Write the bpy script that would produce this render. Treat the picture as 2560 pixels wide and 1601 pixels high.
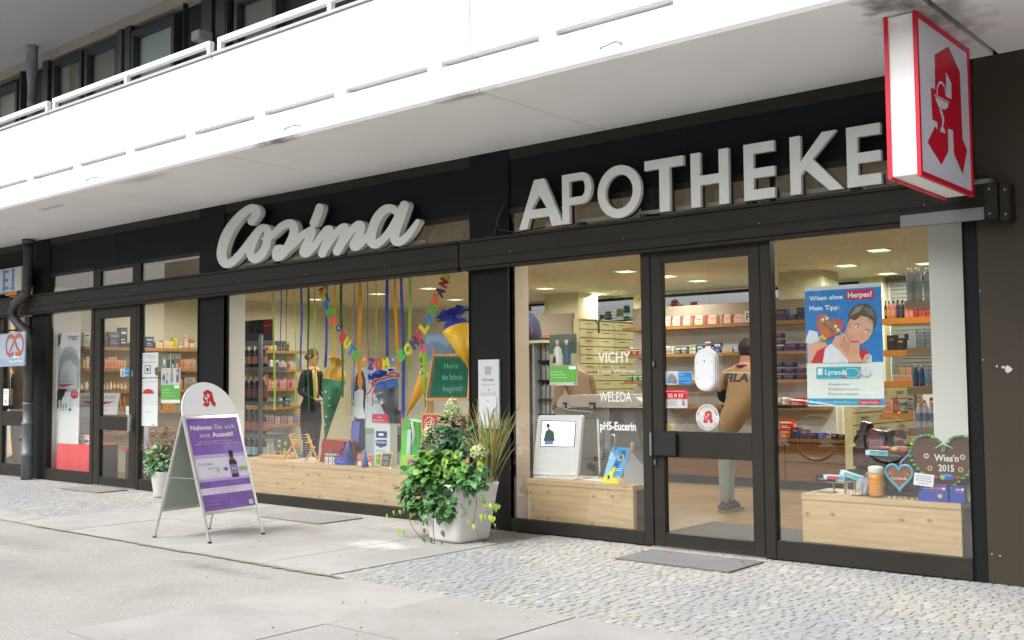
import bpy, bmesh, math, random
import numpy as np
from mathutils import Matrix, Vector
random.seed(7); rad = math.radians
for o in list(bpy.data.objects): bpy.data.objects.remove(o)
scene = bpy.context.scene; COL = scene.collection
# ---------------------------------------------------------------- camera
CAM = np.array([0.0, -6.90293, 1.25]); FPX = 2646.32
RM = np.array([[0.76378729, 0.64541308, -0.00842253], [-0.04441799, 0.03953788, -0.99823033], [-0.6439379, 0.76280975, 0.05886648]])
cd = bpy.data.cameras.new('camera'); co = bpy.data.objects.new('camera', cd); COL.objects.link(co)
cd.sensor_width = 36; cd.lens = FPX / 2560 * 36; cd.clip_start = 0.05; cd.clip_end = 500
co.matrix_world = Matrix(((RM[0][0], -RM[1][0], -RM[2][0], CAM[0]), (RM[0][1], -RM[1][1], -RM[2][1], CAM[1]), (RM[0][2], -RM[1][2], -RM[2][2], CAM[2]), (0, 0, 0, 1)))
scene.camera = co
scene.render.resolution_x = 1024; scene.render.resolution_y = 640
# ---------------------------------------------------------------- light: overcast day
SUN_EL, SUN_ROT = rad(52), rad(200)
w = bpy.data.worlds.new('World'); scene.world = w; w.use_nodes = True
nt = w.node_tree; nt.nodes.clear()
sky = nt.nodes.new('ShaderNodeTexSky'); sky.sky_type = 'NISHITA'; sky.sun_disc = False
sky.sun_elevation = SUN_EL; sky.sun_rotation = SUN_ROT; sky.air_density = 1.0; sky.dust_density = 6.0; sky.ozone_density = 1.0
hs = nt.nodes.new('ShaderNodeHueSaturation'); hs.inputs['Saturation'].default_value = 0.22
bg = nt.nodes.new('ShaderNodeBackground'); bg.inputs['Strength'].default_value = 0.15
wo = nt.nodes.new('ShaderNodeOutputWorld')
nt.links.new(sky.outputs[0], hs.inputs['Color']); nt.links.new(hs.outputs[0], bg.inputs['Color']); nt.links.new(bg.outputs[0], wo.inputs['Surface'])
sl = bpy.data.lights.new('sun', 'SUN'); sl.energy = 0.8; sl.angle = rad(28); sl.color = (1.0, 0.98, 0.95)
so = bpy.data.objects.new('sun', sl); COL.objects.link(so)
sd = Vector((math.sin(SUN_ROT) * math.cos(SUN_EL), math.cos(SUN_ROT) * math.cos(SUN_EL), math.sin(SUN_EL)))
so.rotation_euler = sd.to_track_quat('Z', 'Y').to_euler(); so.location = (0, -8, 12)
scene.view_settings.view_transform = 'Standard'; scene.view_settings.look = 'None'
scene.view_settings.exposure = 0.98; scene.view_settings.gamma = 1.0
# ---------------------------------------------------------------- measuring helpers
def _ray(x, y): return RM.T @ np.array([(x - 1280) / FPX, (y - 800.5) / FPX, 1.0])
def hit(x, y, ax, v):
    r = _ray(x, y); p = CAM + (v - CAM[ax]) / r[ax] * r
    return Vector((float(p[0]), float(p[1]), float(p[2])))
def zoomf(x0, y0, s): return lambda x, y: (x0 + x * s, y0 + y * s)
zA = zoomf(110, 760, .29762); zB = zoomf(590, 780, .26455); zC = zoomf(1640, 760, .2381); zD = zoomf(2180, 640, .33058)
zE = zoomf(1260, 780, .30418); zG = zoomf(1740, 1080, .19024); zI = zoomf(780, 980, .19841); zK = zoomf(1990, 700, .22493)
zH = zoomf(2140, 1060, .15211); zL = zoomf(640, 690, .17857); zM = zoomf(880, 680, .18519); zN = zoomf(1000, 780, .19844)
z2 = zoomf(560, 660, .43646); z21 = zoomf(480, 440, .26468); z22 = zoomf(1120, 440, .26468); z23 = zoomf(1600, 280, .26468)
z14 = zoomf(1900, 0, .26468); z15 = zoomf(1920, 400, .26468); z16 = zoomf(1920, 1201, .26468); z9 = zoomf(940, 980, .27778); z5 = zoomf(1900, 560, .59513)
def onY(f, x, y, Y):
    q = f(x, y) if f else (x, y); return hit(q[0], q[1], 1, Y)
def xz(f, x, y, Y):
    p = onY(f, x, y, Y); return (p.x, p.z)
# ---------------------------------------------------------------- materials
def lin(c):
    if isinstance(c, str):
        c = c.lstrip('#'); c = [int(c[i:i + 2], 16) / 255 for i in (0, 2, 4)]
        return tuple(v / 12.92 if v <= .04045 else ((v + .055) / 1.055) ** 2.4 for v in c)
    return tuple(c)
MATS = {}
def mat(name, c, rough=.6, metal=0, var=0, vs=6, bump=0, bs=60, emit=0, spec=.5, stretch=None, sub=0, coat=0):
    if name in MATS: return MATS[name]
    m = bpy.data.materials.new(name); m.use_nodes = True; n = m.node_tree; b = n.nodes['Principled BSDF']
    c = lin(c); b.inputs['Base Color'].default_value = (*c, 1); b.inputs['Roughness'].default_value = rough
    b.inputs['Metallic'].default_value = metal; b.inputs['Specular IOR Level'].default_value = spec
    if coat: b.inputs['Coat Weight'].default_value = coat; b.inputs['Coat Roughness'].default_value = .1
    if var or bump:
        tc = n.nodes.new('ShaderNodeTexCoord'); mp = n.nodes.new('ShaderNodeMapping')
        n.links.new(tc.outputs['Object'], mp.inputs[0])
        if stretch: mp.inputs['Scale'].default_value = stretch
    if var:
        no = n.nodes.new('ShaderNodeTexNoise'); no.inputs['Scale'].default_value = vs; no.inputs['Detail'].default_value = 5; no.inputs['Roughness'].default_value = .6
        n.links.new(mp.outputs[0], no.inputs['Vector'])
        r = n.nodes.new('ShaderNodeMapRange'); r.inputs[1].default_value = .25; r.inputs[2].default_value = .75
        r.inputs[3].default_value = 1 - var; r.inputs[4].default_value = 1 + var
        n.links.new(no.outputs[0], r.inputs[0])
        mx = n.nodes.new('ShaderNodeMix'); mx.data_type = 'RGBA'; mx.blend_type = 'MULTIPLY'; mx.inputs[0].default_value = 1
        mx.inputs[6].default_value = (*c, 1); n.links.new(r.outputs[0], mx.inputs[7]); n.links.new(mx.outputs[2], b.inputs['Base Color'])
    if bump:
        nb = n.nodes.new('ShaderNodeTexNoise'); nb.inputs['Scale'].default_value = bs; nb.inputs['Detail'].default_value = 4
        n.links.new(mp.outputs[0], nb.inputs['Vector'])
        bp = n.nodes.new('ShaderNodeBump'); bp.inputs['Strength'].default_value = bump; bp.inputs['Distance'].default_value = .01
        n.links.new(nb.outputs[0], bp.inputs['Height']); n.links.new(bp.outputs[0], b.inputs['Normal'])
    if emit:
        b.inputs['Emission Color'].default_value = (*c, 1); b.inputs['Emission Strength'].default_value = emit
    if sub: b.inputs['Transmission Weight'].default_value = sub
    MATS[name] = m; return m
def glass_mat(name, tint=(.97, .98, .97), ior=1.5, rough=0.0, gloss=1.0):
    m = bpy.data.materials.new(name); m.use_nodes = True; n = m.node_tree; n.nodes.clear()
    t = n.nodes.new('ShaderNodeBsdfTransparent'); t.inputs[0].default_value = (*tint, 1)
    g = n.nodes.new('ShaderNodeBsdfGlossy'); g.inputs['Roughness'].default_value = rough; g.inputs[0].default_value = (gloss, gloss, gloss, 1)
    lw = n.nodes.new('ShaderNodeLayerWeight'); lw.inputs[0].default_value = .5
    pw = n.nodes.new('ShaderNodeMath'); pw.operation = 'POWER'; pw.inputs[1].default_value = 5; n.links.new(lw.outputs['Facing'], pw.inputs[0])
    f = n.nodes.new('ShaderNodeMath'); f.operation = 'MULTIPLY_ADD'; f.inputs[1].default_value = .96; f.inputs[2].default_value = .062; n.links.new(pw.outputs[0], f.inputs[0])
    x = n.nodes.new('ShaderNodeMixShader'); o = n.nodes.new('ShaderNodeOutputMaterial')
    n.links.new(f.outputs[0], x.inputs[0]); n.links.new(t.outputs[0], x.inputs[1]); n.links.new(g.outputs[0], x.inputs[2]); n.links.new(x.outputs[0], o.inputs[0])
    MATS[name] = m; return m
def P(h, rough=.55): return mat('print_' + h.lstrip('#'), h, rough)       # printed colour
# ---------------------------------------------------------------- mesh builder
_tc = {}
def text_mesh(s, bold=0, shear=0, res=2, spacing=1.0):
    k = (s, bold, shear, spacing)
    if k in _tc: return _tc[k]
    c = bpy.data.curves.new('t', 'FONT'); c.body = s; c.size = 1; c.offset = bold; c.shear = shear; c.resolution_u = res; c.space_character = spacing
    o = bpy.data.objects.new('t', c); me = bpy.data.meshes.new_from_object(o)
    v = [tuple(p.co) for p in me.vertices]; f = [tuple(p.vertices) for p in me.polygons]
    bpy.data.objects.remove(o); bpy.data.curves.remove(c); bpy.data.meshes.remove(me)
    _tc[k] = (v, f); return _tc[k]
def fill_mesh(loops, extrude=0, bevel=0):
    """closed 2D outlines (with holes) -> filled, optionally extruded mesh data, centred on z=0"""
    c = bpy.data.curves.new('f', 'CURVE'); c.dimensions = '2D'; c.fill_mode = 'BOTH'; c.extrude = extrude; c.bevel_depth = bevel; c.bevel_resolution = 1
    for lp in loops:
        s = c.splines.new('POLY'); s.points.add(len(lp) - 1); s.use_cyclic_u = True
        for i, (x, y) in enumerate(lp): s.points[i].co = (x, y, 0, 1)
    o = bpy.data.objects.new('f', c); me = bpy.data.meshes.new_from_object(o)
    v = [tuple(p.co) for p in me.vertices]; f = [tuple(p.vertices) for p in me.polygons]
    bpy.data.objects.remove(o); bpy.data.curves.remove(c); bpy.data.meshes.remove(me)
    return v, f
LAY = .0012
class MB:
    def __init__(s, T=None): s.v = []; s.f = []; s.fm = []; s.sm = []; s.mats = []; s.lc = {}; s.T = T or Matrix.Identity(4)
    def ly(s, lay):      # no two printed shapes share a plane
        n = s.lc.get(lay, 0); s.lc[lay] = n + 1; return -lay * LAY - min(n, 24) * .00004
    def add(s, vs, fs, m, smooth=False):
        if m not in s.mats: s.mats.append(m)
        k = s.mats.index(m); b = len(s.v); s.v += [tuple(s.T @ Vector(p)) for p in vs]
        s.f += [tuple(i + b for i in f) for f in fs]; s.fm += [k] * len(fs); s.sm += [smooth] * len(fs); return s
    def box(s, x0, y0, z0, x1, y1, z1, m, bev=0):
        x0, x1 = sorted((x0, x1)); y0, y1 = sorted((y0, y1)); z0, z1 = sorted((z0, z1))
        if bev:
            bm = bmesh.new(); bmesh.ops.create_cube(bm, size=1)
            for v in bm.verts: v.co = Vector(((x0 + x1) / 2 + v.co.x * (x1 - x0), (y0 + y1) / 2 + v.co.y * (y1 - y0), (z0 + z1) / 2 + v.co.z * (z1 - z0)))
            bmesh.ops.bevel(bm, geom=bm.edges[:] , offset=min(bev, .3 * min(x1 - x0, y1 - y0, z1 - z0)), segments=2, affect='EDGES')
            bm.verts.index_update(); s.add([v.co[:] for v in bm.verts], [[v.index for v in f.verts] for f in bm.faces], m); bm.free(); return s
        return s.add([(x0, y0, z0), (x1, y0, z0), (x1, y1, z0), (x0, y1, z0), (x0, y0, z1), (x1, y0, z1), (x1, y1, z1), (x0, y1, z1)],
                     [(0, 3, 2, 1), (4, 5, 6, 7), (0, 1, 5, 4), (1, 2, 6, 5), (2, 3, 7, 6), (3, 0, 4, 7)], m)
    def prism(s, pts, y0, y1, m):            # outline in x,z swept along y
        n = len(pts); vs = [(x, y0, z) for x, z in pts] + [(x, y1, z) for x, z in pts]
        return s.add(vs, [tuple(range(n)), tuple(range(2 * n - 1, n - 1, -1))] + [(i, i + n, (i + 1) % n + n, (i + 1) % n) for i in range(n)], m)
    def lathe(s, prof, m, c=(0, 0, 0), n=14, smooth=True, cap=True):
        vs = []; fs = []
        for r, z in prof: vs += [(c[0] + r * math.cos(2 * math.pi * k / n), c[1] + r * math.sin(2 * math.pi * k / n), c[2] + z) for k in range(n)]
        for i in range(len(prof) - 1):
            for k in range(n): fs.append((i * n + k, i * n + (k + 1) % n, (i + 1) * n + (k + 1) % n, (i + 1) * n + k))
        if cap: fs.append(tuple(range(n - 1, -1, -1))); fs.append(tuple((len(prof) - 1) * n + k for k in range(n)))
        return s.add(vs, fs, m, smooth)
    def tube(s, path, r, m, n=8, smooth=True, cap=True):
        path = [Vector(p) for p in path]; vs = []; fs = []; up = Vector((0.13, 0.31, 0.94)); rs = r if isinstance(r, (list, tuple)) else [r] * len(path)
        for i, p in enumerate(path):
            d = (path[min(i + 1, len(path) - 1)] - path[max(i - 1, 0)]).normalized()
            a = d.cross(up); a = a.normalized() if a.length > 1e-4 else Vector((1, 0, 0)); b = d.cross(a)
            vs += [tuple(p + (a * math.cos(2 * math.pi * k / n) + b * math.sin(2 * math.pi * k / n)) * rs[i]) for k in range(n)]
        for i in range(len(path) - 1):
            for k in range(n): fs.append((i * n + k, i * n + (k + 1) % n, (i + 1) * n + (k + 1) % n, (i + 1) * n + k))
        if cap: fs.append(tuple(range(n - 1, -1, -1))); fs.append(tuple((len(path) - 1) * n + k for k in range(n)))
        return s.add(vs, fs, m, smooth)
    def bar(s, a, b, wd, dp, m):             # rectangular bar a->b
        a, b = Vector(a), Vector(b); d = (b - a).normalized(); u = Vector((0, 1, 0)) if abs(d.y) < .9 else Vector((1, 0, 0))
        e = d.cross(u).normalized() * wd / 2; g = d.cross(e).normalized() * dp / 2
        vs = [a + e + g, a - e + g, a - e - g, a + e - g, b + e + g, b - e + g, b - e - g, b + e - g]
        return s.add([tuple(v) for v in vs], [(0, 1, 2, 3), (7, 6, 5, 4), (0, 4, 5, 1), (1, 5, 6, 2), (2, 6, 7, 3), (3, 7, 4, 0)], m)
    def ball(s, c, r, m, n=10, sq=(1, 1, 1)):
        k = n // 2 + 1; prof = [(max(1e-4, r * math.sin(math.pi * i / k)), -r * math.cos(math.pi * i / k)) for i in range(k + 1)]
        b = len(s.v); s.lathe([(p[0], p[1]) for p in prof], m, (0, 0, 0), n)
        for i in range(b, len(s.v)):
            p = s.T.inverted() @ Vector(s.v[i]); s.v[i] = tuple(s.T @ Vector((c[0] + p.x * sq[0], c[1] + p.y * sq[1], c[2] + p.z * sq[2])))
        return s
    # flat graphics on a sheet facing -y, local x right, z up; layer counts outwards
    def flat(s, u0, v0, u1, v1, m, lay=1):
        y = s.ly(lay); return s.add([(u0, y, v0), (u1, y, v0), (u1, y, v1), (u0, y, v1)], [(0, 1, 2, 3)], m)
    def poly(s, pts, m, lay=1):
        y = s.ly(lay); return s.add([(x, y, z) for x, z in pts], [tuple(range(len(pts)))], m)
    def ell(s, cx, cz, rx, rz, m, lay=1, rot=0, n=20):
        c, q = math.cos(rad(rot)), math.sin(rad(rot))
        return s.poly([(cx + rx * math.cos(2 * math.pi * k / n) * c - rz * math.sin(2 * math.pi * k / n) * q, cz + rx * math.cos(2 * math.pi * k / n) * q + rz * math.sin(2 * math.pi * k / n) * c) for k in range(n)], m, lay)
    def ring(s, cx, cz, r0, r1, m, lay=1, n=28, a0=0, a1=360, sz=1.0):
        y = s.ly(lay); vs = []
        for k in range(n + 1):
            a = rad(a0 + (a1 - a0) * k / n)
            vs += [(cx + r0 * math.cos(a), y, cz + r0 * sz * math.sin(a)), (cx + r1 * math.cos(a), y, cz + r1 * sz * math.sin(a))]
        return s.add(vs, [(2 * k, 2 * k + 1, 2 * k + 3, 2 * k + 2) for k in range(n)], m)
    def line(s, pts, wd, m, lay=1):
        y = s.ly(lay)
        for a, b in zip(pts, pts[1:]):
            d = Vector((b[0] - a[0], b[1] - a[1])); L = d.length or 1e-6; nx, nz = -d.y / L * wd / 2, d.x / L * wd / 2
            s.add([(a[0] + nx, y, a[1] + nz), (a[0] - nx, y, a[1] - nz), (b[0] - nx, y, b[1] - nz), (b[0] + nx, y, b[1] + nz)], [(0, 1, 2, 3)], m)
        return s
    def text(s, t, x, z, h, m, lay=2, w=None, bold=0, shear=0, align='l', rot=0, res=2, depth=0):
        """h = cap height; w = total width if given"""
        vs, fs = text_mesh(t, bold, shear, res)
        if not vs: return s
        xs = [v[0] for v in vs]; x0, x1 = min(xs), max(xs); sc = h / .69; sx = (w / (x1 - x0)) if w else sc
        ofs = 0 if align == 'l' else (-(x1 - x0) * sx / 2 if align == 'c' else -(x1 - x0) * sx)
        c, q = math.cos(rad(rot)), math.sin(rad(rot)); y = s.ly(lay); out = []
        for v in vs:
            a, b = (v[0] - x0) * sx + ofs, v[1] * sc; out.append((x + a * c - b * q, y, z + a * q + b * c))
        return s.add(out, fs, m)
    def scribble(s, x, z, wd, h, m, lay=2, seed=0, th=None):     # unreadably small print: short dashes of words
        r = random.Random(seed); u = x; y = s.ly(lay)
        while u < x + wd:
            l = r.uniform(.8, 3.2) * h; e = min(u + l, x + wd)
            if e - u > h * .2: s.add([(u, y, z), (e, y, z), (e, y, z + h * r.uniform(.6, 1)), (u, y, z + h * r.uniform(.6, 1))], [(0, 1, 2, 3)], m)
            u = e + h * .7
        return s
    def build(s, name, parent=None, loc=None, rz=0, rot=None, bevel=0):
        me = bpy.data.meshes.new(name); me.from_pydata(s.v, [], s.f)
        for m in s.mats: me.materials.append(m)
        me.polygons.foreach_set('material_index', s.fm); me.polygons.foreach_set('use_smooth', s.sm); me.update()
        o = bpy.data.objects.new(name, me); COL.objects.link(o)
        if parent: o.parent = parent
        if loc is not None: o.location = loc
        o.rotation_euler = rot if rot else (0, 0, rz)
        if bevel:
            md = o.modifiers.new('bevel', 'BEVEL'); md.width = bevel; md.segments = 2; md.limit_method = 'ANGLE'
        return o
def tag(o, label=None, cat=None, group=None, kind=None):
    if label: o['label'] = label
    if cat: o['category'] = cat
    if group: o['group'] = group
    if kind: o['kind'] = kind
    return o
def thing(name, label, cat, loc=(0, 0, 0), rz=0, group=None, rot=None):
    o = bpy.data.objects.new(name, None); COL.objects.link(o); o.location = loc; o.rotation_euler = rot if rot else (0, 0, rz); o.empty_display_size = .1
    return tag(o, label, cat, group)
def dup(root, loc, rz=0, label=None, group=None, rot=None):
    r = root.copy(); COL.objects.link(r); r.location = loc; r.rotation_euler = rot if rot else (0, 0, rz)
    if label: r['label'] = label
    if group: r['group'] = group
    for ch in [c for c in bpy.data.objects if c.parent == root]:
        c = ch.copy(); COL.objects.link(c); c.parent = r
        for g in [q for q in bpy.data.objects if q.parent == ch]:
            d = g.copy(); COL.objects.link(d); d.parent = c
    return r
def BX(x0, y0, z0, x1, y1, z1, m, bev=0): return MB().box(x0, y0, z0, x1, y1, z1, m, bev)
def TM(loc, rz=0, rx=0, ry=0): return Matrix.Translation(loc) @ Matrix.Rotation(rz, 4, 'Z') @ Matrix.Rotation(rx, 4, 'X') @ Matrix.Rotation(ry, 4, 'Y')
# ---------------------------------------------------------------- palette
WHITE = mat('white_paint', '#f0f1f0', .5, var=.03, vs=2, bump=.08, bs=30)
SOFFIT = mat('soffit_paint', '#ebebec', .7, var=.05, vs=1.2, bump=.15, bs=80)
def stains(m, spots, col):       # grimy patches with their own ragged shape
    n = m.node_tree; b = n.nodes['Principled BSDF']; tc = n.nodes.new('ShaderNodeTexCoord'); src = b.inputs['Base Color'].links[0].from_socket
    no = n.nodes.new('ShaderNodeTexNoise'); no.inputs['Scale'].default_value = 7; no.inputs['Detail'].default_value = 6; n.links.new(tc.outputs['Object'], no.inputs['Vector'])
    for x, y, z, rx, ry, rz, k in spots:
        mp = n.nodes.new('ShaderNodeMapping'); mp.vector_type = 'TEXTURE'; mp.inputs['Location'].default_value = (x, y, z); mp.inputs['Scale'].default_value = (rx, ry, rz); n.links.new(tc.outputs['Object'], mp.inputs[0])
        ln = n.nodes.new('ShaderNodeVectorMath'); ln.operation = 'LENGTH'; n.links.new(mp.outputs[0], ln.inputs[0])
        ad = n.nodes.new('ShaderNodeMath'); ad.operation = 'MULTIPLY_ADD'; ad.inputs[1].default_value = 1.6; n.links.new(no.outputs[0], ad.inputs[0]); n.links.new(ln.outputs['Value'], ad.inputs[2])
        r = n.nodes.new('ShaderNodeMapRange'); r.inputs[1].default_value = .9; r.inputs[2].default_value = 1.75; r.inputs[3].default_value = k; r.inputs[4].default_value = 0; n.links.new(ad.outputs[0], r.inputs[0])
        mx = n.nodes.new('ShaderNodeMix'); mx.data_type = 'RGBA'; n.links.new(r.outputs[0], mx.inputs[0]); n.links.new(src, mx.inputs[6]); mx.inputs[7].default_value = (*lin(col), 1); src = mx.outputs[2]
    n.links.new(src, b.inputs['Base Color'])
DARK = mat('dark_brown_metal', (.025, .0222, .0185), .5, spec=.2, var=.12, vs=3, bump=.06, bs=400)
DARKW = mat('dark_brown_panel', (.0085, .0087, .0095), .6, spec=.15, var=.15, vs=1.5, bump=.1, bs=300)
BLACK = mat('black_plastic', (.012, .012, .014), .4)
BLACKG = mat('black_gap', (.006, .006, .006), .8)
CREAM = mat('cream_wall', '#cbc7ac', .8, var=.03, vs=2)
IWHITE = mat('inner_white', '#e0e0dc', .7, var=.02, vs=2)
CEIL = mat('inner_ceiling', '#c8c6b0', .85, var=.02, vs=2)
GLASS = glass_mat('window_glass')
PGLASS = glass_mat('upper_glass', (.9, .93, .93))
ALU = mat('aluminium', (.62, .63, .64), .32, 1, var=.04, vs=20)
STEEL = mat('brushed_steel', (.55, .56, .57), .35, 1)
LETTER = mat('letter_grey', '#d3d5d3', .5, var=.04, vs=8)
RED = mat('sign_red', '#cf1030', .4)
LETTER_BLACK = mat('letter_black', (.01, .01, .012), .5)
class Grp:
    """a thing whose parts are written in world coordinates"""
    def __init__(s, name, label, cat, base, group=None, rz=0):
        s.base = Vector(base); s.e = thing(name, label, cat, base, rz, group); s.I = (Matrix.Translation(s.base) @ Matrix.Rotation(rz, 4, 'Z')).inverted()
    def mb(s): return MB(s.I.copy())
    def part(s, name, f, parent=None, label=None, bevel=0):
        m = s.mb(); f(m); o = m.build(name, parent or s.e, bevel=bevel)
        if label: o['label'] = label
        return o
    def box(s, name, x0, y0, z0, x1, y1, z1, m, bev=0, parent=None, label=None):
        return s.part(name, lambda b: b.box(x0, y0, z0, x1, y1, z1, m, bev), parent, label)
def struct(o): o['kind'] = 'structure'; return o
# ---------------------------------------------------------------- wood, cobbles
def wood(name, c, c2, knots=1.0, scale=(1, 6, 9), rough=.5):
    m = bpy.data.materials.new(name); m.use_nodes = True; n = m.node_tree; b = n.nodes['Principled BSDF']; b.inputs['Roughness'].default_value = rough
    tc = n.nodes.new('ShaderNodeTexCoord'); mp = n.nodes.new('ShaderNodeMapping'); mp.inputs['Scale'].default_value = scale
    n.links.new(tc.outputs['Object'], mp.inputs[0])
    no = n.nodes.new('ShaderNodeTexNoise'); no.inputs['Scale'].default_value = 3; no.inputs['Detail'].default_value = 6; no.inputs['Distortion'].default_value = .4
    n.links.new(mp.outputs[0], no.inputs['Vector'])
    wv = n.nodes.new('ShaderNodeTexWave'); wv.wave_type = 'BANDS'; wv.bands_direction = 'Z'; wv.inputs['Scale'].default_value = 3.2; wv.inputs['Distortion'].default_value = 9; wv.inputs['Detail'].default_value = 3; wv.inputs['Detail Scale'].default_value = .6
    mp2 = n.nodes.new('ShaderNodeMapping'); mp2.inputs['Scale'].default_value = (.35, 1, 2.2); n.links.new(tc.outputs['Object'], mp2.inputs[0]); n.links.new(mp2.outputs[0], wv.inputs['Vector'])
    ad = n.nodes.new('ShaderNodeMath'); ad.operation = 'MULTIPLY_ADD'; ad.inputs[1].default_value = .16; n.links.new(wv.outputs['Fac'], ad.inputs[0]); n.links.new(no.outputs[0], ad.inputs[2])
    cr = n.nodes.new('ShaderNodeValToRGB'); cr.color_ramp.elements[0].position = .3; cr.color_ramp.elements[1].position = .95
    cr.color_ramp.elements[0].color = (*lin(c), 1); cr.color_ramp.elements[1].color = (*lin(c2), 1); n.links.new(ad.outputs[0], cr.inputs[0])
    last = cr.outputs[0]
    if knots:
        vo = n.nodes.new('ShaderNodeTexVoronoi'); vo.voronoi_dimensions = '2D'; vo.inputs['Scale'].default_value = 5.5; vo.inputs['Randomness'].default_value = 1
        mp3 = n.nodes.new('ShaderNodeMapping'); mp3.inputs['Scale'].default_value = (.8, 1.0, 1.2); mp3.inputs['Rotation'].default_value = (rad(90), 0, 0); n.links.new(tc.outputs['Object'], mp3.inputs[0]); n.links.new(mp3.outputs[0], vo.inputs['Vector'])
        r = n.nodes.new('ShaderNodeMapRange'); r.inputs[1].default_value = .04; r.inputs[2].default_value = .115; r.inputs[3].default_value = .6 * knots; r.inputs[4].default_value = 0
        n.links.new(vo.outputs['Distance'], r.inputs[0])
        gt = n.nodes.new('ShaderNodeMath'); gt.operation = 'GREATER_THAN'; gt.inputs[1].default_value = .45; sp = n.nodes.new('ShaderNodeSeparateColor'); n.links.new(vo.outputs['Color'], sp.inputs[0]); n.links.new(sp.outputs[0], gt.inputs[0])
        mu = n.nodes.new('ShaderNodeMath'); mu.operation = 'MULTIPLY'; n.links.new(gt.outputs[0], mu.inputs[0]); n.links.new(r.outputs[0], mu.inputs[1])
        mx = n.nodes.new('ShaderNodeMix'); mx.data_type = 'RGBA'; n.links.new(mu.outputs[0], mx.inputs[0]); n.links.new(last, mx.inputs[6]); mx.inputs[7].default_value = (*lin('#5a3d22'), 1); last = mx.outputs[2]
    n.links.new(last, b.inputs['Base Color']); MATS[name] = m; return m
PINE = wood('pine_board', '#c2a884', '#a68b66'); PINE2 = wood('pine_board_orange', '#c08a45', '#9a6a30', .6); OAK = wood('oak_shelf', '#a8793c', '#7e5728', 0)
BROWNW = wood('brown_cabinet', '#80561c', '#5e3d12', 0)
def pebble(name, c, c2, sc=220, big=1.2, patch='#8d8780', rough=.85, pf=.35):
    m = bpy.data.materials.new(name); m.use_nodes = True; n = m.node_tree; b = n.nodes['Principled BSDF']; b.inputs['Roughness'].default_value = rough
    tc = n.nodes.new('ShaderNodeTexCoord')
    no = n.nodes.new('ShaderNodeTexNoise'); no.inputs['Scale'].default_value = sc; no.inputs['Detail'].default_value = 3; n.links.new(tc.outputs['Object'], no.inputs['Vector'])
    cr = n.nodes.new('ShaderNodeValToRGB'); cr.color_ramp.elements[0].position = .35; cr.color_ramp.elements[1].position = .65
    cr.color_ramp.elements[0].color = (*lin(c), 1); cr.color_ramp.elements[1].color = (*lin(c2), 1); n.links.new(no.outputs[0], cr.inputs[0])
    n2 = n.nodes.new('ShaderNodeTexNoise'); n2.inputs['Scale'].default_value = big; n2.inputs['Detail'].default_value = 6; n2.inputs['Roughness'].default_value = .65; n.links.new(tc.outputs['Object'], n2.inputs['Vector'])
    r = n.nodes.new('ShaderNodeMapRange'); r.inputs[1].default_value = .42; r.inputs[2].default_value = .68; r.inputs[4].default_value = pf; n.links.new(n2.outputs[0], r.inputs[0])
    mx = n.nodes.new('ShaderNodeMix'); mx.data_type = 'RGBA'; n.links.new(r.outputs[0], mx.inputs[0]); n.links.new(cr.outputs[0], mx.inputs[6]); mx.inputs[7].default_value = (*lin(patch), 1)
    n.links.new(mx.outputs[2], b.inputs['Base Color'])
    bp = n.nodes.new('ShaderNodeBump'); bp.inputs['Strength'].default_value = .5; bp.inputs['Distance'].default_value = .004; n.links.new(no.outputs[0], bp.inputs['Height']); n.links.new(bp.outputs[0], b.inputs['Normal'])
    MATS[name] = m; return m
def gr(h, k=.78):       # ground colours, slightly greyed
    c = lin(h); m = sum(c) / 3; return tuple((v * .65 + m * .35) * k for v in c)
ASPH = pebble('aggregate_concrete', gr('#93908b'), gr('#b4b0aa'), 130, 1.1, gr('#948d84'), pf=.55)
SLABM = [pebble(n_, gr(a_), gr(b_), 160, sc_, gr(c_), pf=.5) for n_, a_, b_, c_, sc_ in (('slab_a', '#a5a3a0', '#b2b0ac', '#8d8982', 1.7), ('slab_b', '#a09e9a', '#adaba7', '#918b80', 2.1), ('slab_c', '#a8a5a0', '#b5b2ad', '#8f867a', 1.4))]
JOINT = pebble('joint_sand', gr('#6d6a5e'), gr('#8b887c'), 90, 2.5, gr('#66703f'), pf=.8)
CJ = pebble('cobble_joint', gr('#807e76', 1.15), gr('#96938b', 1.15), 90, 2.0, gr('#6f7550', 1.1), pf=.9)
MOSS = pebble('joint_moss', '#6a7346', '#858c62', 120, 5, '#8a887e', pf=1.0)
COB = [pebble('cobble_%d' % i, gr(a), gr(b), 60, 9, gr(p), .7) for i, (a, b, p) in enumerate([('#9a9c9f', '#a7a9ac', '#939598'), ('#a3a19d', '#adaba7', '#9b9994'), ('#a8a39a', '#b1aca3', '#a29d94'), ('#adaba7', '#b6b4b0', '#a6a4a0'), ('#94979b', '#a0a3a7', '#8c8f93'), ('#a79f97', '#b0a8a0', '#a0988f')])]
for m_ in SLABM: stains(m_, [(-6.15, -1.22, 0, .42, .2, .1, .8)], '#cbc9c4'); stains(m_, [(-7.4, -1.1, 0, 1.0, .3, .1, .35), (-8.8, -.5, 0, .9, .25, .1, .3), (-6.7, -.6, 0, .6, .25, .1, .35), (-3.2, -3.1, 0, .8, .5, .1, .18)], '#6f675e')
stains(CJ, [(-4.2, -2.1, 0, 1.5, .5, .1, 1.0), (-12.2, -1.9, 0, 1.5, .25, .1, .7)], '#5f7030'); stains(ASPH, [(-9.0, -2.9, 0, 1.6, .25, .1, .4), (-7.5, -3.5, 0, 1.2, .4, .1, .3), (-5.9, -3.3, 0, .35, .5, .1, .3), (-6.3, -2.6, 0, .8, .12, .1, .5), (-8.2, -4.0, 0, .9, .3, .1, .3)], '#5f5c58')
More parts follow.
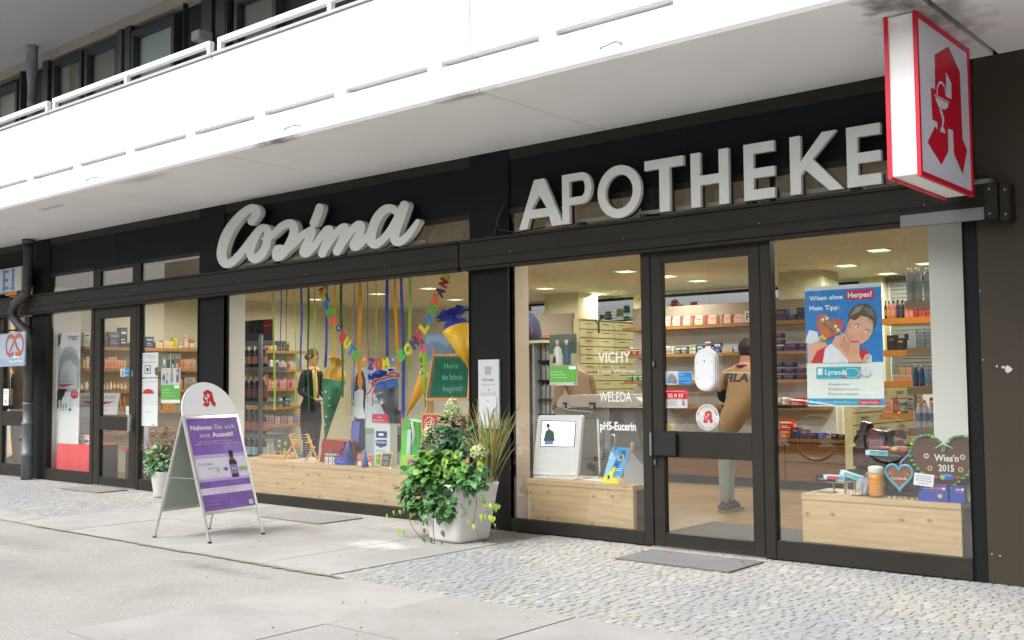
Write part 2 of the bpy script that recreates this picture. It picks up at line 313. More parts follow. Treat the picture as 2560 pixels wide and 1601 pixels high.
# ---------------------------------------------------------------- ground
g = MB(); g.add([(-60, -60, -.012), (40, -60, -.012), (40, 40, -.012), (-60, 40, -.012)], [(0, 1, 2, 3)], ASPH); struct(g.build('ground'))
g = MB(); r = random.Random(3)
g.add([(-9.93, -2.31, -.008), (-5.45, -2.31, -.008), (-5.45, .1, -.008), (-9.93, .1, -.008)], [(0, 1, 2, 3)], JOINT)
def slab(b, x0, y0, x1, y1, rr, z=0.0, gap=.005):
    m = rr.choice(SLABM); dz = rr.uniform(-.0015, .0015); b.box(x0 + gap, y0 + gap, -.007, x1 - gap, y1 - gap, z + dz, m)
xs = [-9.93, -8.97, -8.0, -7.1, -6.2, -5.46]
for i in range(5):
    for y0, y1 in ((-2.31, -1.32), (-1.32, -.62), (-.62, 0.0)):
        if i == 4 and y0 > -1.0: continue
        slab(g, xs[i], y0, xs[i + 1], y1, r, gap=.003)
struct(g.build('paving_slabs'))
g = MB(); xs = [-5.3 + .93 * i for i in range(9)]; ys = [-2.32 - .935 * i for i in range(5)]
g.add([(-5.32, -7.0, -.008), (3.1, -7.0, -.008), (3.1, -2.31, -.008), (-5.32, -2.31, -.008)], [(0, 1, 2, 3)], JOINT)
for i in range(8):
    for j in range(4): slab(g, xs[i], ys[j + 1], xs[i + 1], ys[j], r, gap=.0045)
for i in range(6): slab(g, -10.9 - .96 * i, -2.31, -9.94 - .96 * i, -2.0, r)
struct(g.build('pavement'))
g = MB(); rr = random.Random(5)                         # moss along the slab edge
vs = []; fs = []
for i in range(70):
    x = -9.6 + i * .062; wd = .012 + .03 * rr.random() * (1 if x > -8 else .5)
    vs += [(x, -2.312 - wd, -.004), (x, -2.305, -.004)]
for i in range(69): fs.append((2 * i, 2 * i + 2, 2 * i + 3, 2 * i + 1))
g.add(vs, fs, MOSS); o = g.build('moss_strip'); tag(o, 'green moss growing along the edge of the pale slabs', 'moss', kind='stuff')
def cobbles(name, x0, x1, y0, y1, seed, cell=.078):
    g = MB(); r = random.Random(seed); g.add([(x0, y0, -.006), (x1, y0, -.006), (x1, y1, -.006), (x0, y1, -.006)], [(0, 1, 2, 3)], CJ)
    ph = [r.uniform(0, 6) for _ in range(6)]
    ny = int((y1 - y0) / cell)
    for j in range(ny):
        y = y0 + (j + .5) * cell; x = x0 + r.uniform(0, cell)
        while x < x1 - .03:
            wd = cell * r.uniform(.8, 1.3); cx = min(x + wd / 2, x1 - .03) + r.uniform(-.004, .004); cy = y + r.uniform(-.006, .006)
            hx = wd * .475; hy = cell * .475 * r.uniform(.88, 1.05); rz = r.uniform(-.08, .08)
            h = r.uniform(.001, .0035); c_, s_ = math.cos(rz), math.sin(rz)
            v = math.sin(cx * 1.9 + ph[0] + math.sin(cy * 2.2 + ph[1]) * 1.3) + math.sin(cy * 2.6 + ph[2] + cx * .7) + r.uniform(-1.1, 1.1)
            k = (0 if r.random() < .7 else 4) if v < -.2 else ((1 if r.random() < .8 else 3) if v < .8 else (2 if r.random() < .55 else (3 if r.random() < .7 else 5)))
            pt = lambda a, b, z: (cx + a * hx * c_ - b * hy * s_, cy + a * hx * s_ + b * hy * c_, z)
            o8 = [(-1, -.75), (-.75, -1), (.75, -1), (1, -.75), (1, .75), (.75, 1), (-.75, 1), (-1, .75)]
            jit = [r.uniform(.9, 1.04) for _ in o8]
            vs = [pt(a * q, b * q, -.008) for (a, b), q in zip(o8, jit)] + [pt(a * q * .92, b * q * .92, h - .0045 + r.uniform(-.0007, .0007)) for (a, b), q in zip(o8, jit)]
            g.add(vs, [tuple(range(8, 16))] + [(i, (i + 1) % 8, 8 + (i + 1) % 8, 8 + i) for i in range(8)], COB[k])
            x += wd
    return struct(g.build(name))
cobbles('cobblestones', -5.46, 1.2, -2.31, 0.0, 11, .066); cobbles('cobblestones', -16.6, -9.93, -2.0, 0.0, 12, .08)
# ---------------------------------------------------------------- building
B = Grp('shop_building', 'dark ground floor shopfront under a white concrete balcony', 'building', (-6, 0, 0))
for x0, x1 in ((-14.52, -14.04), (-10.482, -9.998), (-6.302, -5.842), (-2.1, -2.02)):
    B.box('pillar', x0, -.012, 0, x1, .06, 3.262, DARKW)
B.box('wall_panel', -2.02, -.004, 0, 2.5, .3, 3.262, mat('brown_wall_panel', (.044, .0365, .026), .5, spec=.2, var=.15, vs=1.3, bump=.12, bs=250), label='plain brown wall panel right of the window')
def fas(b):
    b.box(-20, .003, 2.745, -2.02, .22, 3.262, DARKW)
    b.box(-20, -.006, 3.165, -2.0, .003, 3.262, DARK)
    for x in (-12.3, -8.2, -4.1): b.box(x - .003, -.001, 2.75, x + .003, .003, 3.165, BLACKG)
B.part('fascia_panel', fas)
def paneobj(x0, x1, z0, z1, parent, y=.0, name='pane', m=None):
    return B.part(name, lambda b: b.box(x0, y, z0, x1, y + .006, z1, m or GLASS), parent)
def frame(b, x0, x1, z0, z1, l, r_, bo, t, y0=-.03, y1=.05, m=DARK):
    "frame round the opening x0..x1 z0..z1 with the given member widths"
    if l: b.box(x0 - l, y0, z0 - bo, x0, y1, z1 + t, m, .004)
    if r_: b.box(x1, y0, z0 - bo, x1 + r_, y1, z1 + t, m, .004)
    if bo: b.box(x0, y0 + .004, z0 - bo, x1, y1 - .004, z0, m, .004)
    if t: b.box(x0, y0 + .004, z1, x1, y1 - .004, z1 + t, m, .004)
def window(x0, x1, z0, z1, l=0, r_=0, bo=0, t=0, name='shop_window', **k):
    f = B.part(name, lambda b: frame(b, x0, x1, z0, z1, l, r_, bo, t, **k)); paneobj(x0, x1, z0, z1, f); return f
BT = 2.285
window(-14.03, -12.87, .15, BT, .02, .085, .145, 0)
window(-11.71, -10.482, .13, BT, .06, .001, .125, 0)
window(-9.998, -6.302, .10, BT, .001, .001, .1, 0)
window(-5.842, -4.5, .105, BT, .012, .085, .1, 0)
window(-3.41, -2.1, .135, BT, .08, .001, .13, 0)
for x0, x1, z1 in ((-14.02, -12.86, 2.73), (-12.66, -11.91, 2.705), (-11.71, -10.482, 2.73), (-9.998, -6.302, 2.7), (-5.842, -4.5, 2.7), (-4.35, -3.41, 2.7), (-3.38, -2.1, 2.7)):
    f = B.part('transom_window', lambda b: frame(b, x0, x1, 2.46, z1, .012, .012, .012, .045, -.01, .03)); paneobj(x0, x1, 2.46, z1, f)
for x0, x1 in ((-12.85, -12.67), (-11.9, -11.72), (-4.49, -4.36)): B.box('mullion', x0, -.018, 2.46, x1, .05, 2.745, DARK)
def door(xo0, xo1, xg0, xg1, zt, zb, r0, r1, handle_left):
    def f(b):
        b.box(xo0, -.026, .012, xg0, .03, 2.27, DARK, .004); b.box(xg1, -.026, .012, xo1, .03, 2.27, DARK, .004)
        b.box(xg0, -.024, .012, xg1, .028, zb, DARK); b.box(xg0, -.024, zt, xg1, .028, 2.27, DARK); b.box(xg0, -.024, r0, xg1, .028, r1, DARK)
    d = B.part('door', f); paneobj(xg0, xg1, zb, r0, d); paneobj(xg0, xg1, r1, zt, d); return d
d1 = door(-12.78, -11.78, -12.63, -11.935, 2.1, .11, .70, .87, 0)
d2 = door(-4.408, -3.495, -4.312, -3.585, 2.15, .11, .68, .875, 1)
B.box('handle_plate', -4.4, -.062, .69, -4.19, -.027, .862, BLACK, .005, d2); B.box('handle', -4.402, -.09, .69, -4.388, -.062, .862, STEEL, .003, d2)
for z in (1.383, .64):
    B.part('lock', lambda b: (b.box(-4.407, -.034, z - .03, -4.375, -.027, z + .03, BLACK, .002), b.lathe([(.006, 0), (.006, .004)], STEEL, (-4.391, -.035, z)), b.box(-4.394, -.037, z - .018, -4.388, -.034, z + .012, STEEL)), d2)
def hdl(b):
    b.bar((-11.83, -.075, .70), (-11.83, -.075, .90), .045, .03, STEEL); b.box(-11.845, -.06, .72, -11.815, -.027, .74, STEEL); b.box(-11.845, -.06, .86, -11.815, -.027, .88, STEEL)
B.part('handle', hdl, d1); B.box('handle_plate', -11.99, -.03, .705, -11.86, -.0245, .865, BLACK, 0, d1)
B.part('lock', lambda b: b.box(-11.87, -.032, 1.36, -11.85, -.026, 1.43, STEEL), d1)
B.box('door_threshold', -12.8, -.05, -.004, -11.72, .3, .011, STEEL); B.box('door_threshold', -4.42, -.05, -.004, -3.48, .3, .011, STEEL)
def chips(b):
    r_ = random.Random(6)
    for x, y, s_ in ((2520, 923, .03), (2508, 918, .012), (2492, 916, .01), (2450, 728, .006), (2458, 900, .006), (2480, 1385, .006), (2500, 1390, .007)):
        p = hit(x, y, 1, -.0055); n = 7; b.add([(p.x + s_ * r_.uniform(.4, 1) * math.cos(6.283 * k / n), -.0055, p.z + s_ * r_.uniform(.4, 1) * math.sin(6.283 * k / n)) for k in range(n)], [tuple(range(n))], P('#b8b4b0'))
B.part('paint_chips', chips)
# balcony
BAL = Grp('balcony', 'long white concrete balcony with parapet and tubular handrail', 'balcony', (-8, -1.5, 3.262))
segs = [(-20, -13.98), (-13.97, -10.915), (-10.905, -7.87), (-7.86, -4.83), (-4.82, -1.885), (-1.85, 2.5)]
def slabs(b):
    for x0, x1 in segs:
        pr = [(-1.53, 3.495), (-1.53, 3.285), (-1.512, 3.262), (0.0, 3.262), (0.0, 3.495)]
        n = 5; vs = [(x0, y, z) for y, z in pr] + [(x1, y, z) for y, z in pr]
        mm = SOFFIT; b.add(vs, [(0, 1, 2, 3, 4), (9, 8, 7, 6, 5)] + [(i, i + n, (i + 1) % n + n, (i + 1) % n) for i in (1, 2, 3, 4)], mm)
        b.add(vs, [(0, n, 1 + n, 1)], WHITE)
    b.box(-20, -1.45, 3.30, 2.5, -.02, 3.48, BLACKG)
stains(SOFFIT, [(6.05, .5, 0, .32, .75, .1, .75), (5.95, .2, 0, .2, .25, .1, .8), (.9, -.02, 0, .4, .09, .05, .85), (3.0, .0, 0, .35, .07, .05, .6), (-1.3, .1, 0, .5, .1, .05, .35), (-3.6, .3, 0, .4, .06, .05, .5)], '#4a4844')
BAL.part('slab', slabs)
seams = [-20.2, -17.14, -14.08, -11.02, -8.0, -4.9, -1.8, 1.3]
for a, b_ in zip(seams, seams[1:]):
    BAL.part('parapet_panel', lambda b: b.box(a + .006, -1.535, 3.532, b_ - .006, -1.44, 4.168, WHITE, .006))
    BAL.part('cap_strip', lambda b: b.box(a + .002, -1.552, 4.170, b_ - .002, -1.40, 4.198, mat('cap_metal', '#b4b2ba', .5, .2), .003))
    def rail(b):
        x0, x1, z0, z1 = a + .07, b_ - .05, 4.275, 4.325
        for u in (x0, x1 - .045, (x0 + x1) / 2): b.box(u, -1.525, 4.1985, u + .045, -1.48, z0, WHITE)
        b.box(x0, -1.53, z0, x1, -1.475, z1, WHITE, .004)
    BAL.part('handrail', rail)
for k in range(20):
    x = -17.6 + k * 1.03
    BAL.part('spacer_block', lambda b: b.box(x - .07, -1.532, 3.495, x + .07, -1.40, 3.5325, WHITE))
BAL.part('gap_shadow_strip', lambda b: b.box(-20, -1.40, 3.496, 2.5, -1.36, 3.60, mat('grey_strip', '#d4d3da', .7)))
for x, y in ((238, 452), (737, 324), (1533, 121)):
    p = hit(x, y, 1, -1.53); BAL.part('drain_spout', lambda b: b.tube([(p.x + .06, -1.53, p.z + .02), (p.x + .05, -1.58, p.z + .02), (p.x - .04, -1.60, p.z + .0), (p.x - .045, -1.60, p.z - .015)], .008, STEEL, 6))
# upper floor
UP = mat('upper_frame', (.028, .032, .040), .45, var=.1, vs=3)
UPB = mat('upper_wall', (.022, .022, .026), .6)
z6 = zoomf(0, 0, .26468)
U = Grp('upper_storey', 'dark framed windows of the upper floor behind the balcony', 'building storey', (-8, 0, 3.5))
U.part('wall', lambda b: (b.box(-20, .12, 3.5, 2.5, .5, 5.76, UPB), b.box(-20, .5, 3.5, 2.5, 7.4, 5.76, UPB)))
for i in range(12):
    x0 = -20 + i * 1.85; U.part('lintel', lambda b: b.box(x0, .0, 5.762, x0 + 1.843, .5, 5.885, mat('lintel_beige', '#a8a294', .7, var=.05, vs=3)))
U.part('ceiling_slab', lambda b: (b.box(-20, -1.55, 5.89, 2.5, 7.4, 6.3, mat('upper_soffit', '#a5a3a6', .8, var=.03))))
wins = [((0, 880), (165, 835), '#b4ad9e'), ((540, 620), (770, 545), '#a0968a'), ((850, 500), (1108, 420), '#90837a'), ((1290, 340), (1640, 215), '#b4c0b8'), ((2270, 60), (2440, -20), '#8f8878')]
for i, (a, b_, c) in enumerate(wins):
    x0, z0 = xz(z6, a[0], a[1], .03); x1, z1 = xz(z6, b_[0], b_[1], .03)
    if i == 0: x0 = x1 - .7
    if i == 4: x1 = x0 + .62
    zt = z1
    def wf(b):
        frame(b, x0, x1, 4.0, zt, .07, .07, .05, .08, -.01, .12, UP)
    f = U.part('window', wf)
    U.part('curtain', lambda b: b.box(x0, .085, 4.0, x1, .11, zt, mat('curtain_%d' % i, c, .9)), f)
    U.part('pane', lambda b: b.box(x0, .05, 4.0, x1, .056, zt, PGLASS), f)
for px, wd in ((210, .05), (440, .16), (1140, .1), (1215, .12), (1740, .01), (1960, .2), (2090, .18), (2150, .02)):
    x, z = xz(z6, px, 500, .0); U.part('post', lambda b: b.box(x - wd / 2, -.02, 3.5, x + wd / 2, .05, 5.76, UP if wd != .1 else mat('post_grey', (.06, .06, .075), .5)))
p = hit(*z6(1905, 360), 1, -.1); U.part('lamp_box', lambda b: b.box(p.x - .06, -.2, p.z - .05, p.x + .1, -.02, p.z + .06, mat('lamp_grey', '#8d9298', .5), .006))
def pipe2(b):
    x, _ = xz(z6, 300, 700, -.25); PM = mat('pipe_grey', (.17, .19, .20), .45, .2, var=.1, vs=6)
    b.lathe([(.052, 3.5), (.052, 5.05), (.056, 5.05), (.056, 5.12), (.052, 5.12), (.052, 5.35), (.075, 5.6), (.075, 5.88), (.085, 5.88), (.085, 5.889)], PM, (x, -.25, 0), 16)
o = MB(); pipe2(o); tag(o.build('downpipe'), 'grey rain pipe with wide funnel top behind the balcony rail', 'rain pipe')
# ---------------------------------------------------------------- interior shell
struct(BX(-14.6, .02, -.01, 2.4, 7.2, .004, mat('shop_floor_tiles', '#8a7250', .35, var=.08, vs=2.5)).build('floor'))
B.box('interior_wall', -14.6, .06, 0, -14.3, 7.2, 3.2, CREAM, label='cream side wall behind the shelves')
B.box('interior_wall', -.6, .31, 0, -.4, 7.2, 3.2, CREAM)
B.part('interior_wall', lambda b: (b.box(-14.3, 7.0, 0, -.6, 7.2, 2.2, IWHITE), b.box(-14.3, 7.0, 2.56, -.6, 7.2, 3.2, IWHITE), b.box(-14.3, 7.0, 2.2, -12.9, 7.2, 2.56, IWHITE), b.box(-5.6, 7.0, 2.2, -.6, 7.2, 2.56, IWHITE)))
B.box('interior_ceiling', -14.3, .62, 2.6, -.6, 7.0, 2.75, CEIL); B.box('interior_ceiling', -14.3, .56, 2.6, -.6, .62, 3.15, mat('bulkhead_beige', '#dccbb2', .8, var=.05))
B.box('interior_ceiling', -14.3, .22, 3.1, -.6, .56, 3.15, mat('bulkhead_top', '#e2d6c4', .8))
B.box('return_wall', -10.2, .062, .004, -10.0, .27, 2.6, IWHITE); B.box('return_wall', -6.06, .062, .004, -5.86, .265, 2.6, mat('peach_wall', '#e2cbb8', .7)); B.box('return_wall', -14.299, .062, .004, -14.04, .45, 2.6, IWHITE)
B.box('return_wall', -2.42, .30, .004, -1.9, .5, 2.6, IWHITE)
for x0, x1, y0, y1, h in ((-10.15, -9.5, 5.9, 6.4, 2.6), (-6.0, -5.42, 5.4, 5.9, 2.6), (-9.14, -8.95, 6.86, 6.99, 2.6), (-5.5, -5.2, 6.8, 6.99, 2.6)):
    B.box('interior_column', x0, y0, 0, x1, y1, h, mat('column_cream', '#c9c4a0', .8))
# rear window band with blinds
def blinds(b):
    x = -12.9
    while x < -5.7:
        x1 = min(x + 1.78, -5.6)
        for k in range(7): z = 2.23 + k * .048; b.add([(x + .01, 6.93, z), (x1 - .01, 6.93, z), (x1 - .01, 6.97, z + .006), (x + .01, 6.97, z + .006)], [(0, 1, 2, 3)], mat('blind_slat', '#9aa4ae', .4))
        b.tube([((x + x1) / 2 - .3, 6.95, 2.2), ((x + x1) / 2, 6.95, 2.5), ((x + x1) / 2 + .3, 6.95, 2.2)], .006, BLACK, 5); x = x1
rw = B.part('rear_window', lambda b: (b.box(-12.9, 7.0, 2.535, -5.6, 7.05, 2.575, BLACK), b.box(-12.9, 7.0, 2.2, -5.6, 7.05, 2.225, BLACK)))
B.part('venetian_blind', blinds, rw)
def dblind(b):
    for k in range(26): z = 1.2 + k * .053; b.box(-5.15, 6.9, z, -3.4, 6.93, z + .045, mat('dark_blind', (.10, .11, .09), .6))
B.part('dark_blind', dblind)
# ---------------------------------------------------------------- awning cassette over the windows
AW = mat('awning_metal', (.020, .0178, .0142), .5, spec=.2, var=.15, vs=4, bump=.05, bs=300); AWG = mat('awning_grey', (.17, .185, .19), .45, var=.08, vs=10)
def awning(x0, x1, label, endr):
    a = Grp('awning_cassette', label, 'awning', (x0, -.06, 2.25))
    def body(b):
        b.box(x0, -.1, 2.262, x1, -.014, 2.478, AW, .004); b.box(x0, -.118, 2.478, x1, -.014, 2.502, AW, .003)
        b.box(x0, -.106, 2.345, x1, -.1, 2.352, AW); b.box(x0, -.104, 2.33, x1, -.1, 2.343, BLACKG)
        x = x0 + .6
        while x < x1 - .1: b.ball((x, -.106, 2.356), .005, ALU, 6); x += 1.15
    a.part('cassette', body)
    a.part('bottom_bar', lambda b: b.box(x0 + .02, -.088, 2.232, x1 - .02, -.02, 2.2605, AW, .004))
    return a
a1 = awning(-14.80, -6.36, 'long dark folded awning box above the left windows', 0)
a2 = awning(-6.35, -1.93, 'dark folded awning box above the right windows, with end bracket', 1)
a3 = awning(-20, -14.95, 'dark folded awning box above the bakery door', 0)
a2.part('cover_strip', lambda b: b.box(-2.45, -.122, 2.222, -1.935, -.1075, 2.30, AWG, .003))
def brk(b):
    b.box(-1.925, -.15, 2.215, -1.85, -.006, 2.44, AW, .006); b.box(-1.845, -.13, 2.2, -1.785, -.006, 2.43, AW, .006)
    for x, z in ((-1.895, 2.4), (-1.895, 2.25), (-1.81, 2.39), (-1.81, 2.24)): b.ball((x, -.152 if x < -1.85 else -.132, z), .009, AWG, 6)
a2.part('end_bracket', brk); a2.part('end_plate', lambda b: b.box(-1.99, -.112, 2.445, -1.9, -.02, 2.474 , AWG))
# ---------------------------------------------------------------- letters
YF = -.13
def extr(loops, parent, name, g, y=YF, d=.036, m=LETTER, back=.036):
    vs, fs = fill_mesh(loops, d / 2, .0); b = g.mb(); M = b.T
    b.add([(v[0], y + d / 2 - v[2], v[1]) for v in vs], [tuple(f) for f in fs], m); o = b.build(name, parent)
    if back:
        vs, fs = fill_mesh(loops, back / 2 - .002, 0); b = g.mb(); b.add([(v[0], y + d + back / 2 - v[2], v[1]) for v in vs], [tuple(f) for f in fs], LETTER_BLACK); b.build('return', o)  # letter outline repeated in black behind the face
    return o
S1 = Grp('shop_lettering', 'eight large grey capital letters reading APOTHEKE on the awning box', 'sign', (-4, -.1, 2.5))
def X(f, x, y): return xz(f, x, y, YF)[0]
Z0 = xz(z22, 750, 503, YF)[1]; Z1 = xz(z22, 812, 40, YF)[1]
z13 = zoomf(960, 150, .26468)
def rect(x0, z0, x1, z1): return [(x0, z0), (x1, z0), (x1, z1), (x0, z1)]
h = Z1 - Z0; st = .072; ba = .072
def pA():
    xl, xr = X(z22, 670, 507), X(z22, 1090, 462); ta, tb = X(z22, 812, 40), X(z22, 905, 28); f = lambda z, a, b: a + (b - a) * (z - Z0) / h
    bl, br = X(z22, 748, 504), X(z22, 980, 472); zb = Z0 + .085; zh = Z0 + .155; ap = X(z22, 857, 155); az = Z0 + .275
    return [[(xl, Z0), (bl, Z0), (f(zb, bl, ap), zb), (f(zb, br, ap), zb), (br, Z0), (xr, Z0), (tb, Z1), (ta, Z1)], [(f(zh, bl, ap), zh), (ap, az), (f(zh, br, ap), zh)]]
def pP():
    x0 = X(z13, 1680, 1095); x1 = x0 + st; xr = X(z13, 1960, 1190); zt = Z1; zm = Z0 + .15; r = (zt - zm) / 2; cz = (zt + zm) / 2
    o = [(x0, Z0), (x1, Z0), (x1, zm)]; cx = xr - r * .8
    o += [(cx + r * .8 * math.cos(t), cz + r * math.sin(t)) for t in np.linspace(-math.pi / 2, math.pi / 2, 14)] + [(x0, zt)]
    r2 = r - .06; hh = [(x1, cz - r2)] + [(cx + (r * .8 - .066) * math.cos(t), cz + r2 * math.sin(t)) for t in np.linspace(-math.pi / 2, math.pi / 2, 12)] + [(x1, cz + r2)]
    return [o, hh]
def pO():
    x0 = X(z22, 1412, 165); x1 = X(z22, 1822, 110); cx = (x0 + x1) / 2; cz = (Z0 + Z1) / 2; rx = (x1 - x0) / 2; rz = h / 2 + .006
    E = lambda a, b: [(cx + a * math.cos(t), cz + b * math.sin(t)) for t in np.linspace(0, 2 * math.pi, 40, endpoint=False)]
    return [E(rx, rz), E(rx - .075, rz - .072)]
def pT():
    x0, x1 = X(z23, 40, 480), X(z23, 405, 425); s0, s1 = X(z23, 180, 570), X(z23, 272, 550)
    return [[(s0, Z0), (s1 + .004, Z0), (s1 + .004, Z1 - ba), (x1, Z1 - ba), (x1, Z1), (x0, Z1), (x0, Z1 - ba), (s0, Z1 - ba)]]
def pH():
    x0, x1, x2, x3 = X(z23, 475, 415), X(z23, 562, 403), X(z23, 740, 372), X(z23, 830, 360); a, b = Z0 + .16, Z0 + .228
    return [[(x0, Z0), (x1, Z0), (x1, a), (x2, a), (x2, Z0), (x3, Z0), (x3, Z1), (x2, Z1), (x2, b), (x1, b), (x1, Z1), (x0, Z1)]]
def pE(x0, x1):
    a, b = Z0 + .155, Z0 + .222; s = x0 + .075
    return [[(x0, Z0), (x1, Z0), (x1, Z0 + ba), (s, Z0 + ba), (s, a), (x1, a), (x1, b), (s, b), (s, Z1 - ba), (x1, Z1 - ba), (x1, Z1), (x0, Z1)]]
def pK():
    x0 = X(z23, 1410, 262); s = x0 + .078; xt = X(z23, 1850, 197); xb = X(z23, 1925, 742); m = Z0 + .2; w_ = .1
    return [[(x0, Z0), (s, Z0), (s, Z0 + .13), (s + .028, Z0 + .165), (xb - w_, Z0), (xb, Z0), (s + .088, m + .028), (xt, Z1), (xt - w_, Z1), (s, Z0 + .222), (s, Z1), (x0, Z1)]]
for lp in (pA(), pP(), pO(), pT(), pH(), pE(X(z23, 975, 333), X(z23, 1262, 293)), pK(), pE(X(z23, 1945, 183), X(z23, 2265, 135))): extr(lp, S1.e, 'letter', S1)
def rails(b, x0, x1, sup):
    b.box(x0, -.058, 2.528, x1, -.03, 2.56, mat('sign_rail', '#7d7f78', .5))
    for x in sup: b.box(x - .03, -.1, 2.5025, x + .03, -.045, 2.53, DARK)
S1.part('support_rail', lambda b: rails(b, -5.4, -2.5, (-5.02, -4.42, -3.52, -2.75)))
def cable(b):
    b.tube([(-5.86, -.03, 2.78), (-5.9, -.05, 2.72), (-5.93, -.06, 2.62), (-5.95, -.06, 2.53), (-6.05, -.07, 2.506)], .012, BLACK, 6)
    b.tube([(-5.88, -.03, 2.76), (-5.95, -.06, 2.66), (-5.9, -.07, 2.56), (-5.7, -.08, 2.513), (-5.4, -.07, 2.53)], .006, BLACK, 6)
b = MB(); cable(b); tag(b.build('power_cable'), 'black cables looping down beside the letter A onto the awning box', 'cable')
# script word traced as strokes
ST = [[(560, 432, 36), (610, 345, 40), (575, 305, 38), (500, 340, 40), (400, 440, 44), (325, 560, 48), (283, 690, 46), (283, 775, 46), (315, 828, 42), (365, 822, 38), (430, 765, 36), (500, 680, 34), (560, 600, 34), (630, 515, 34), (675, 490, 34), (712, 510, 34), (712, 590, 38), (690, 680, 40), (645, 750, 42), (590, 785, 42), (553, 745, 38), (560, 660, 40), (610, 550, 36), (640, 505, 34)],
      [(665, 595, 12), (700, 590, 26), (760, 555, 30), (840, 480, 34), (915, 448, 38), (955, 470, 40), (960, 545, 42), (930, 625, 42), (885, 700, 40), (830, 755, 40), (795, 765, 38), (785, 720, 26), (805, 680, 26), (855, 665, 12)],
      [(870, 720, 30), (960, 640, 34), (1040, 560, 32), (1110, 520, 34), (1130, 520, 38), (1105, 600, 40), (1065, 680, 40), (1052, 725, 38), (1085, 730, 36), (1150, 670, 32), (1220, 570, 32), (1270, 510, 34), (1300, 512, 36), (1285, 590, 40), (1250, 680, 40), (1228, 735, 38)],
      [(1250, 690, 36), (1310, 610, 34), (1380, 520, 34), (1430, 485, 36), (1450, 500, 36), (1430, 580, 40), (1395, 660, 40), (1368, 715, 38)],
      [(1395, 665, 34), (1450, 590, 34), (1520, 500, 34), (1570, 460, 36), (1598, 475, 36), (1580, 550, 40), (1540, 620, 40), (1528, 665, 40), (1560, 665, 36), (1620, 610, 32), (1690, 530, 30)],
      [(1925, 345, 30), (1885, 308, 36), (1820, 318, 40), (1755, 385, 42), (1710, 480, 44), (1690, 580, 44), (1700, 635, 42), (1740, 645, 38), (1800, 600, 36), (1860, 530, 34), (1920, 430, 34), (1970, 340, 36), (1995, 290, 40)],
      [(2005, 280, 44), (1975, 370, 44), (1940, 470, 42), (1915, 560, 42), (1915, 610, 40), (1950, 625, 38), (2010, 590, 34), (2070, 520, 30), (2130, 430, 22)],
      [(1205, 300, 38), (1180, 375, 40), (1152, 445, 40)]]
def contour(strokes, step=5):
    P_ = [p for s in strokes for p in s]; x0 = min(p[0] for p in P_) - 60; x1 = max(p[0] for p in P_) + 60; y0 = min(p[1] for p in P_) - 60; y1 = max(p[1] for p in P_) + 60
    gx = np.arange(x0, x1, step); gy = np.arange(y0, y1, step); GX, GY = np.meshgrid(gx, gy); D = np.full(GX.shape, 1e9)
    for s in strokes:
        # smooth the centre line (Catmull-Rom)
        q = [s[0]] + list(s) + [s[-1]]; pts = []
        for i in range(1, len(q) - 2):
            for t in np.linspace(0, 1, 5, endpoint=False):
                a, b, c, d = map(np.array, q[i - 1:i + 3]); pts.append(.5 * ((2 * b) + (-a + c) * t + (2 * a - 5 * b + 4 * c - d) * t * t + (-a + 3 * b - 3 * c + d) * t ** 3))
        pts.append(np.array(s[-1], float))
        for a, b in zip(pts, pts[1:]):
            dx, dy = b[0] - a[0], b[1] - a[1]; L = dx * dx + dy * dy + 1e-9; t = np.clip(((GX - a[0]) * dx + (GY - a[1]) * dy) / L, 0, 1)
            D = np.minimum(D, np.hypot(GX - a[0] - t * dx, GY - a[1] - t * dy) - (a[2] + t * (b[2] - a[2])))
    D = np.where(np.abs(D) < 1e-6, 1e-6, D); seg = {}
    ny, nx = D.shape
    def e(i, j, k):       # edge point: k=0 horizontal (i,j)-(i,j+1), k=1 vertical (i,j)-(i+1,j)
        a = D[i, j]; b = D[i, j + 1] if k == 0 else D[i + 1, j]; t = a / (a - b)
        return (gx[j] + (step * t if k == 0 else 0), gy[i] + (step * t if k == 1 else 0))
    tabl = {1: [(3, 0)], 2: [(0, 1)], 3: [(3, 1)], 4: [(1, 2)], 5: [(3, 2), (1, 0)], 6: [(0, 2)], 7: [(3, 2)], 8: [(2, 3)], 9: [(2, 0)], 10: [(0, 3), (2, 1)], 11: [(2, 1)], 12: [(1, 3)], 13: [(1, 0)], 14: [(0, 3)]}
    ins = D < 0; nxt = {}
    for i in range(ny - 1):
        for j in range(nx - 1):
            c = ins[i, j] * 1 + ins[i, j + 1] * 2 + ins[i + 1, j + 1] * 4 + ins[i + 1, j] * 8
            if c in (0, 15): continue
            ed = [(i, j, 0), (i, j + 1, 1), (i + 1, j, 0), (i, j, 1)]
            for a, b in tabl[c]: nxt[ed[a]] = ed[b]
    loops = []
    while nxt:
        k0 = next(iter(nxt)); lp = []; k = k0
        while k in nxt: lp.append(e(*k)); k = nxt.pop(k)
        if len(lp) > 8: loops.append(lp)
    return loops
S2 = Grp('shop_lettering', 'large grey handwriting style shop name on the awning box', 'sign', (-8.2, -.1, 2.5))
dl = contour([ST[-1]]); extr([[xz(z21, x, y, YF) for x, y in lp] for lp in dl], S2.e, 'i_stroke', S2, d=.06, back=.03)
ml = contour(ST[:-1]); extr([[xz(z21, x, y, YF) for x, y in lp] for lp in ml], S2.e, 'script_word', S2, d=.06, back=.03)
S2.part('support_rail', lambda b: rails(b, -9.6, -6.8, (-8.97, -7.95, -7.2)))
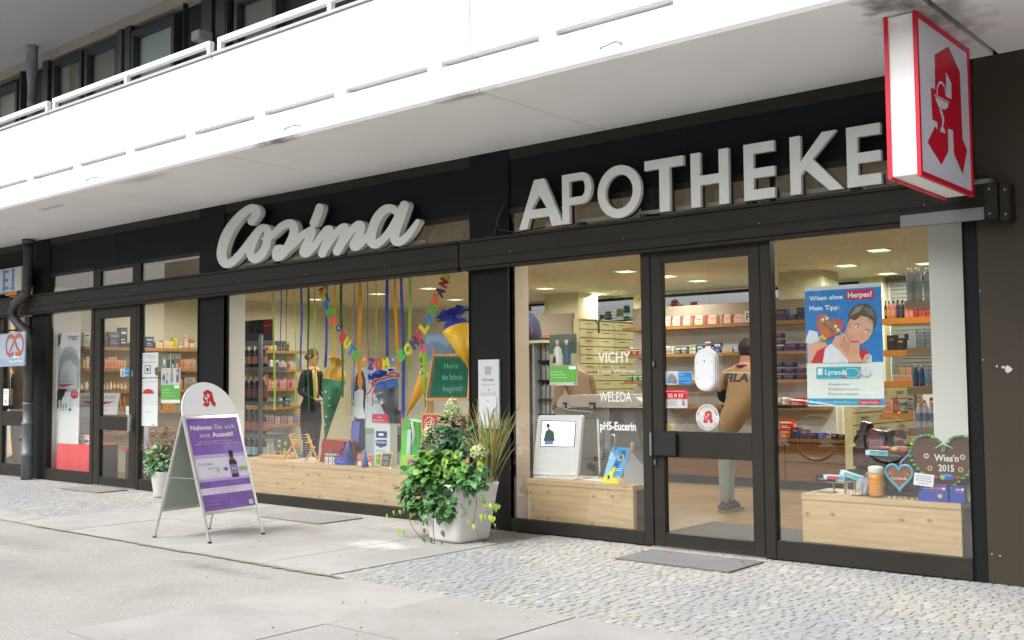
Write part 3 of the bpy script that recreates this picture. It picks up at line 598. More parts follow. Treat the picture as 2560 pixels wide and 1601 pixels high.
# ---------------------------------------------------------------- pharmacy emblem (red A with bowl and snake)
EMB = [(693, 275), (760, 425), (777, 825), (803, 885), (778, 1030), (727, 910), (720, 770), (690, 760), (693, 895), (652, 973), (570, 840), (615, 745), (630, 768), (628, 722), (598, 705), (590, 518), (615, 528), (612, 322)]
EMH = [(677, 423), (710, 490), (712, 587), (680, 572)]
BOWL = [(612, 572), (692, 612), (688, 635), (668, 648), (648, 642), (632, 630)]
RIM = [(607, 556), (697, 602), (696, 609), (607, 563)]
STEM = [(636, 640), (650, 645), (663, 685), (668, 710), (660, 745), (651, 750), (655, 715), (648, 680)]
FOOT = [(646, 752), (662, 750), (676, 790), (642, 778)]
SNAKE = [(624, 560), (626, 515), (638, 490), (652, 488), (668, 510), (678, 566)]
z8 = zoomf(2080, 0, .42328)
def emblem_pts(fn):
    return [[fn(*q) for q in s] for s in (EMB, EMH, BOWL, RIM, STEM, FOOT, SNAKE)]
def on_sign(x, y):
    q = z8(x, y); p = hit(q[0], q[1], 0, -1.962); return (p.y, p.z)
EP = emblem_pts(on_sign); ys = [p[0] for p in EP[0]]; zs = [p[1] for p in EP[0]]; ex0, ez0, ew, eh = min(ys), min(zs), max(ys) - min(ys), max(zs) - min(zs)
EN = [[((p[0] - ex0) / ew, (p[1] - ez0) / eh) for p in s] for s in EP]      # normalised 0..1 (aspect ew:eh)
EASP = ew / eh
def emblem(b, x, z, h, red, white, lay=2):
    wd = h * EASP; f = lambda s: [(x + p[0] * wd, z + p[1] * h) for p in s]
    vs, fs = fill_mesh([f(EN[0]), f(EN[1])]); y = -lay * LAY
    b.add([(v[0], y, v[1]) for v in vs], fs, red)
    for s in EN[2:6]: b.poly(f(s), white, lay + 1)
    b.line(f(EN[6]), h * .02, white, lay + 1)
SG = Grp('pharmacy_sign', 'white box sign with red edges and a big red letter A under the balcony', 'sign', (-2.05, -.68, 3.262))
SW = mat('sign_white', '#f2f3f4', .35); FACEW = mat('sign_face', '#dfe2ee', .25)
SG.part('housing', lambda b: b.box(-2.128, -1.128, 2.362, -1.974, -.232, 3.258, SW, .004))
def rimf(x0, x1):
    def f(b):
        for a in ((-1.14, 2.35, -.22, 2.378), (-1.14, 3.232, -.22, 3.26), (-1.14, 2.378, -1.112, 3.232), (-.248, 2.378, -.22, 3.232)): b.box(x0, a[0], a[1], x1, a[2], a[3], RED)
    return f
SG.part('edge_frame', rimf(-1.982, -1.960)); SG.part('edge_frame', rimf(-2.142, -2.120))
def facep(b, x, sgn):
    b.T = b.T @ (Matrix.Translation((x, 0, 0)) @ Matrix.Rotation(rad(90) * sgn, 4, 'Z'))
def f1(b):
    T0 = b.T.copy(); b.box(-1.974, -1.112, 2.378, -1.968, -.248, 3.232, FACEW)
    b.T = T0 @ Matrix.Translation((-1.968, 0, 0)) @ Matrix.Rotation(rad(90), 4, 'Z'); emblem(b, ex0, ez0, eh, RED, FACEW, 1)
SG.part('face_panel', f1)
SG.part('face_panel', lambda b: b.box(-2.134, -1.112, 2.378, -2.128, -.248, 3.232, FACEW))
# soot stains on the soffit beside it are part of the slab paint: rough dark patch
# ---------------------------------------------------------------- intercom panel
IC = Grp('intercom_panel', 'narrow steel night bell panel with a flap on the dark pillar', 'intercom', (-6.07, -.014, .85))
PANEL = mat('panel_steel', '#c4c7c9', .4, .3)
IC.box('back_plate', -6.192, -.034, .855, -5.95, -.0125, 1.449, PANEL, .004)
IC.box('flap', -6.172, -.041, .875, -5.975, -.034, 1.125, mat('flap_steel', '#cfd2d4', .35, .3), .003)
def icf(b):
    b.T = b.T @ Matrix.Translation((0, -.034, 0))
    for k in range(9): b.flat(-6.114, 1.318 + k * .0085, -6.037, 1.322 + k * .0085, P('#7c8084'), 1)
    b.text('APOTHEKE', -6.145, 1.262, .022, P('#55585c'), 1, w=.135); b.text('NACHTGLOCKE', -6.152, 1.228, .011, P('#8a8d90'), 1, w=.155)
    b.flat(-6.165, 1.14, -5.98, 1.165, P('#a9acae'), 1); b.ell(-6.072, 1.188, .007, .007, P('#222222'), 1)
IC.part('speaker_grille', icf); IC.part('lock', lambda b: b.lathe([(.006, 0), (.006, .003)], BLACK, (-6.075, -.044, 1.095)))
# ---------------------------------------------------------------- door mats, leaves
def matt(name, x0, y0, x1, y1, c, label, rim=True):
    m = Grp(name, label, 'door mat', ((x0 + x1) / 2, (y0 + y1) / 2, 0))
    m.box('mat', x0, y0, 0.002, x1, y1, .0095, mat(name + c, c, .95, var=.1, vs=30, bump=.6, bs=500))
    def rf(b):
        for q in ((x0 - .01, y0 - .01, x1 + .01, y0), (x0 - .01, y1, x1 + .01, y1 + .01), (x0 - .01, y0, x0, y1), (x1, y0, x1 + .01, y1)): b.box(q[0], q[1], .0, q[2], q[3], .009, mat('rust_rim', '#6f645e', .8))
    m.part('frame', rf)
matt('door_mat', -4.32, -.66, -3.44, -.19, '#77777a', 'grey door mat in a rusty rim before the glass door')
matt('door_mat', -8.33, -.74, -7.47, -.24, '#8b8a8a', 'pale grey mat sunk in the slabs below the big window')
matt('door_mat', -12.6, -.52, -11.75, -.14, '#83807c', 'worn grey mat before the narrow left door')
def leaf_pts(L, W): return [(0, 0, 0), (L * .3, W * .5, .004), (L * .7, W * .45, .008), (L, 0, .003), (L * .7, -W * .45, .008), (L * .3, -W * .5, .004)]
LEAFD = [mat('dry_leaf_a', '#b5652f', .8), mat('dry_leaf_b', '#c9876a', .8)]
for k, (px, py) in enumerate(((1598, 1382), (1617, 1380), (1680, 1386), (1310, 1388), (1855, 1407), (1277, 1333), (322, 1243), (742, 1293), (897, 1295), (1190, 1383))):
    p = hit(px, py, 2, .0); z = .012 if (k in (0, 1, 2, 4)) else .009
    b = MB(); b.add(leaf_pts(.045, .025), [(0, 1, 2, 3, 4, 5)], LEAFD[k % 2])
    wh = ['on the door mat, leftmost one', 'on the door mat, beside the leftmost one', 'on the door mat, middle one', 'on the cobbles left of the door mat', 'on the right end of the door mat', 'at the foot of the dark pillar', 'left of the small plant pot', 'at the left end of the pale grey mat', 'at the right end of the pale grey mat', 'on the cobbles right of the big planter'][k]
    tag(b.build('dry_leaf', loc=(p.x, p.y, z), rot=(.1, -.1, k * 1.3)), 'small dry leaf ' + wh, 'leaf', 'fallen dry leaves')
# ---------------------------------------------------------------- downpipe left
PIPE = mat('pipe_dark', (.060, .062, .064), .5, .1, var=.25, vs=9, bump=.1, bs=60); PIPEZ = mat('pipe_zinc', (.15, .16, .17), .5, .3, var=.25, vs=14)
DP = Grp('downpipe', 'dark rain pipe with an offset bend beside the bakery door', 'rain pipe', (-14.25, -.16, 0))
DP.part('pipe', lambda b: (b.lathe([(.085, 3.2), (.085, 3.26)], PIPE, (-14.35, -.16, 0), 18), b.tube([(-14.35, -.16, 3.24), (-14.35, -.16, 2.62), (-14.37, -.165, 2.53), (-14.47, -.18, 2.46), (-14.62, -.2, 2.40), (-14.68, -.21, 2.30), (-14.66, -.2, 2.20), (-14.5, -.18, 2.08), (-14.32, -.165, 1.99), (-14.27, -.16, 1.88), (-14.27, -.16, .36)], .062, PIPE, 16)))
DP.part('lower_pipe', lambda b: (b.lathe([(.075, 0.0), (.075, .30), (.085, .31), (.085, .36), (.072, .37), (.072, .72), (.08, .73), (.08, .77), (.065, .78), (.065, 1.0), (.073, 1.005), (.073, 1.03), (.063, 1.035)], PIPEZ, (-14.27, -.16, 0), 18), b.ball((-14.33, -.21, .55), .04, PIPE, 8)))
DP.part('clamp', lambda b: b.lathe([(.068, 1.7), (.068, 1.73)], PIPE, (-14.27, -.16, 0), 16)); DP.part('clamp', lambda b: b.lathe([(.068, 2.78), (.068, 2.81)], PIPE, (-14.35, -.16, 0), 16))
# ---------------------------------------------------------------- bakery on the left
def bdoor():
    d = B.part('door', lambda b: (b.box(-15.45, -.026, .012, -15.33, .03, 2.22, DARK, .004), b.box(-14.70, -.026, .012, -14.56, .03, 2.22, DARK), b.box(-15.33, -.024, .012, -14.70, .028, .17, DARK), b.box(-15.33, -.024, .70, -14.70, .028, .905, DARK)))
    paneobj(-15.33, -14.70, .17, .70, d); paneobj(-15.33, -14.70, .905, 2.24, d)
bdoor(); B.box('wall_panel', -20, 0, 0, -15.45, .1, 2.75, DARKW)
BW = mat('bakery_wall', '#d9a35c', .7)
B.part('interior_wall', lambda b: (b.box(-20, 2.2, 0, -14.61, 2.3, 2.7, BW), b.box(-20, .35, 2.70, -14.61, 2.2, 2.75, mat('bakery_ceiling', '#e0b070', .8))))
tag(BX(hit(33, 1100, 1, .3).x, .3, .0, hit(64, 1100, 1, .3).x, .34, 2.3, mat('light_board', '#e3b374', .6)).build('wood_panel'), 'tall pale wooden board standing behind the bakery door glass', 'board')
BS = Grp('bakery_sign', 'white box sign with blue serif letters EI above the bakery', 'sign', (-14.9, -.2, 2.6))
def bsf(b):
    x1, z1 = xz(zoomf(0, 400, .26468), 205, 1000, -.2); b.box(x1 - 1.9, -.2, 2.565, x1, -.05, 2.90, mat('old_sign_white', '#b9b8b0', .5, var=.05), .006)
BS.part('housing', bsf)
def bst(b):
    b.T = b.T @ Matrix.Translation((0, -.2, 0)); BL = mat('sign_blue', '#1173c6', .4); xr = -14.70
    def I(x, wd=.06):
        b.flat(x - wd / 2, 2.61, x + wd / 2, 2.86, BL, 3); b.ell(x, 2.86, wd * .95, .022, BL, 3); b.ell(x, 2.61, wd * .95, .022, BL, 3)
    I(xr); I(xr - .27)
    for z in (2.625, 2.735, 2.85): b.flat(xr - .27, z - .02, xr - .12 - (.03 if z == 2.735 else 0), z + .02, BL, 3)
    I(xr - .60); I(xr - .86); b.line([(xr - .86, 2.735), (xr - .60, 2.85)], .04, BL, 3)
BS.part('lettering', bst)
tag(BX(-14.95, -.19, 2.52, -14.6, -.06, 2.563, mat('sign_bulb_orange', '#c07a35', .6)).build('sign_tray'), 'orange brown tray just below the bakery box sign', 'sign tray')
# hanging pretzel sign (printed sheet)
PZ = Grp('pretzel_sign', 'hanging square sign printed with a brown pretzel beside the pipe', 'sign', (-14.6, -.45, 1.5))
def pz(b):
    x1, zt = xz(zoomf(0, 560, .4631), 135, 580, -.45); _, zb = xz(zoomf(0, 560, .4631), 135, 765, -.45)
    w_ = 1.4; b.T = b.T @ Matrix.Translation((x1, -.45, zb)) @ Matrix.Rotation(rad(-8), 4, 'Z'); hh = zt - zb
    b.box(-w_, 0, 0, 0, .02, hh, P('#95a3b3')); b.flat(-w_, .0, 0, hh * .24, P('#8696aa'), 1)
    PB, PD, PL = P('#a4512c'), P('#6f2f1b'), P('#d39a6e'); cx, cz = -.25, hh * .62
    path = [(cx + .19 * math.cos(t), cz + .13 * math.sin(t)) for t in np.linspace(-2.3, 2.3, 20)]
    b.line(path, .055, PD, 1); b.line(path, .042, PB, 2); b.line([(cx + .05, cz - .1), (cx - .08, cz - .02), (cx - .2, cz + .1)], .05, PD, 3); b.line([(cx + .05, cz - .1), (cx - .08, cz - .02), (cx - .2, cz + .1)], .036, PB, 4); b.line([(cx - .38, cz - .08), (cx - .26, cz - .01), (cx - .14, cz + .11)], .036, PB, 4)
    path2 = [(cx - .34 + .19 * math.cos(t), cz + .13 * math.sin(t)) for t in np.linspace(.8, 5.5, 20)]; b.line(path2, .055, PD, 1); b.line(path2, .042, PB, 2)
    for k in range(14): a = -2.2 + k * .33; b.ell(cx + .163 * math.cos(a), cz + .108 * math.sin(a), .006, .004, PL, 5)
    b.text('Mayer-Uhle-Bretze', -.62, .05, .03, P('#e6ecf2'), 3, w=.56); b.scribble(-.5, .11, .3, .02, P('#dfe6ee'), 3, 4)
PZ.part('printed_panel', pz); PZ.part('bracket', lambda b: b.bar((-14.55, -.43, 2.0), (-14.55, -.02, 2.05), .02, .02, BLACK))
ST1 = MB(TM((0, -.0275, 0))); ST1.flat(-15.30, .985, -15.14, 1.22, P('#e9e6e0'), 1); ST1.scribble(-15.27, 1.18, .1, .012, P('#444444'), 2, 1); ST1.scribble(-15.27, 1.15, .1, .012, P('#444444'), 2, 2); ST1.ell(-15.22, 1.04, .018, .03, P('#a02a2a'), 2)
tag(ST1.build('notice'), 'small white notice stuck on the bakery door glass', 'notice')
# ---------------------------------------------------------------- ceiling lamps (lit)
LAMPC = mat('lamp_panel', (1.0, .93, .72), .5, emit=.6)
lampxy = [(-7.25, 3.85), (-7.2, 4.71), (-7.24, 5.56), (-9.45, 6.35), (-9.42, 5.0), (-11.7, 5.54), (-4.15, 3.95), (-5.0, 5.15), (-5.0, 6.44), (-4.23, 5.6), (-11.75, 3.9), (-10.57, 3.8), (-9.42, 3.85),
          (-4.15, 2.3), (-7.25, 2.3), (-9.45, 2.3), (-11.8, 2.2), (-13.2, 1.6), (-13.2, 3.9), (-5.6, 1.1), (-3.0, 1.2), (-8.2, 1.0)]  # unseen lamps added nearer the windows to light the shop
LP = thing('ceiling_lamp', '', 'ceiling lamp', (0, 0, 2.6), 0, 'square lit ceiling lamps')
def lampm(b):
    b.box(-.13, -.13, -.012, .13, .13, .0, IWHITE)
BX(-.12, -.12, -.008, .12, .12, 0, IWHITE).build('frame', LP); BX(-.09, -.09, -.014, .09, .09, -.008, LAMPC).build('diffuser', LP)
ll = bpy.data.lights.new('lamp_light', 'AREA'); ll.shape = 'SQUARE'; ll.size = .2; ll.energy = 13.5; ll.color = (1.0, .96, .87); ll.spread = rad(170)
lo = bpy.data.objects.new('lamp_light', ll); COL.objects.link(lo); lo.parent = LP; lo.location = (0, 0, -.03)
LD = ['in the row over the counter, nearest the glass door', 'in the row over the counter, second', 'in the row over the counter, farthest', 'near the rear blinds behind the single window', 'beside the rear column', 'over the drawers, far left', 'behind the right window, nearest the glass', 'behind the right window, beside the column', 'behind the right window, near the rear blinds', 'behind the right window, far right', 'seen between the hanging ribbons, left one', 'seen between the hanging ribbons, right one', 'in front of the rear column']
for i, (x, y) in enumerate(lampxy):
    lab = 'square lit ceiling lamp ' + (LD[i] if i < len(LD) else 'added unseen for light near the front windows')
    if i == 0: LP.location = (x, y, 2.6); LP['label'] = lab
    else: dup(LP, (x, y, 2.6), 0, lab)
dup(LP, (-15.3, 1.0, 2.68), 0, 'square lit ceiling lamp added to brighten the bakery on the left'); dup(LP, (-16.8, 1.3, 2.68), 0, 'square lit ceiling lamp added farther left to brighten the bakery')  # unseen lamps put in to brighten the bakery
# ---------------------------------------------------------------- goods
_pm = {}
def goods(kind, w_, d, h, c1, c2='#e8e6e0', c3='#b03030'):
    k = (kind, w_, d, h, c1, c2, c3)
    if k in _pm: return _pm[k]
    m1, m2, m3 = P(c1, .4), P(c2, .4), P(c3, .4); b = MB()
    if kind == 'carton':
        b.box(-w_ / 2, -d / 2, 0, w_ / 2, d / 2, h, m1); b.T = Matrix.Translation((0, -d / 2, 0))
        b.flat(-w_ / 2, h * .62, w_ / 2, h * .86, m2, 1); b.flat(-w_ * .38, h * .68, w_ * .3, h * .78, m3, 2)
        for q in range(2): b.flat(-w_ * .38, h * (.2 + .16 * q), w_ * (.32 - .2 * q), h * (.26 + .16 * q), m3, 1)
        b.T = Matrix.Translation((w_ / 2, 0, 0)) @ Matrix.Rotation(rad(90), 4, 'Z'); b.flat(-d * .35, h * .3, d * .35, h * .7, m2, 1)
    elif kind == 'stripe':      # carton with a coloured left band
        b.box(-w_ / 2, -d / 2, 0, w_ / 2, d / 2, h, m1); b.T = Matrix.Translation((0, -d / 2, 0))
        b.poly([(-w_ / 2, 0), (-w_ * .3, 0), (-w_ * .36, h * .5), (-w_ * .2, h), (-w_ / 2, h)], m3, 1); b.flat(-w_ * .15, h * .55, w_ * .42, h * .62, m3, 1); b.flat(-w_ * .1, h * .25, w_ * .38, h * .3, m2, 1)
    elif kind == 'dark':        # dark carton with an orange-red word line
        b.box(-w_ / 2, -d / 2, 0, w_ / 2, d / 2, h, m1); b.T = Matrix.Translation((0, -d / 2, 0))
        b.flat(-w_ * .25, h * .62, w_ * .32, h * .8, m3, 1); b.flat(-w_ * .4, h * .2, w_ * .2, h * .28, m2, 1)
    elif kind == 'bottle':
        r_ = w_ / 2; b.lathe([(r_ * .94, 0), (r_, h * .03), (r_, h * .6), (r_ * .8, h * .72), (r_ * .42, h * .8), (r_ * .4, h * .84)], m1, n=14)
        b.lathe([(r_ * 1.02, h * .15), (r_ * 1.02, h * .5)], m2, n=14, cap=False); b.lathe([(r_ * .5, h * .84), (r_ * .5, h)], m3, n=12)
    elif kind == 'can':
        r_ = w_ / 2; b.lathe([(r_ * .95, 0), (r_, h * .02), (r_, h * .8), (r_ * .75, h * .86), (r_ * .72, h * .87)], m1, n=16); b.lathe([(r_ * .7, h * .87), (r_ * .7, h * .98), (r_ * .6, h)], m2, n=14)
        b.lathe([(r_ * 1.012, h * .25), (r_ * 1.012, h * .6)], P(c3), n=16, cap=False)
    elif kind == 'pump':        # slab-sided lotion bottle with cap
        b.box(-w_ / 2, -d / 2, 0, w_ / 2, d / 2, h * .78, m1, .012); b.box(-w_ * .3, -d * .35, h * .78, w_ * .3, d * .35, h, m3, .004); b.T = Matrix.Translation((0, -d / 2, 0)); b.flat(-w_ * .38, h * .15, w_ * .38, h * .55, m2, 1); b.flat(-w_ * .3, h * .38, w_ * .2, h * .46, m3, 2)
    elif kind == 'tube':
        b.lathe([(w_ * .3, 0), (w_ * .36, h * .2), (w_ * .46, h * .22), (w_ * .48, h * .55)], m1, n=12); b.add([(-w_ * .5, -.003, h), (w_ * .5, -.003, h), (w_ * .5, .003, h), (-w_ * .5, .003, h), (-w_ * .48, -w_ * .3, h * .55), (w_ * .48, -w_ * .3, h * .55), (w_ * .48, w_ * .3, h * .55), (-w_ * .48, w_ * .3, h * .55)], [(0, 1, 2, 3), (4, 5, 1, 0), (5, 6, 2, 1), (6, 7, 3, 2), (7, 4, 0, 3)], m1); b.lathe([(w_ * .31, 0), (w_ * .31, h * .16)], m3, n=12)
    elif kind == 'jar':
        b.lathe([(w_ * .46, 0), (w_ / 2, h * .08), (w_ / 2, h * .6)], m1, n=14); b.lathe([(w_ * .52, h * .6), (w_ * .52, h * .97), (w_ * .48, h)], m3, n=14); b.lathe([(w_ * .505, h * .15), (w_ * .505, h * .5)], m2, n=14, cap=False)
    me = b.build('tmp').data; o = [x for x in bpy.data.objects if x.data == me][0]; bpy.data.objects.remove(o); _pm[k] = me; return me
NMS = {'carton': ('carton', 'box'), 'stripe': ('carton', 'box'), 'dark': ('carton', 'box'), 'bottle': ('bottle', 'bottle'), 'can': ('spray_can', 'spray can'), 'pump': ('lotion_bottle', 'bottle'), 'tube': ('cream_tube', 'tube'), 'jar': ('cream_jar', 'jar')}
def put(spec, x, y, z, rz, label, group):
    me = goods(*spec); nm, cat = NMS[spec[0]]; o = bpy.data.objects.new(nm, me); COL.objects.link(o); o.location = (x, y, z); o.rotation_euler = (0, 0, rz); tag(o, label, cat, group); return o
# a row: list of (n, spec, word) placed one after another along a direction
def row(start, end, d, z, rz, items, where, group):
    """items: (t0..t1 px already turned into metres) -> here (pos, spec, word)"""
    for pos, spec, word in items:
        x, y = (start[0] + d[0] * pos, start[1] + d[1] * pos); put(spec, x, y, z + .002, rz, f'{word} {where}', group)
SIDEX = -14.12
def ys(f, px, py): return hit(*f(px, py), 0, -14.0).y
def side_shelf(ztop, i):
    b = MB(TM((-14.15, 2.35, ztop)).inverted()); b.box(-14.298, .5, ztop - .045, -14.0, 4.36, ztop, OAK)
    o = b.build('wall_shelf', loc=(-14.15, 2.35, ztop)); tag(o, 'long oak shelf on the left side wall, ' + ['topmost', 'second from the top', 'third from the top', 'fourth from the top', 'lowest'][i], 'shelf', 'oak shelves on the left side wall')
for i, z in enumerate((1.80, 1.50, 1.19, .89, .60)): side_shelf(z, i)
def srow(f, py, z, where, items):
    for px0, px1, kind, hpx, c, word in items:
        y0, y1 = ys(f, px0, py), ys(f, px1, py); wd = abs(y1 - y0) * .92; s = (f(0, 1)[1] - f(0, 0)[1])
        dist = abs(hit(*f((px0 + px1) / 2, py), 0, -14.0).y + 6.9); hm = hpx * s * .0052 * (1 + (y0) * .07)
        kk = (round(wd, 3), round(min(.12, max(.03, wd)), 3), round(hm, 3))
        put((kind, *kk, *c), SIDEX + .0, (y0 + y1) / 2, z + .002, rad(90), f'{word} {where}', 'goods on the side wall shelves')
PE = ('#dc9a78', '#ecc6ae', '#a4513a'); YC = ('#d9cfc2', '#efe9df', '#d9a21c'); WB = ('#d2d2d4', '#e8e8ea', '#3f5fae'); DKB = ('#20253c', '#4a5a8a', '#9fb0c8'); OR = ('#d08a1e', '#e2aa3c', '#b86a10'); GN = ('#5f9a2e', '#8fbe58', '#e6efe0'); RD = ('#ac1f40', '#c8607a', '#e6c8c8'); PK = ('#c98a80', '#dcb0a8', '#a04048')
W1 = 'on the {} side shelf behind the left windows'
o1 = ['top', 'second', 'third', 'fourth', 'lowest']
srow(zA, 360, 1.80, W1.format('top'), [(360, 410, 'carton', 130, WB, 'white and blue carton'), (490, 560, 'carton', 95, ('#3a1c28', '#5a2a38', '#7a4a58'), 'dark red carton'), (565, 655, 'carton', 130, ('#39404e', '#566178', '#8894a8'), 'dark grey carton'), (660, 722, 'carton', 170, ('#181a20', '#394250', '#d0d4da'), 'tall black carton'), (810, 870, 'carton', 95, DKB, 'dark blue carton'), (872, 945, 'carton', 95, DKB, 'dark blue carton'), (955, 1020, 'carton', 50, ('#cfae8c', '#e0caa8', '#b8a418'), 'flat beige carton'), (1022, 1104, 'carton', 62, ('#d6b494', '#e0caa8', '#c8b42a'), 'flat beige carton'), (1110, 1150, 'carton', 90, ('#c9bd20', '#ddd468', '#8a8210'), 'yellow carton'), (1160, 1202, 'jar', 48, ('#c4b8a4', '#dcd2c0', '#c8b8a0'), 'pale jar'), (1206, 1250, 'bottle', 115, ('#d8a88c', '#e4c4b0', '#e8d8cc'), 'tall peach bottle'), (1256, 1300, 'jar', 88, ('#c8b090', '#e0d0b8', '#b89050'), 'brownish jar')])
srow(zA, 540, 1.50, W1.format('second'), [(360, 382, 'carton', 75, ('#d8a820', '#e8cc70', '#e8e2d8'), 'yellow carton'), (384, 410, 'carton', 100, YC, 'white yellow-lidded carton')] + [(490 + 26 * i, 513 + 26 * i, 'carton', [88, 110, 82, 98, 100, 108, 70, 68, 66][i], PE, 'peach carton') for i in range(9)] + [(1150, 1196, 'carton', 80, ('#b87838', '#d49a58', '#7a4418'), 'brown carton'), (1200, 1250, 'carton', 78, ('#c49060', '#dab48c', '#8a4a28'), 'tan carton'), (1254, 1296, 'carton', 82, ('#c08a58', '#dab48c', '#4a6a8a'), 'tan carton')])
srow(zA, 720, 1.19, W1.format('third'), [(325, 362, 'bottle', 72, ('#b8a898', '#d8ccc0', '#988878'), 'grey-beige bottle'), (366, 408, 'bottle', 90, YC, 'yellow-capped bottle')] + [(490 + 30 * i, 517 + 30 * i, 'bottle', [88, 68, 60, 92, 90, 92, 60, 58][i], [YC, ('#c8a890', '#e4d4c4', '#e8e0d8'), ('#d4b49a', '#e4d4c4', '#e8e0d8'), YC, ('#c88a4a', '#e8d8c4', '#d9a21c'), ('#c8823a', '#e8d8c4', '#d9a21c'), ('#d0b8a0', '#e8dccc', '#e0d0c0'), ('#d0b8a0', '#e8dccc', '#e0d0c0')][i], ['yellow-capped bottle', 'beige bottle', 'beige bottle', 'yellow-capped bottle', 'amber yellow-capped bottle', 'amber yellow-capped bottle', 'beige bottle', 'beige bottle'][i]) for i in range(8)] + [(1150, 1190, 'carton', 90, ('#c87e20', '#e0a850', '#905010'), 'orange carton'), (1195, 1290, 'carton', 100, ('#8a7e78', '#b0a49c', '#58504c'), 'grey carton')])
srow(zA, 890, .89, W1.format('fourth'), [(560, 590, 'tube', 80, OR, 'orange tube'), (600, 632, 'tube', 88, OR, 'orange tube'), (636, 664, 'tube', 100, OR, 'orange tube'), (667, 692, 'tube', 96, OR, 'orange tube'), (694, 724, 'tube', 125, OR, 'orange tube'), (962, 1010, 'carton', 125, ('#8a8480', '#b8b0a8', '#c08030'), 'grey carton'), (1015, 1070, 'carton', 60, ('#c88830', '#e0b060', '#8a5010'), 'orange carton'), (1075, 1118, 'carton', 58, ('#c88830', '#e0b060', '#8a5010'), 'orange carton')])
srow(zA, 1065, .60, W1.format('lowest'), [(830, 868, 'carton', 60, PE, 'peach carton'), (870, 906, 'carton', 62, PE, 'peach carton'), (600, 640, 'carton', 70, GN, 'green carton'), (645, 676, 'carton', 85, RD, 'pinkish red carton'), (680, 714, 'carton', 84, RD, 'pinkish red carton'), (500, 540, 'pump', 90, ('#c4c4ce', '#dedee6', '#303a70'), 'white lotion bottle')])
W2 = 'on the {} side shelf behind the ribbons'
srow(zB, 340, 1.80, W2.format('top'), [(262, 285, 'bottle', 70, ('#3a1a18', '#7a3a30', '#1a1010'), 'small dark bottle'), (288, 338, 'carton', 30, ('#8a2a1a', '#b85a40', '#5a1810'), 'flat red carton'), (362, 386, 'bottle', 70, ('#b0a028', '#d0c870', '#d8d0b0'), 'yellow bottle'), (388, 402, 'bottle', 105, ('#c8b8a8', '#e0d4c8', '#e8e4e0'), 'tall white bottle'), (404, 420, 'bottle', 125, ('#d0c0b0', '#e0d4c8', '#e8e4e0'), 'tall white bottle')] + [(430 + 24 * i, 450 + 24 * i, 'bottle', 78, ('#2a201c', '#7a6a28', '#14100e'), 'dark bottle') for i in range(5)])
srow(zB, 525, 1.50, W2.format('second'), [(268, 292, 'carton', 70, PK, 'pink carton'), (295, 320, 'carton', 70, PK, 'pink carton')] + [(358 + 27 * i, 382 + 27 * i, 'carton', [85, 80, 100, 70, 78, 60, 80, 72, 55][i], [WB, ('#c0b0a8', '#d8ccc4', '#2a2a34'), ('#2a3040', '#c8c0b8', '#8a8a94'), ('#c8b8b0', '#dcd0c8', '#583a3a'), ('#c0aca0', '#dcd0c8', '#8a6a60'), ('#c0aca0', '#dcd0c8', '#8a6a60'), ('#a83a48', '#d8a8a8', '#701820'), ('#b8b0a8', '#d8d0c8', '#706860'), ('#b8b0a8', '#d8d0c8', '#706860')][i], ['white carton', 'grey carton', 'black-topped carton', 'beige carton', 'beige carton', 'beige carton', 'red carton', 'grey carton', 'grey carton'][i]) for i in range(9)])
srow(zB, 715, 1.19, W2.format('third'), [(265, 298, 'carton', 75, ('#b85a48', '#d49a88', '#8a2a20'), 'reddish carton'), (300, 332, 'carton', 135, ('#b86a54', '#d8a890', '#8a2a20'), 'tall reddish carton')] + [(340 + 28 * i, 365 + 28 * i, 'carton', [90, 70, 92, 88, 80, 92, 84, 90, 92][i], [PK, ('#c09080', '#dcbcb0', '#a83a40'), PK, ('#a84850', '#d0a0a0', '#781820')][i % 4], ['pink carton', 'rose carton', 'pink carton', 'red carton'][i % 4]) for i in range(9)])
srow(zB, 890, .89, W2.format('fourth'), [(308, 340, 'bottle', 95, ('#b8b4ac', '#d4d0c8', '#78a890'), 'pale bottle'), (345, 378, 'bottle', 80, ('#88a890', '#c4d4c8', '#e0e4e0'), 'pale green bottle'), (382, 408, 'bottle', 92, ('#b8b4ac', '#d4d0c8', '#98a8a0'), 'pale bottle'), (438, 480, 'jar', 78, ('#b0aca4', '#d4d0c8', '#e0dcd4'), 'pale jar'), (488, 538, 'carton', 88, ('#1f5a64', '#3a8088', '#a0c8c8'), 'dark teal carton')])
srow(zB, 1072, .60, W2.format('lowest'), [(270 + 60 * i, 325 + 60 * i, 'carton', [95, 92, 75, 80, 70, 70][i], [('#a89488', '#c4b4a8', '#88746a'), ('#8a7a8a', '#b0a0b8', '#503868')][i % 2], ['wide beige carton', 'wide purple-grey carton'][i % 2]) for i in range(6)])
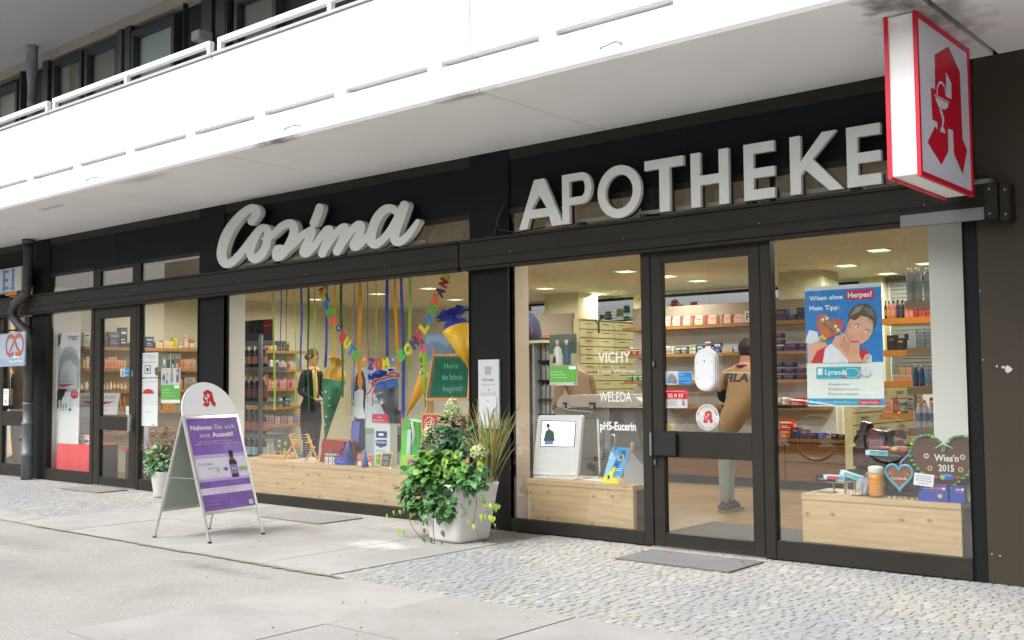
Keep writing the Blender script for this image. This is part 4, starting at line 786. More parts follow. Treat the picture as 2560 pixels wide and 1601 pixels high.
# ---------------------------------------------------------------- bottle rack
RK = Grp('bottle_rack', 'tall narrow rack of dark juice bottles behind the left end of the big window', 'rack', (-11.05, .98, 0))
rz_ = [1.46, 1.05, .66, .37]; GREYM = mat('rack_grey', '#5a6068', .5, .3)
for z in rz_: RK.box('rack_shelf', -11.42, .80, z - .05, -10.66, 1.15, z, GREYM)
RK.part('post', lambda b: b.lathe([(.026, .004), (.026, 1.83), (.02, 1.85)], mat('post_steel', '#7c848a', .35, .5), (-10.665, .78, 0), 14)); RK.part('post', lambda b: b.lathe([(.02, .004), (.02, 1.83)], GREYM, (-11.43, 1.1, 0), 10))
def rsign(b):
    b.box(-11.42, .98, 1.78, -10.72, 1.0, 2.04, P('#15151a')); b.T = b.T @ Matrix.Translation((0, .98, 0)); b.flat(-10.88, 1.79, -10.73, 2.03, P('#b5202a'), 1); b.flat(-10.88, 1.79, -10.73, 1.87, P('#3a1420'), 2); b.ring(-11.0, 1.9, .05, .055, P('#5a5a60'), 1); b.ring(-11.0, 1.9, .08, .085, P('#5a5a60'), 1); b.scribble(-10.86, 1.96, .11, .012, P('#e8b0a8'), 2, 3)
RK.part('header_board', rsign); RK.box('rack_shelf', -11.42, .80, 1.73, -10.66, 1.15, 1.775, GREYM)
cols = [('#1d1214', '#a8786a', '#c8c4c0'), ('#2a1420', '#7a3a4a', '#b8b4b4'), ('#1d1214', '#b85a3a', '#2a1a1a'), ('#1d1018', '#9fc0d8', '#b83040')]
RDX = hit(655, 900, 1, .78).x + 10.64; RK.e.location.x += RDX
for j, z in enumerate(rz_):
    for i in range(4):
        hh = [.255, .29, .29, .27][j]; put(('bottle', .098, .098, hh, *cols[j]), -10.74 - i * .112 + RDX, .87, z + .002, 0, ['dark juice bottle on the top shelf of the bottle rack', 'dark juice bottle on the second shelf of the bottle rack', 'dark juice bottle with orange label on the third rack shelf', 'dark juice bottle with pale blue label on the lowest rack shelf'][j], 'bottles on the narrow rack')
# ---------------------------------------------------------------- wall unit behind the counter
WU = Grp('wall_unit', 'white wall unit with oak shelves behind the sales counter', 'shelf unit', (-6.6, 5.2, 0))
WU.box('back_panel', -8.05, 5.2, 0, -5.2, 5.26, 1.95, IWHITE); WU.box('header_panel', -8.05, 5.19, 1.95, -5.2, 5.26, 2.24, mat('taupe', '#8f8474', .7))
for z0, z1, x0 in ((1.92, 1.965, -8.02), (1.56, 1.6, -7.98), (1.215, 1.255, -8.0), (.90, .94, -7.6)): WU.box('shelf_board', x0, 4.88, z0, -5.22, 5.19, z1, OAK)
CT = Grp('sales_counter', 'long low brown wooden drawer counter with a dark plinth', 'counter', (-6.2, 4.5, 0))
CT.box('plinth', -7.95, 4.46, .004, -4.66, 4.86, .10, mat('plinth_black', (.02, .02, .02), .5)); CT.box('top_board', -8.0, 4.38, .545, -4.62, 4.87, .585, BROWNW)
for i in range(4):
    for z0, z1 in ((.105, .315), (.325, .54)): CT.box('drawer_front', -7.98 + i * .835, 4.40, z0, -7.155 + i * .835, 4.44, z1, BROWNW, .003)
CT.box('carcass', -7.96, 4.445, .105, -4.65, 4.85, .54, mat('carcass_brown', '#5a3e18', .6))
def crow(f, z, where, items, Y=4.93, g='goods on the wall unit'):
    s = f(0, 1)[1] - f(0, 0)[1]
    for px0, px1, kind, hpx, c, word, *lift in items:
        x0, x1 = hit(*f(px0, 400), 1, Y).x, hit(*f(px1, 400), 1, Y).x; sc = abs(x1 - x0) / (abs(px1 - px0) * s)
        wd = (x1 - x0) * (.95 if kind != 'can' else .97); hm = hpx * s * sc * .80
        put((kind, round(wd, 3), round(min(.1, wd), 3), round(hm, 3), *c), (x0 + x1) / 2, Y + min(.1, wd) / 2, z + .002 + (lift[0] if lift else 0), 0, f'{word} {where}', g)
ST_ = ('#d8b8a4', '#c8a088', '#b02a38'); NV = ('#142058', '#3548a8', '#c0452c'); GW = ('#dcdcd4', '#4a8a4a', '#2a5a9a'); THC = ('#c01f14', '#eba050', '#f0e8e0')
crow(zC, 1.965, 'on the top shelf of the wall unit', [(a, b, 'stripe', h, ST_, 'red striped pinkish carton') for a, b, h in ((88, 152, 105), (160, 255, 105), (270, 364, 105), (388, 498, 105), (528, 638, 105), (695, 790, 102), (802, 908, 102))] + [(1240, 1380, 'dark', 140, ('#1a2648', '#26345c', '#a02838'), 'large navy carton'), (1385, 1475, 'dark', 70, ('#22304e', '#3a5070', '#4a8a8a'), 'low navy carton'), (1482, 1566, 'dark', 150, ('#1a2648', '#26345c', '#3a4a78'), 'large navy carton')])
crow(zC, 1.6, 'on the second shelf of the wall unit', [(92, 148, 'jar', 90, ('#d0ccc0', '#7a9a6a', '#e8e8e0'), 'white jar'), (152, 186, 'jar', 80, ('#d0ccc0', '#9aa88a', '#e8e8e0'), 'small white jar'), (205, 258, 'carton', 75, ('#26382e', '#e0e0d8', '#d8dcd4'), 'dark green carton'), (265, 320, 'carton', 75, ('#5a6a60', '#e0e0d8', '#d8dcd4'), 'grey green carton'), (350, 415, 'carton', 48, ('#cfd6c4', '#5a9a3a', '#2a6a2a'), 'white and green carton'), (350, 415, 'carton', 48, ('#cfd6c4', '#5a9a3a', '#2a6a2a'), 'upper white and green carton', .052), (425, 492, 'carton', 90, ('#2a4a78', '#88a8d0', '#e0e8f0'), 'blue carton'), (515, 574, 'carton', 130, ('#dcdce4', '#2a4a98', '#c02a2a'), 'tall white and blue carton'), (578, 616, 'carton', 80, ('#1a2038', '#a03038', '#e0e0e0'), 'dark carton'), (620, 674, 'carton', 115, ('#2a4a88', '#e8e8f0', '#88a8d0'), 'blue and white carton'), (690, 742, 'carton', 40, ('#c8b898', '#dcd0b8', '#8a7a58'), 'flat beige carton'), (745, 800, 'carton', 55, ('#c8b898', '#dcd0b8', '#8a7a58'), 'flat beige carton'), (812, 880, 'carton', 60, ('#4a8ab8', '#e0e8ec', '#e8f0f4'), 'light blue carton'), (916, 1004, 'carton', 88, ('#d8dcd0', '#3a98a8', '#2a7888'), 'teal and white carton')]
     + [(1246, 1326, 'dark', 56, NV, 'navy carton in a stack', .078 * k) for k in range(3)] + [(1340, 1488, 'dark', 90, NV, 'wide navy carton'), (1492, 1570, 'dark', 86, NV, 'navy carton')])
crow(zC, 1.255, 'on the third shelf of the wall unit', [(92, 178, 'carton', 70, ('#2f6a4a', '#a8c8a8', '#e0e8e0'), 'green carton'), (182, 285, 'carton', 52, ('#1f7a58', '#2f9a70', '#d8e8d8'), 'bright green carton', .045), (182, 285, 'carton', 45, ('#c8bca8', '#e0d8c8', '#a05a68'), 'flat beige carton'), (292, 350, 'carton', 55, ('#d8d4cc', '#c83a68', '#e8e0d8'), 'white and pink carton'), (356, 412, 'carton', 60, ('#dcd8d0', '#e8e4dc', '#a8a098'), 'white carton')]
     + [(1246, 1318, 'dark', 58, NV, 'navy carton in a low stack', .076 * k) for k in range(3)] + [(1326, 1446, 'dark', 56, NV, 'wide navy carton in a stack', .074 * k) for k in range(3)] + [(1456, 1570, 'dark', 58, NV, 'navy carton in a pair', .078 * k) for k in range(2)])
crow(zC, .94, 'on the lowest shelf of the wall unit', [(1255, 1295, 'jar', 95, ('#c8d0c0', '#6a8a6a', '#e8e8e4'), 'white jar'), (1300, 1352, 'jar', 98, ('#dcdcd4', '#e8e8e0', '#e8e8e4'), 'white jar'), (1385, 1545, 'carton', 96, THC, 'wide red and orange carton'), (1550, 1640, 'carton', 96, THC, 'wide red and orange carton')])
crow(zE, 1.6, 'on the second wall unit shelf, left end', [(1016, 1050, 'carton', 50, ('#8a2a30', '#d0a8a8', '#e8e0e0'), 'dark red carton'), (1054, 1098, 'carton', 50, ('#8a2a30', '#d0a8a8', '#e8e0e0'), 'dark red carton'), (1102, 1146, 'carton', 50, ('#8a2a30', '#d0a8a8', '#e8e0e0'), 'dark red carton'), (1026, 1058, 'jar', 32, ('#e0dcd8', '#c8c0bc', '#e8e8e8'), 'white jar on a carton', .05)])
crow(zE, 1.255, 'on the third wall unit shelf, left end', [(1010, 1052, 'carton', 48, ('#2a6a3a', '#a8c8a8', '#e0e8e0'), 'green carton'), (1056, 1098, 'carton', 48, ('#2f7a48', '#d8c828', '#e0e8e0'), 'green and yellow carton'), (1102, 1146, 'carton', 48, ('#2a6a3a', '#a8c8a8', '#e0e8e0'), 'green carton')])
crow(zC, .585, 'on the sales counter', [(1250, 1270, 'carton', 100, THC, 'red carton'), (1275, 1392, 'carton', 100, ('#a8480f', '#d08028', '#e8c080'), 'orange brown carton'), (1275, 1420, 'carton', 120, THC, 'red carton on an orange one', .095), (1398, 1480, 'dark', 130, NV, 'navy carton'), (1484, 1566, 'dark', 110, ('#3a1840', '#4a2a68', '#a04038'), 'dark violet carton')], 4.42, 'goods on the sales counter')
crow(zG, .585, 'on the right part of the sales counter', [(1500, 1600, 'dark', 90, NV, 'navy carton'), (1610, 1700, 'carton', 95, ('#2a3a88', '#4a5ab8', '#a8b8e0'), 'bright blue carton'), (1705, 1760, 'bottle', 110, ('#2a48a0', '#c89a68', '#e8e0d8'), 'blue bottle'), (1780, 1860, 'dark', 88, ('#1c1c30', '#3a3a50', '#a0a0a8'), 'black carton'), (1870, 1960, 'dark', 80, ('#24242c', '#3a3a48', '#9090a0'), 'black carton'), (1970, 2060, 'dark', 80, ('#24242c', '#3a3a48', '#9090a0'), 'black carton')], 4.42, 'goods on the sales counter')
p = hit(*zC(970, 150), 1, 4.92); PT = MB(); PT.box(-.05, 0, 0, .06, .01, .135, P('#d8d4c8')); PT.text('P', -.028, .02, .09, P('#2a2a2a'), 1, bold=.01); tag(PT.build('letter_card', loc=(p.x, 4.92, 1.967)), 'small white card with a letter P on the wall unit', 'card')
# drawer cabinets
DRW = mat('drawer_cream', '#c8c090', .6, var=.03, vs=4); DRL = mat('drawer_gap', '#6f6538', .8)
def drawers(name, x, y0, y1, z1, nrow, ncol, label):
    c = Grp(name, label, 'cabinet', (x - .3, (y0 + y1) / 2, 0)); c.box('carcass', x - .12, y0, .004, x - .022, y1, z1, DRW)
    for j in range(nrow):
        def f(b):
            h = (z1 - .1) / nrow; z = .08 + j * h
            for i in range(ncol):
                w_ = (y1 - y0) / ncol; b.box(x - .02, y0 + i * w_ + .004, z, x, y0 + (i + 1) * w_ - .004, z + h - .012, DRW); b.box(x, y0 + (i + .3) * w_, z + h * .55, x + .008, y0 + (i + .7) * w_, z + h * .62, DRL)
        o = c.part('drawer_row', f)
    c.box('gap_panel', x - .022, y0, .05, x - .021, y1, z1 - .01, DRL)
    return c
yA = hit(1451, 800, 0, -8.62).y; WU2 = Grp('wall_unit', 'taupe headed wall unit left of the tall drawer cabinet', 'shelf unit', (-9.2, yA, 0))
WU2.box('header_panel', -10.6, yA, 1.9, -8.76, yA + .06, 2.2, mat('taupe', '#8f8474', .7)); WU2.box('shelf_board', -10.6, yA - .3, 1.855, -8.76, yA + .06, 1.895, OAK); WU2.box('back_panel', -10.6, yA, 0, -8.76, yA + .06, 1.85, mat('rack_dark', '#4a4a4a', .7))
for i in range(4):
    for j in range(2): WU2.part('paper_stack', lambda b: [b.box(-9.35 - .28 * j + k * .018, yA - .2, .5 + .33 * i, -9.35 - .28 * j + k * .018 + .012, yA - .01, .72 + .33 * i + .02 * math.sin(k * 2 + i), P('#cfd0d2' if k % 3 else '#8a8f98')) for k in range(12)])
drawers('drawer_cabinet', -8.62, yA, yA + 2.0, 2.12, 17, 5, 'tall cream apothecary cabinet of many shallow drawers')
drawers('drawer_cabinet', -4.62, 4.35, 6.5, 1.18, 8, 4, 'low cream drawer cabinet at the right end of the counter')
# ---------------------------------------------------------------- right hand display shelves
for i, z in enumerate((1.815, 1.475, 1.195, .90)):
    b = MB(); b.box(-.0, 0, -.055, .85, .3, 0, OAK if i < 0 else wood('light_board', '#a58a68', '#8a6c48', 0) if 'light_board_w' not in MATS else MATS['light_board_w']); 
    tag(b.build('display_shelf', loc=(-2.77, .8, z)), 'pale wooden board shelf near the right window, ' + ['topmost', 'second', 'third', 'lowest'][i], 'shelf', 'pale display shelves at the right window')
ORS = mat('orange_edge', '#c47a18', .5)
for i, z in enumerate((1.765, 1.495, 1.235, .965)):
    b = MB(); b.box(0, 0, -.05, 1.1, .3, 0, ORS); tag(b.build('display_shelf', loc=(-3.42, 2.0, z)), 'orange edged shelf farther back on the right, ' + ['topmost', 'second', 'third', 'lowest'][i], 'shelf', 'orange edged shelves on the right')
SC = ('#a9b0b2', '#dfe2e0', '#8a949a'); SC2 = ('#d4d8dc', '#e2dfd8', '#8a94b8'); CO = ('#d87a68', '#b83a38', '#e8b0a0'); DB = ('#1a1416', '#c87818', '#0c0a0a')
crow(zD, 1.815, 'on the topmost pale shelf', [(a, b, 'can', 315, SC, 'tall silver spray can') for a, b in ((256, 314), (316, 374), (392, 448), (452, 508))], .83, 'spray cans on the top pale shelf')
crow(zD, 1.475, 'on the second pale shelf', [(258, 328, 'carton', 72, ('#c8cbcc', '#dcdfe0', '#9a9da0'), 'white carton'), (272, 328, 'carton', 78, ('#c8cbcc', '#dcdfe0', '#9a9da0'), 'upper white carton', .062), (330, 392, 'carton', 150, ('#8f9498', '#a8acb0', '#70757a'), 'grey carton'), (396, 452, 'carton', 150, ('#8f9498', '#a8acb0', '#70757a'), 'grey carton'), (458, 500, 'jar', 62, ('#a8a498', '#c8c4b8', '#e0e0d8'), 'small pale jar')], .83, 'goods on the second pale shelf')
crow(zD, 1.195, 'on the third pale shelf', [(286, 330, 'bottle', 215, ('#14406a', '#1a5080', '#d8dce0'), 'dark blue bottle'), (334, 376, 'bottle', 215, ('#14406a', '#1a5080', '#d8dce0'), 'dark blue bottle'), (380, 416, 'carton', 162, ('#7d93a4', '#98aab8', '#607888'), 'grey blue carton'), (418, 454, 'carton', 162, ('#7d93a4', '#98aab8', '#607888'), 'grey blue carton'), (458, 510, 'bottle', 238, ('#0f3850', '#164a68', '#c8ccd0'), 'dark blue bottle')], .83, 'goods on the third pale shelf')
crow(zD, .90, 'on the lowest pale shelf', [(a, b, 'can', 228, SC2, 'white spray can') for a, b in ((302, 348), (350, 394), (396, 440), (442, 488))] + [(290, 300, 'carton', 160, ('#d4d8dc', '#dcdfe0', '#9a9da0'), 'narrow white carton')], .83, 'spray cans on the lowest pale shelf')
crow(zD, 1.765, 'on the topmost orange edged shelf', [(88, 110, 'bottle', 165, DB, 'dark bottle with amber label'), (112, 138, 'bottle', 165, ('#c87818', '#d89030', '#14100e'), 'amber bottle'), (141, 172, 'bottle', 165, ('#d86a50', '#e08a70', '#14100e'), 'salmon bottle with black cap'), (176, 206, 'bottle', 172, ('#3a1828', '#5a2838', '#0c0a0a'), 'dark purple bottle'), (209, 240, 'bottle', 170, ('#1a1618', '#3a3438', '#0c0a0a'), 'black bottle'), (246, 278, 'carton', 110, CO, 'coral carton'), (280, 312, 'carton', 110, CO, 'coral carton'), (316, 346, 'carton', 100, ('#b83a30', '#d8806a', '#8a2018'), 'red carton'), (350, 405, 'carton', 95, ('#c04a38', '#d8907a', '#8a2018'), 'red carton'), (410, 465, 'carton', 90, ('#c04a38', '#d8907a', '#8a2018'), 'red carton')], 2.02, 'goods on the top orange shelf')
crow(zD, 1.495, 'on the second orange edged shelf', [(104, 170, 'dark', 140, ('#1c1c18', '#38362c', '#6a5a38'), 'black carton'), (174, 236, 'dark', 110, ('#24201a', '#48402c', '#a8884a'), 'dark brown carton'), (238, 262, 'dark', 150, ('#141412', '#2c2a24', '#48402c'), 'tall black carton')], 2.02, 'goods on the second orange shelf')
crow(zD, 1.235, 'on the third orange edged shelf', [(146, 192, 'carton', 58, ('#d09a74', '#e0b896', '#b07a58'), 'peach cube carton'), (194, 240, 'carton', 58, ('#d09a74', '#e0b896', '#b07a58'), 'peach cube carton'), (242, 284, 'carton', 58, ('#d09a74', '#e0b896', '#b07a58'), 'peach cube carton'), (194, 238, 'carton', 56, ('#d09a74', '#e0b896', '#b07a58'), 'upper peach cube carton', .062), (242, 284, 'carton', 56, ('#d09a74', '#e0b896', '#b07a58'), 'upper peach cube carton', .062)], 2.02, 'goods on the third orange shelf')
crow(zD, .965, 'on the lowest orange edged shelf', [(66, 138, 'carton', 125, ('#d0987c', '#e0b8a0', '#a86a58'), 'peach carton'), (144, 172, 'bottle', 165, ('#b8402c', '#d07a5a', '#c85a3a'), 'orange red bottle'), (176, 240, 'jar', 120, ('#6a7468', '#98a090', '#9aa098'), 'grey glass jar'), (245, 300, 'carton', 180, ('#8a8884', '#a8a4a0', '#6a2028'), 'grey carton'), (330, 372, 'carton', 120, ('#b8683a', '#d09870', '#6a3818'), 'brown carton'), (412, 465, 'carton', 150, ('#981828', '#c04a58', '#e0c0c0'), 'dark red carton')], 2.02, 'goods on the lowest orange shelf')
# ---------------------------------------------------------------- window benches
def bench(name, x0, x1, z0, z1, depth, label, open_r=True, seams=()):
    g = Grp(name, label, 'display bench', ((x0 + x1) / 2, .03 + depth / 2, .0)); cuts = [x0] + list(seams) + [x1]
    for a, b_ in zip(cuts, cuts[1:]): g.box('front_board', a + .0015, .075, .02, b_ - .0015, .11, z1 - .042, PINE)
    g.box('top_board', x0, .07, z1 - .04, x1, .07 + depth, z1, PINE); g.box('side_board', x1 - .04, .112, .02, x1, .12, z1 - .042, PINE)
    g.box('back_board', x0, .07 + depth - .03, .02, x1 - .05, .07 + depth, z1 - .042, PINE); return g
bench('display_bench', -9.99, -6.31, .10, .44, .62, 'long pine display bench behind the big middle window', seams=(-7.557,))
bench('display_bench', -5.735, -4.665, .105, .435, .52, 'pine display bench behind the window left of the glass door')
bench('display_bench', -3.262, -2.19, .13, .462, .45, 'knotty pine display bench behind the right window')
tag(BX(-5.9, .27, .12, -5.75, .34, .30, mat('socket_white', '#d5d7d6', .5), .006).build('socket_box'), 'small white socket box on the wall left of the pine bench', 'socket box')
MATD = mat('inner_mat', '#5a5654', .95, var=.1, vs=30)
tag(BX(-4.72, .45, .005, -3.2, 1.42, .014, MATD).build('inner_mat'), 'dark grey entrance mat inside the glass door', 'door mat')
# ---------------------------------------------------------------- sheets of printed graphics in window planes
class Sheet:
    """flat printed sheet: local fractions (u right, v up) of width w and height h; back board gives thickness"""
    def __init__(s, x0, z0, x1, z1, y, bg, th=.003, lean=0):
        s.w, s.h = x1 - x0, z1 - z0; s.loc = (x0, y, z0); s.b = MB(); s.rot = (lean, 0, 0)
        s.b.box(0, 0, 0, s.w, th, s.h, P(bg))
    def R(s, u0, v0, u1, v1, c, lay=1): s.b.flat(u0 * s.w, v0 * s.h, u1 * s.w, v1 * s.h, P(c), lay); return s
    def Q(s, pts, c, lay=1): s.b.poly([(u * s.w, v * s.h) for u, v in pts], P(c), lay); return s
    def E(s, u, v, ru, rv, c, lay=1, rot=0): s.b.ell(u * s.w, v * s.h, ru * s.w, rv * s.h, P(c), lay, rot); return s
    def L(s, pts, wd, c, lay=1): s.b.line([(u * s.w, v * s.h) for u, v in pts], wd * s.w, P(c), lay); return s
    def T(s, t, u, v, hv, c, lay=2, wu=None, bold=0, rot=0, align='l', shear=0): s.b.text(t, u * s.w, v * s.h, hv * s.h, P(c), lay, (wu * s.w if wu else None), bold, shear, align, rot); return s
    def S(s, u, v, wu, hv, c, lay=2, seed=0): s.b.scribble(u * s.w, v * s.h, wu * s.w, hv * s.h, P(c), lay, seed); return s
    def make(s, name, label, cat, group=None): return tag(s.b.build(name, loc=s.loc, rot=s.rot), label, cat, group)
def heart(cx, cz, w, h, n=36):
    o = []
    for k in range(n):
        t = 2 * math.pi * k / n; x = 16 * math.sin(t) ** 3; y = 13 * math.cos(t) - 5 * math.cos(2 * t) - 2 * math.cos(3 * t) - math.cos(4 * t); o.append((cx + x / 32 * w, cz + (y + 2.5) / 29 * h))
    return o[::-1]
# --- section 1
x0, z0 = xz(zA, 62, 1165, .12); x1, z1 = xz(zA, 303, 240, .12); x0 = max(x0, -14.03)
s = Sheet(x0, .47, x1, z1, .12, '#d4d8da')
s.Q([(0, .30), (.02, .6), (.1, .78), (.3, .87), (.6, .88), (.85, .84), (1, .74), (1, .52), (.9, .47), (0, .47)], '#a4abaf').Q([(.05, .5), (.08, .68), (.2, .8), (.5, .84), (.85, .8), (.97, .7), (.95, .5)], '#959da2', 2).Q([(.1, .5), (.14, .64), (.3, .74), (.6, .76), (.9, .68), (.9, .5)], '#b7bdc1', 3)
s.Q([(0, .88), (.0, 1), (.22, 1), (.18, .93), (.08, .9)], '#4a4d52', 2).Q([(.12, .88), (.16, .99), (.4, .99), (.5, .9), (.3, .86)], '#e4e7e8', 3)
s.T('Eucerin', .5, .955, .022, '#4a4e54', 4, wu=.42, bold=.01).Q([(.55, .945), (.92, .945), (.73, .932)], '#c03050', 4)
s.T('Der Weg zu', .1, .595, .018, '#8a9094', 4, wu=.5).T('einer schönen Haut', .02, .56, .02, '#80868a', 4, wu=.86).Q([(.04, .54), (.85, .545), (.25, .51)], '#b8284a', 4)
s.E(.8, .45, .17, .042, '#b83048', 4).T('GRATIS', .68, .446, .012, '#e8d0d4', 5, wu=.24).S(.7, .47, .2, .006, '#e0b8c0', 5, 3)
s.L([(.05, .43), (.95, .435), (.9, .29), (.02, .28)], .006, '#b4b9bd', 2)
for k, (u, c, hh) in enumerate(((.08, '#b8bec2', .1), (.17, '#a8afb5', .09), (.28, '#8f98a0', .06), (.4, '#98a2aa', .07), (.55, '#c8ced4', .12))): s.R(u, .30, u + .07 + .05 * (k == 4), .30 + hh, c, 3)
s.R(.55, .30, .67, .325, '#28386a', 4)
s.make('display_poster', 'tall grey and white skin care poster standing behind the leftmost shop window', 'poster')
rc = Grp('draped_table', 'low table draped in a red cloth behind the leftmost window', 'table', (-13.5, .3, 0))
def cloth(b):
    m = mat('red_cloth', '#c8141f', .9, var=.08, vs=6, bump=.4, bs=14)
    x0, x1 = -13.95, -13.05; n = 24; vs = []; fs = []
    for i in range(n + 1):
        u = i / n; x = x0 + (x1 - x0) * u; xb = -14.0 + (x1 + .0 + 14.0) * u; w_ = .008 * math.sin(u * 19) + .006 * math.sin(u * 41)
        vs += [(x, .50, .483), (x, .11, .483), (x, .10, .475), (xb, .085 + w_, .12)]
    for i in range(n):
        for k in range(3): fs.append((i * 4 + k, i * 4 + k + 1, i * 4 + 5 + k, i * 4 + 4 + k))
    b.add(vs, fs, m, True)
rc.part('cloth', cloth); rc.box('box_base', -13.93, .14, .01, -13.07, .48, .475, BLACK)
tag(MB().box(-12.98, .5, .40, -12.28, .85, .44, mat('red_cloth', '#c8141f')).box(-12.34, .5, .18, -12.28, .85, .40, mat('red_cloth', '#c8141f')).build('red_cloth'), 'end of a red cloth hanging from a dark stool behind the narrow door', 'cloth')
tag(MB().box(-12.95, .52, .01, -12.42, .83, .398, mat('stool_dark', '#2a3034', .7)).build('stool'), 'dark boxy stool under the red cloth end behind the narrow door', 'stool')
x0, z0 = xz(zA, 195, 1180, .2)
for i, (a, b_, hh) in enumerate(((190, 265, 95), (272, 330, 98), (332, 392, 98))):
    xa, xb = xz(zA, a, 1180, .2)[0], xz(zA, b_, 1180, .2)[0]; zt = .485 + hh * .29762 * .0038; s = Sheet(xa, .485, xb - .01, zt, .2, '#dcdcdc', .09)
    s.R(.05, .1, .6, .6, '#a8a4a4').R(.2, .2, .8, .45, ['#8a4048', '#7a8090', '#32407a'][i], 2).R(.1, .8, .9, .88, '#c03048', 2); s.make('gift_carton', 'white carton on the red cloth, ' + ['leftmost of three', 'middle of three', 'rightmost of three'][i], 'box', 'white cartons on the red cloth')
p0 = xz(zA, 300, 750, .42); p1 = xz(zA, 640, 760, .42); p2 = xz(zA, 610, 932, .42)
s = Sheet(-13.98, p2[1] - .0, p1[0], p0[1], .42, '#cfd1d4', .01)
s.b = MB(); W_, H_ = s.w, s.h; s.b.prism([(0, 0), (W_ * .92, 0), (W_, H_), (0, H_)], 0, .01, P('#cfd1d4'))
s.Q([(.02, .62), (.86, .60), (.42, .36)], '#b81f4a').T('MEINE PFLEGEFAVORITEN', .05, .74, .1, '#6a7076', 2, wu=.84).S(.5, .2, .2, .05, '#8a9094', 2, 4).R(.44, .0, .6, .3, '#e8eaec', 2)
s.make('header_card', 'grey card headed MEINE PFLEGEFAVORITEN with a red wedge behind the narrow door', 'card')
q0 = xz(zA, 300, 840, .40); q1 = xz(zA, 405, 1090, .40)
s = Sheet(q0[0], q1[1], q1[0], q0[1], .40, '#b6b8c6', .02); s.R(.1, .02, .9, .9, '#c6c8d4').S(.2, .5, .6, .02, '#8088a0', 2, 1).S(.25, .45, .5, .02, '#8088a0', 2, 2).R(.3, .3, .7, .32, '#8890a8', 2).R(.85, .1, 1, .5, '#c02840', 2); s.make('tube_cutout', 'pale lilac cardboard cream tube beside the tall grey poster', 'cutout')
s = Sheet(-12.62, .40, -12.3, .72, .45, '#c0c2cc', .02); s.Q([(.25, .9), (.75, .95), (.62, .2), (.4, .2)], '#2a3058').S(.3, .1, .4, .05, '#9098b0', 2, 5); s.make('display_card', 'pale card with a dark blue tube picture behind the lower door glass', 'card')
def sheetpx(f, a, b_, Y, bg, th=.003):
    x0, z1 = xz(f, a[0], a[1], Y); x1, z0 = xz(f, b_[0], b_[1], Y); return Sheet(x0, z0, x1, z1, Y, bg, th)
s = sheetpx(zA, (804, 415), (957, 617), .012, '#dfe4e6'); s.R(.05, .78, .17, .93, '#7a80a8').S(.22, .88, .6, .025, '#5a6068', 2, 1).S(.4, .8, .5, .025, '#5a6068', 2, 2).S(.08, .6, .8, .03, '#3a4a78', 2, 3)
s.R(.28, .15, .62, .5, '#50565c', 2).R(.31, .18, .59, .47, '#d4d8da', 3).R(.4, .26, .52, .38, '#2a2e34', 4).Q([(0, .05), (.12, .1), (.1, .4), (0, .42)], '#3c4450').Q([(1, .05), (.85, .1), (.82, .38), (1, .42)], '#4c5a50')
s.make('window_poster', 'white notice with a small framed picture on glass right of the narrow door', 'poster')
s = sheetpx(zA, (802, 628), (952, 1030), .012, '#dcdfe3'); s.S(.1, .93, .8, .008, '#b07888', 2, 3); s.b.poly([(s.w * (.5 + .3 * math.cos(t)), s.h * (.68 + .1 * math.sin(t))) for t in np.linspace(0, math.pi, 16)], P('#c8242e'), 2); s.L([(.5, .7), (.5, .56)], .015, '#8a8a90', 2); s.R(.3, .29, .68, .298, '#b84a5a', 2).R(0, .5, 1, .503, '#c4c8cc', 2)
s.make('window_poster', 'white poster with a red umbrella on glass right of the narrow door', 'poster')
s = sheetpx(zA, (987, 424), (1143, 835), .012, '#e0e4e2'); s.R(0, .71, 1, 1, '#6a7a6a').R(0, .07, 1, .37, '#62ad4a').R(0, .37, 1, .7, '#c8ccd0')
for k, (u, v, c, c2) in enumerate(((.1, .72, '#d8d8d8', '#3a5a5a'), (.32, .72, '#2a4a58', '#2a4a58'), (.56, .72, '#4a3030', '#d0d0d0'), (.78, .73, '#b02a30', '#e0c8a0'), (.08, .4, '#3a5a90', '#c8c8d0'), (.25, .4, '#c8c0b8', '#3a4a80'), (.5, .42, '#8a98a8', '#b87838'), (.8, .42, '#2a5a78', '#a04848'), (.5, .55, '#b8a898', '#8090a0'), (.82, .56, '#6a4a3a', '#c0c8d0'))): s.R(u, v, u + .13, v + .17 - (.05 if k > 7 else 0), c, 2).E(u + .07, v + .19 - (.05 if k > 7 else 0), .05, .025, '#c89878', 3).R(u + .03, v, u + .1, v + .07, c2, 3)
s.R(.49, .71, .51, 1, '#e8e8e8', 4).R(.45, .38, .47, .7, '#e8e8e8', 4).T('Wir beraten', .06, .26, .03, '#d8ecd0', 2, wu=.42).T('die Grippe kommt', .06, .2, .028, '#d8ecd0', 2, wu=.6).S(.06, .15, .7, .01, '#c8e0c0', 2, 5).R(.7, .3, .96, .36, '#e4ece4', 2)
s.make('window_poster', 'poster with photos of people above a green band on the left shop glass', 'poster')
s = sheetpx(zA, (642, 545), (727, 610), .008, '#d8dde0'); s.R(.45, 0, 1, 1, '#1a86c8').Q([(.08, .1), (.38, .1), (.35, .85), (.15, .8)], '#8a98a8').S(.5, .65, .4, .1, '#d0e8f8', 2, 1).S(.5, .15, .3, .1, '#d0e8f8', 2, 2); s.make('sticker', 'small blue and white sticker inside the narrow left door', 'sticker')
s = sheetpx(zA, (690, 860), (727, 932), .008, '#d8e0e4'); s.S(.2, .6, .6, .08, '#4a98b8', 2, 1).S(.2, .3, .6, .08, '#6a8898', 2, 2); s.make('sticker', 'small white sticker low on the narrow left door', 'sticker')
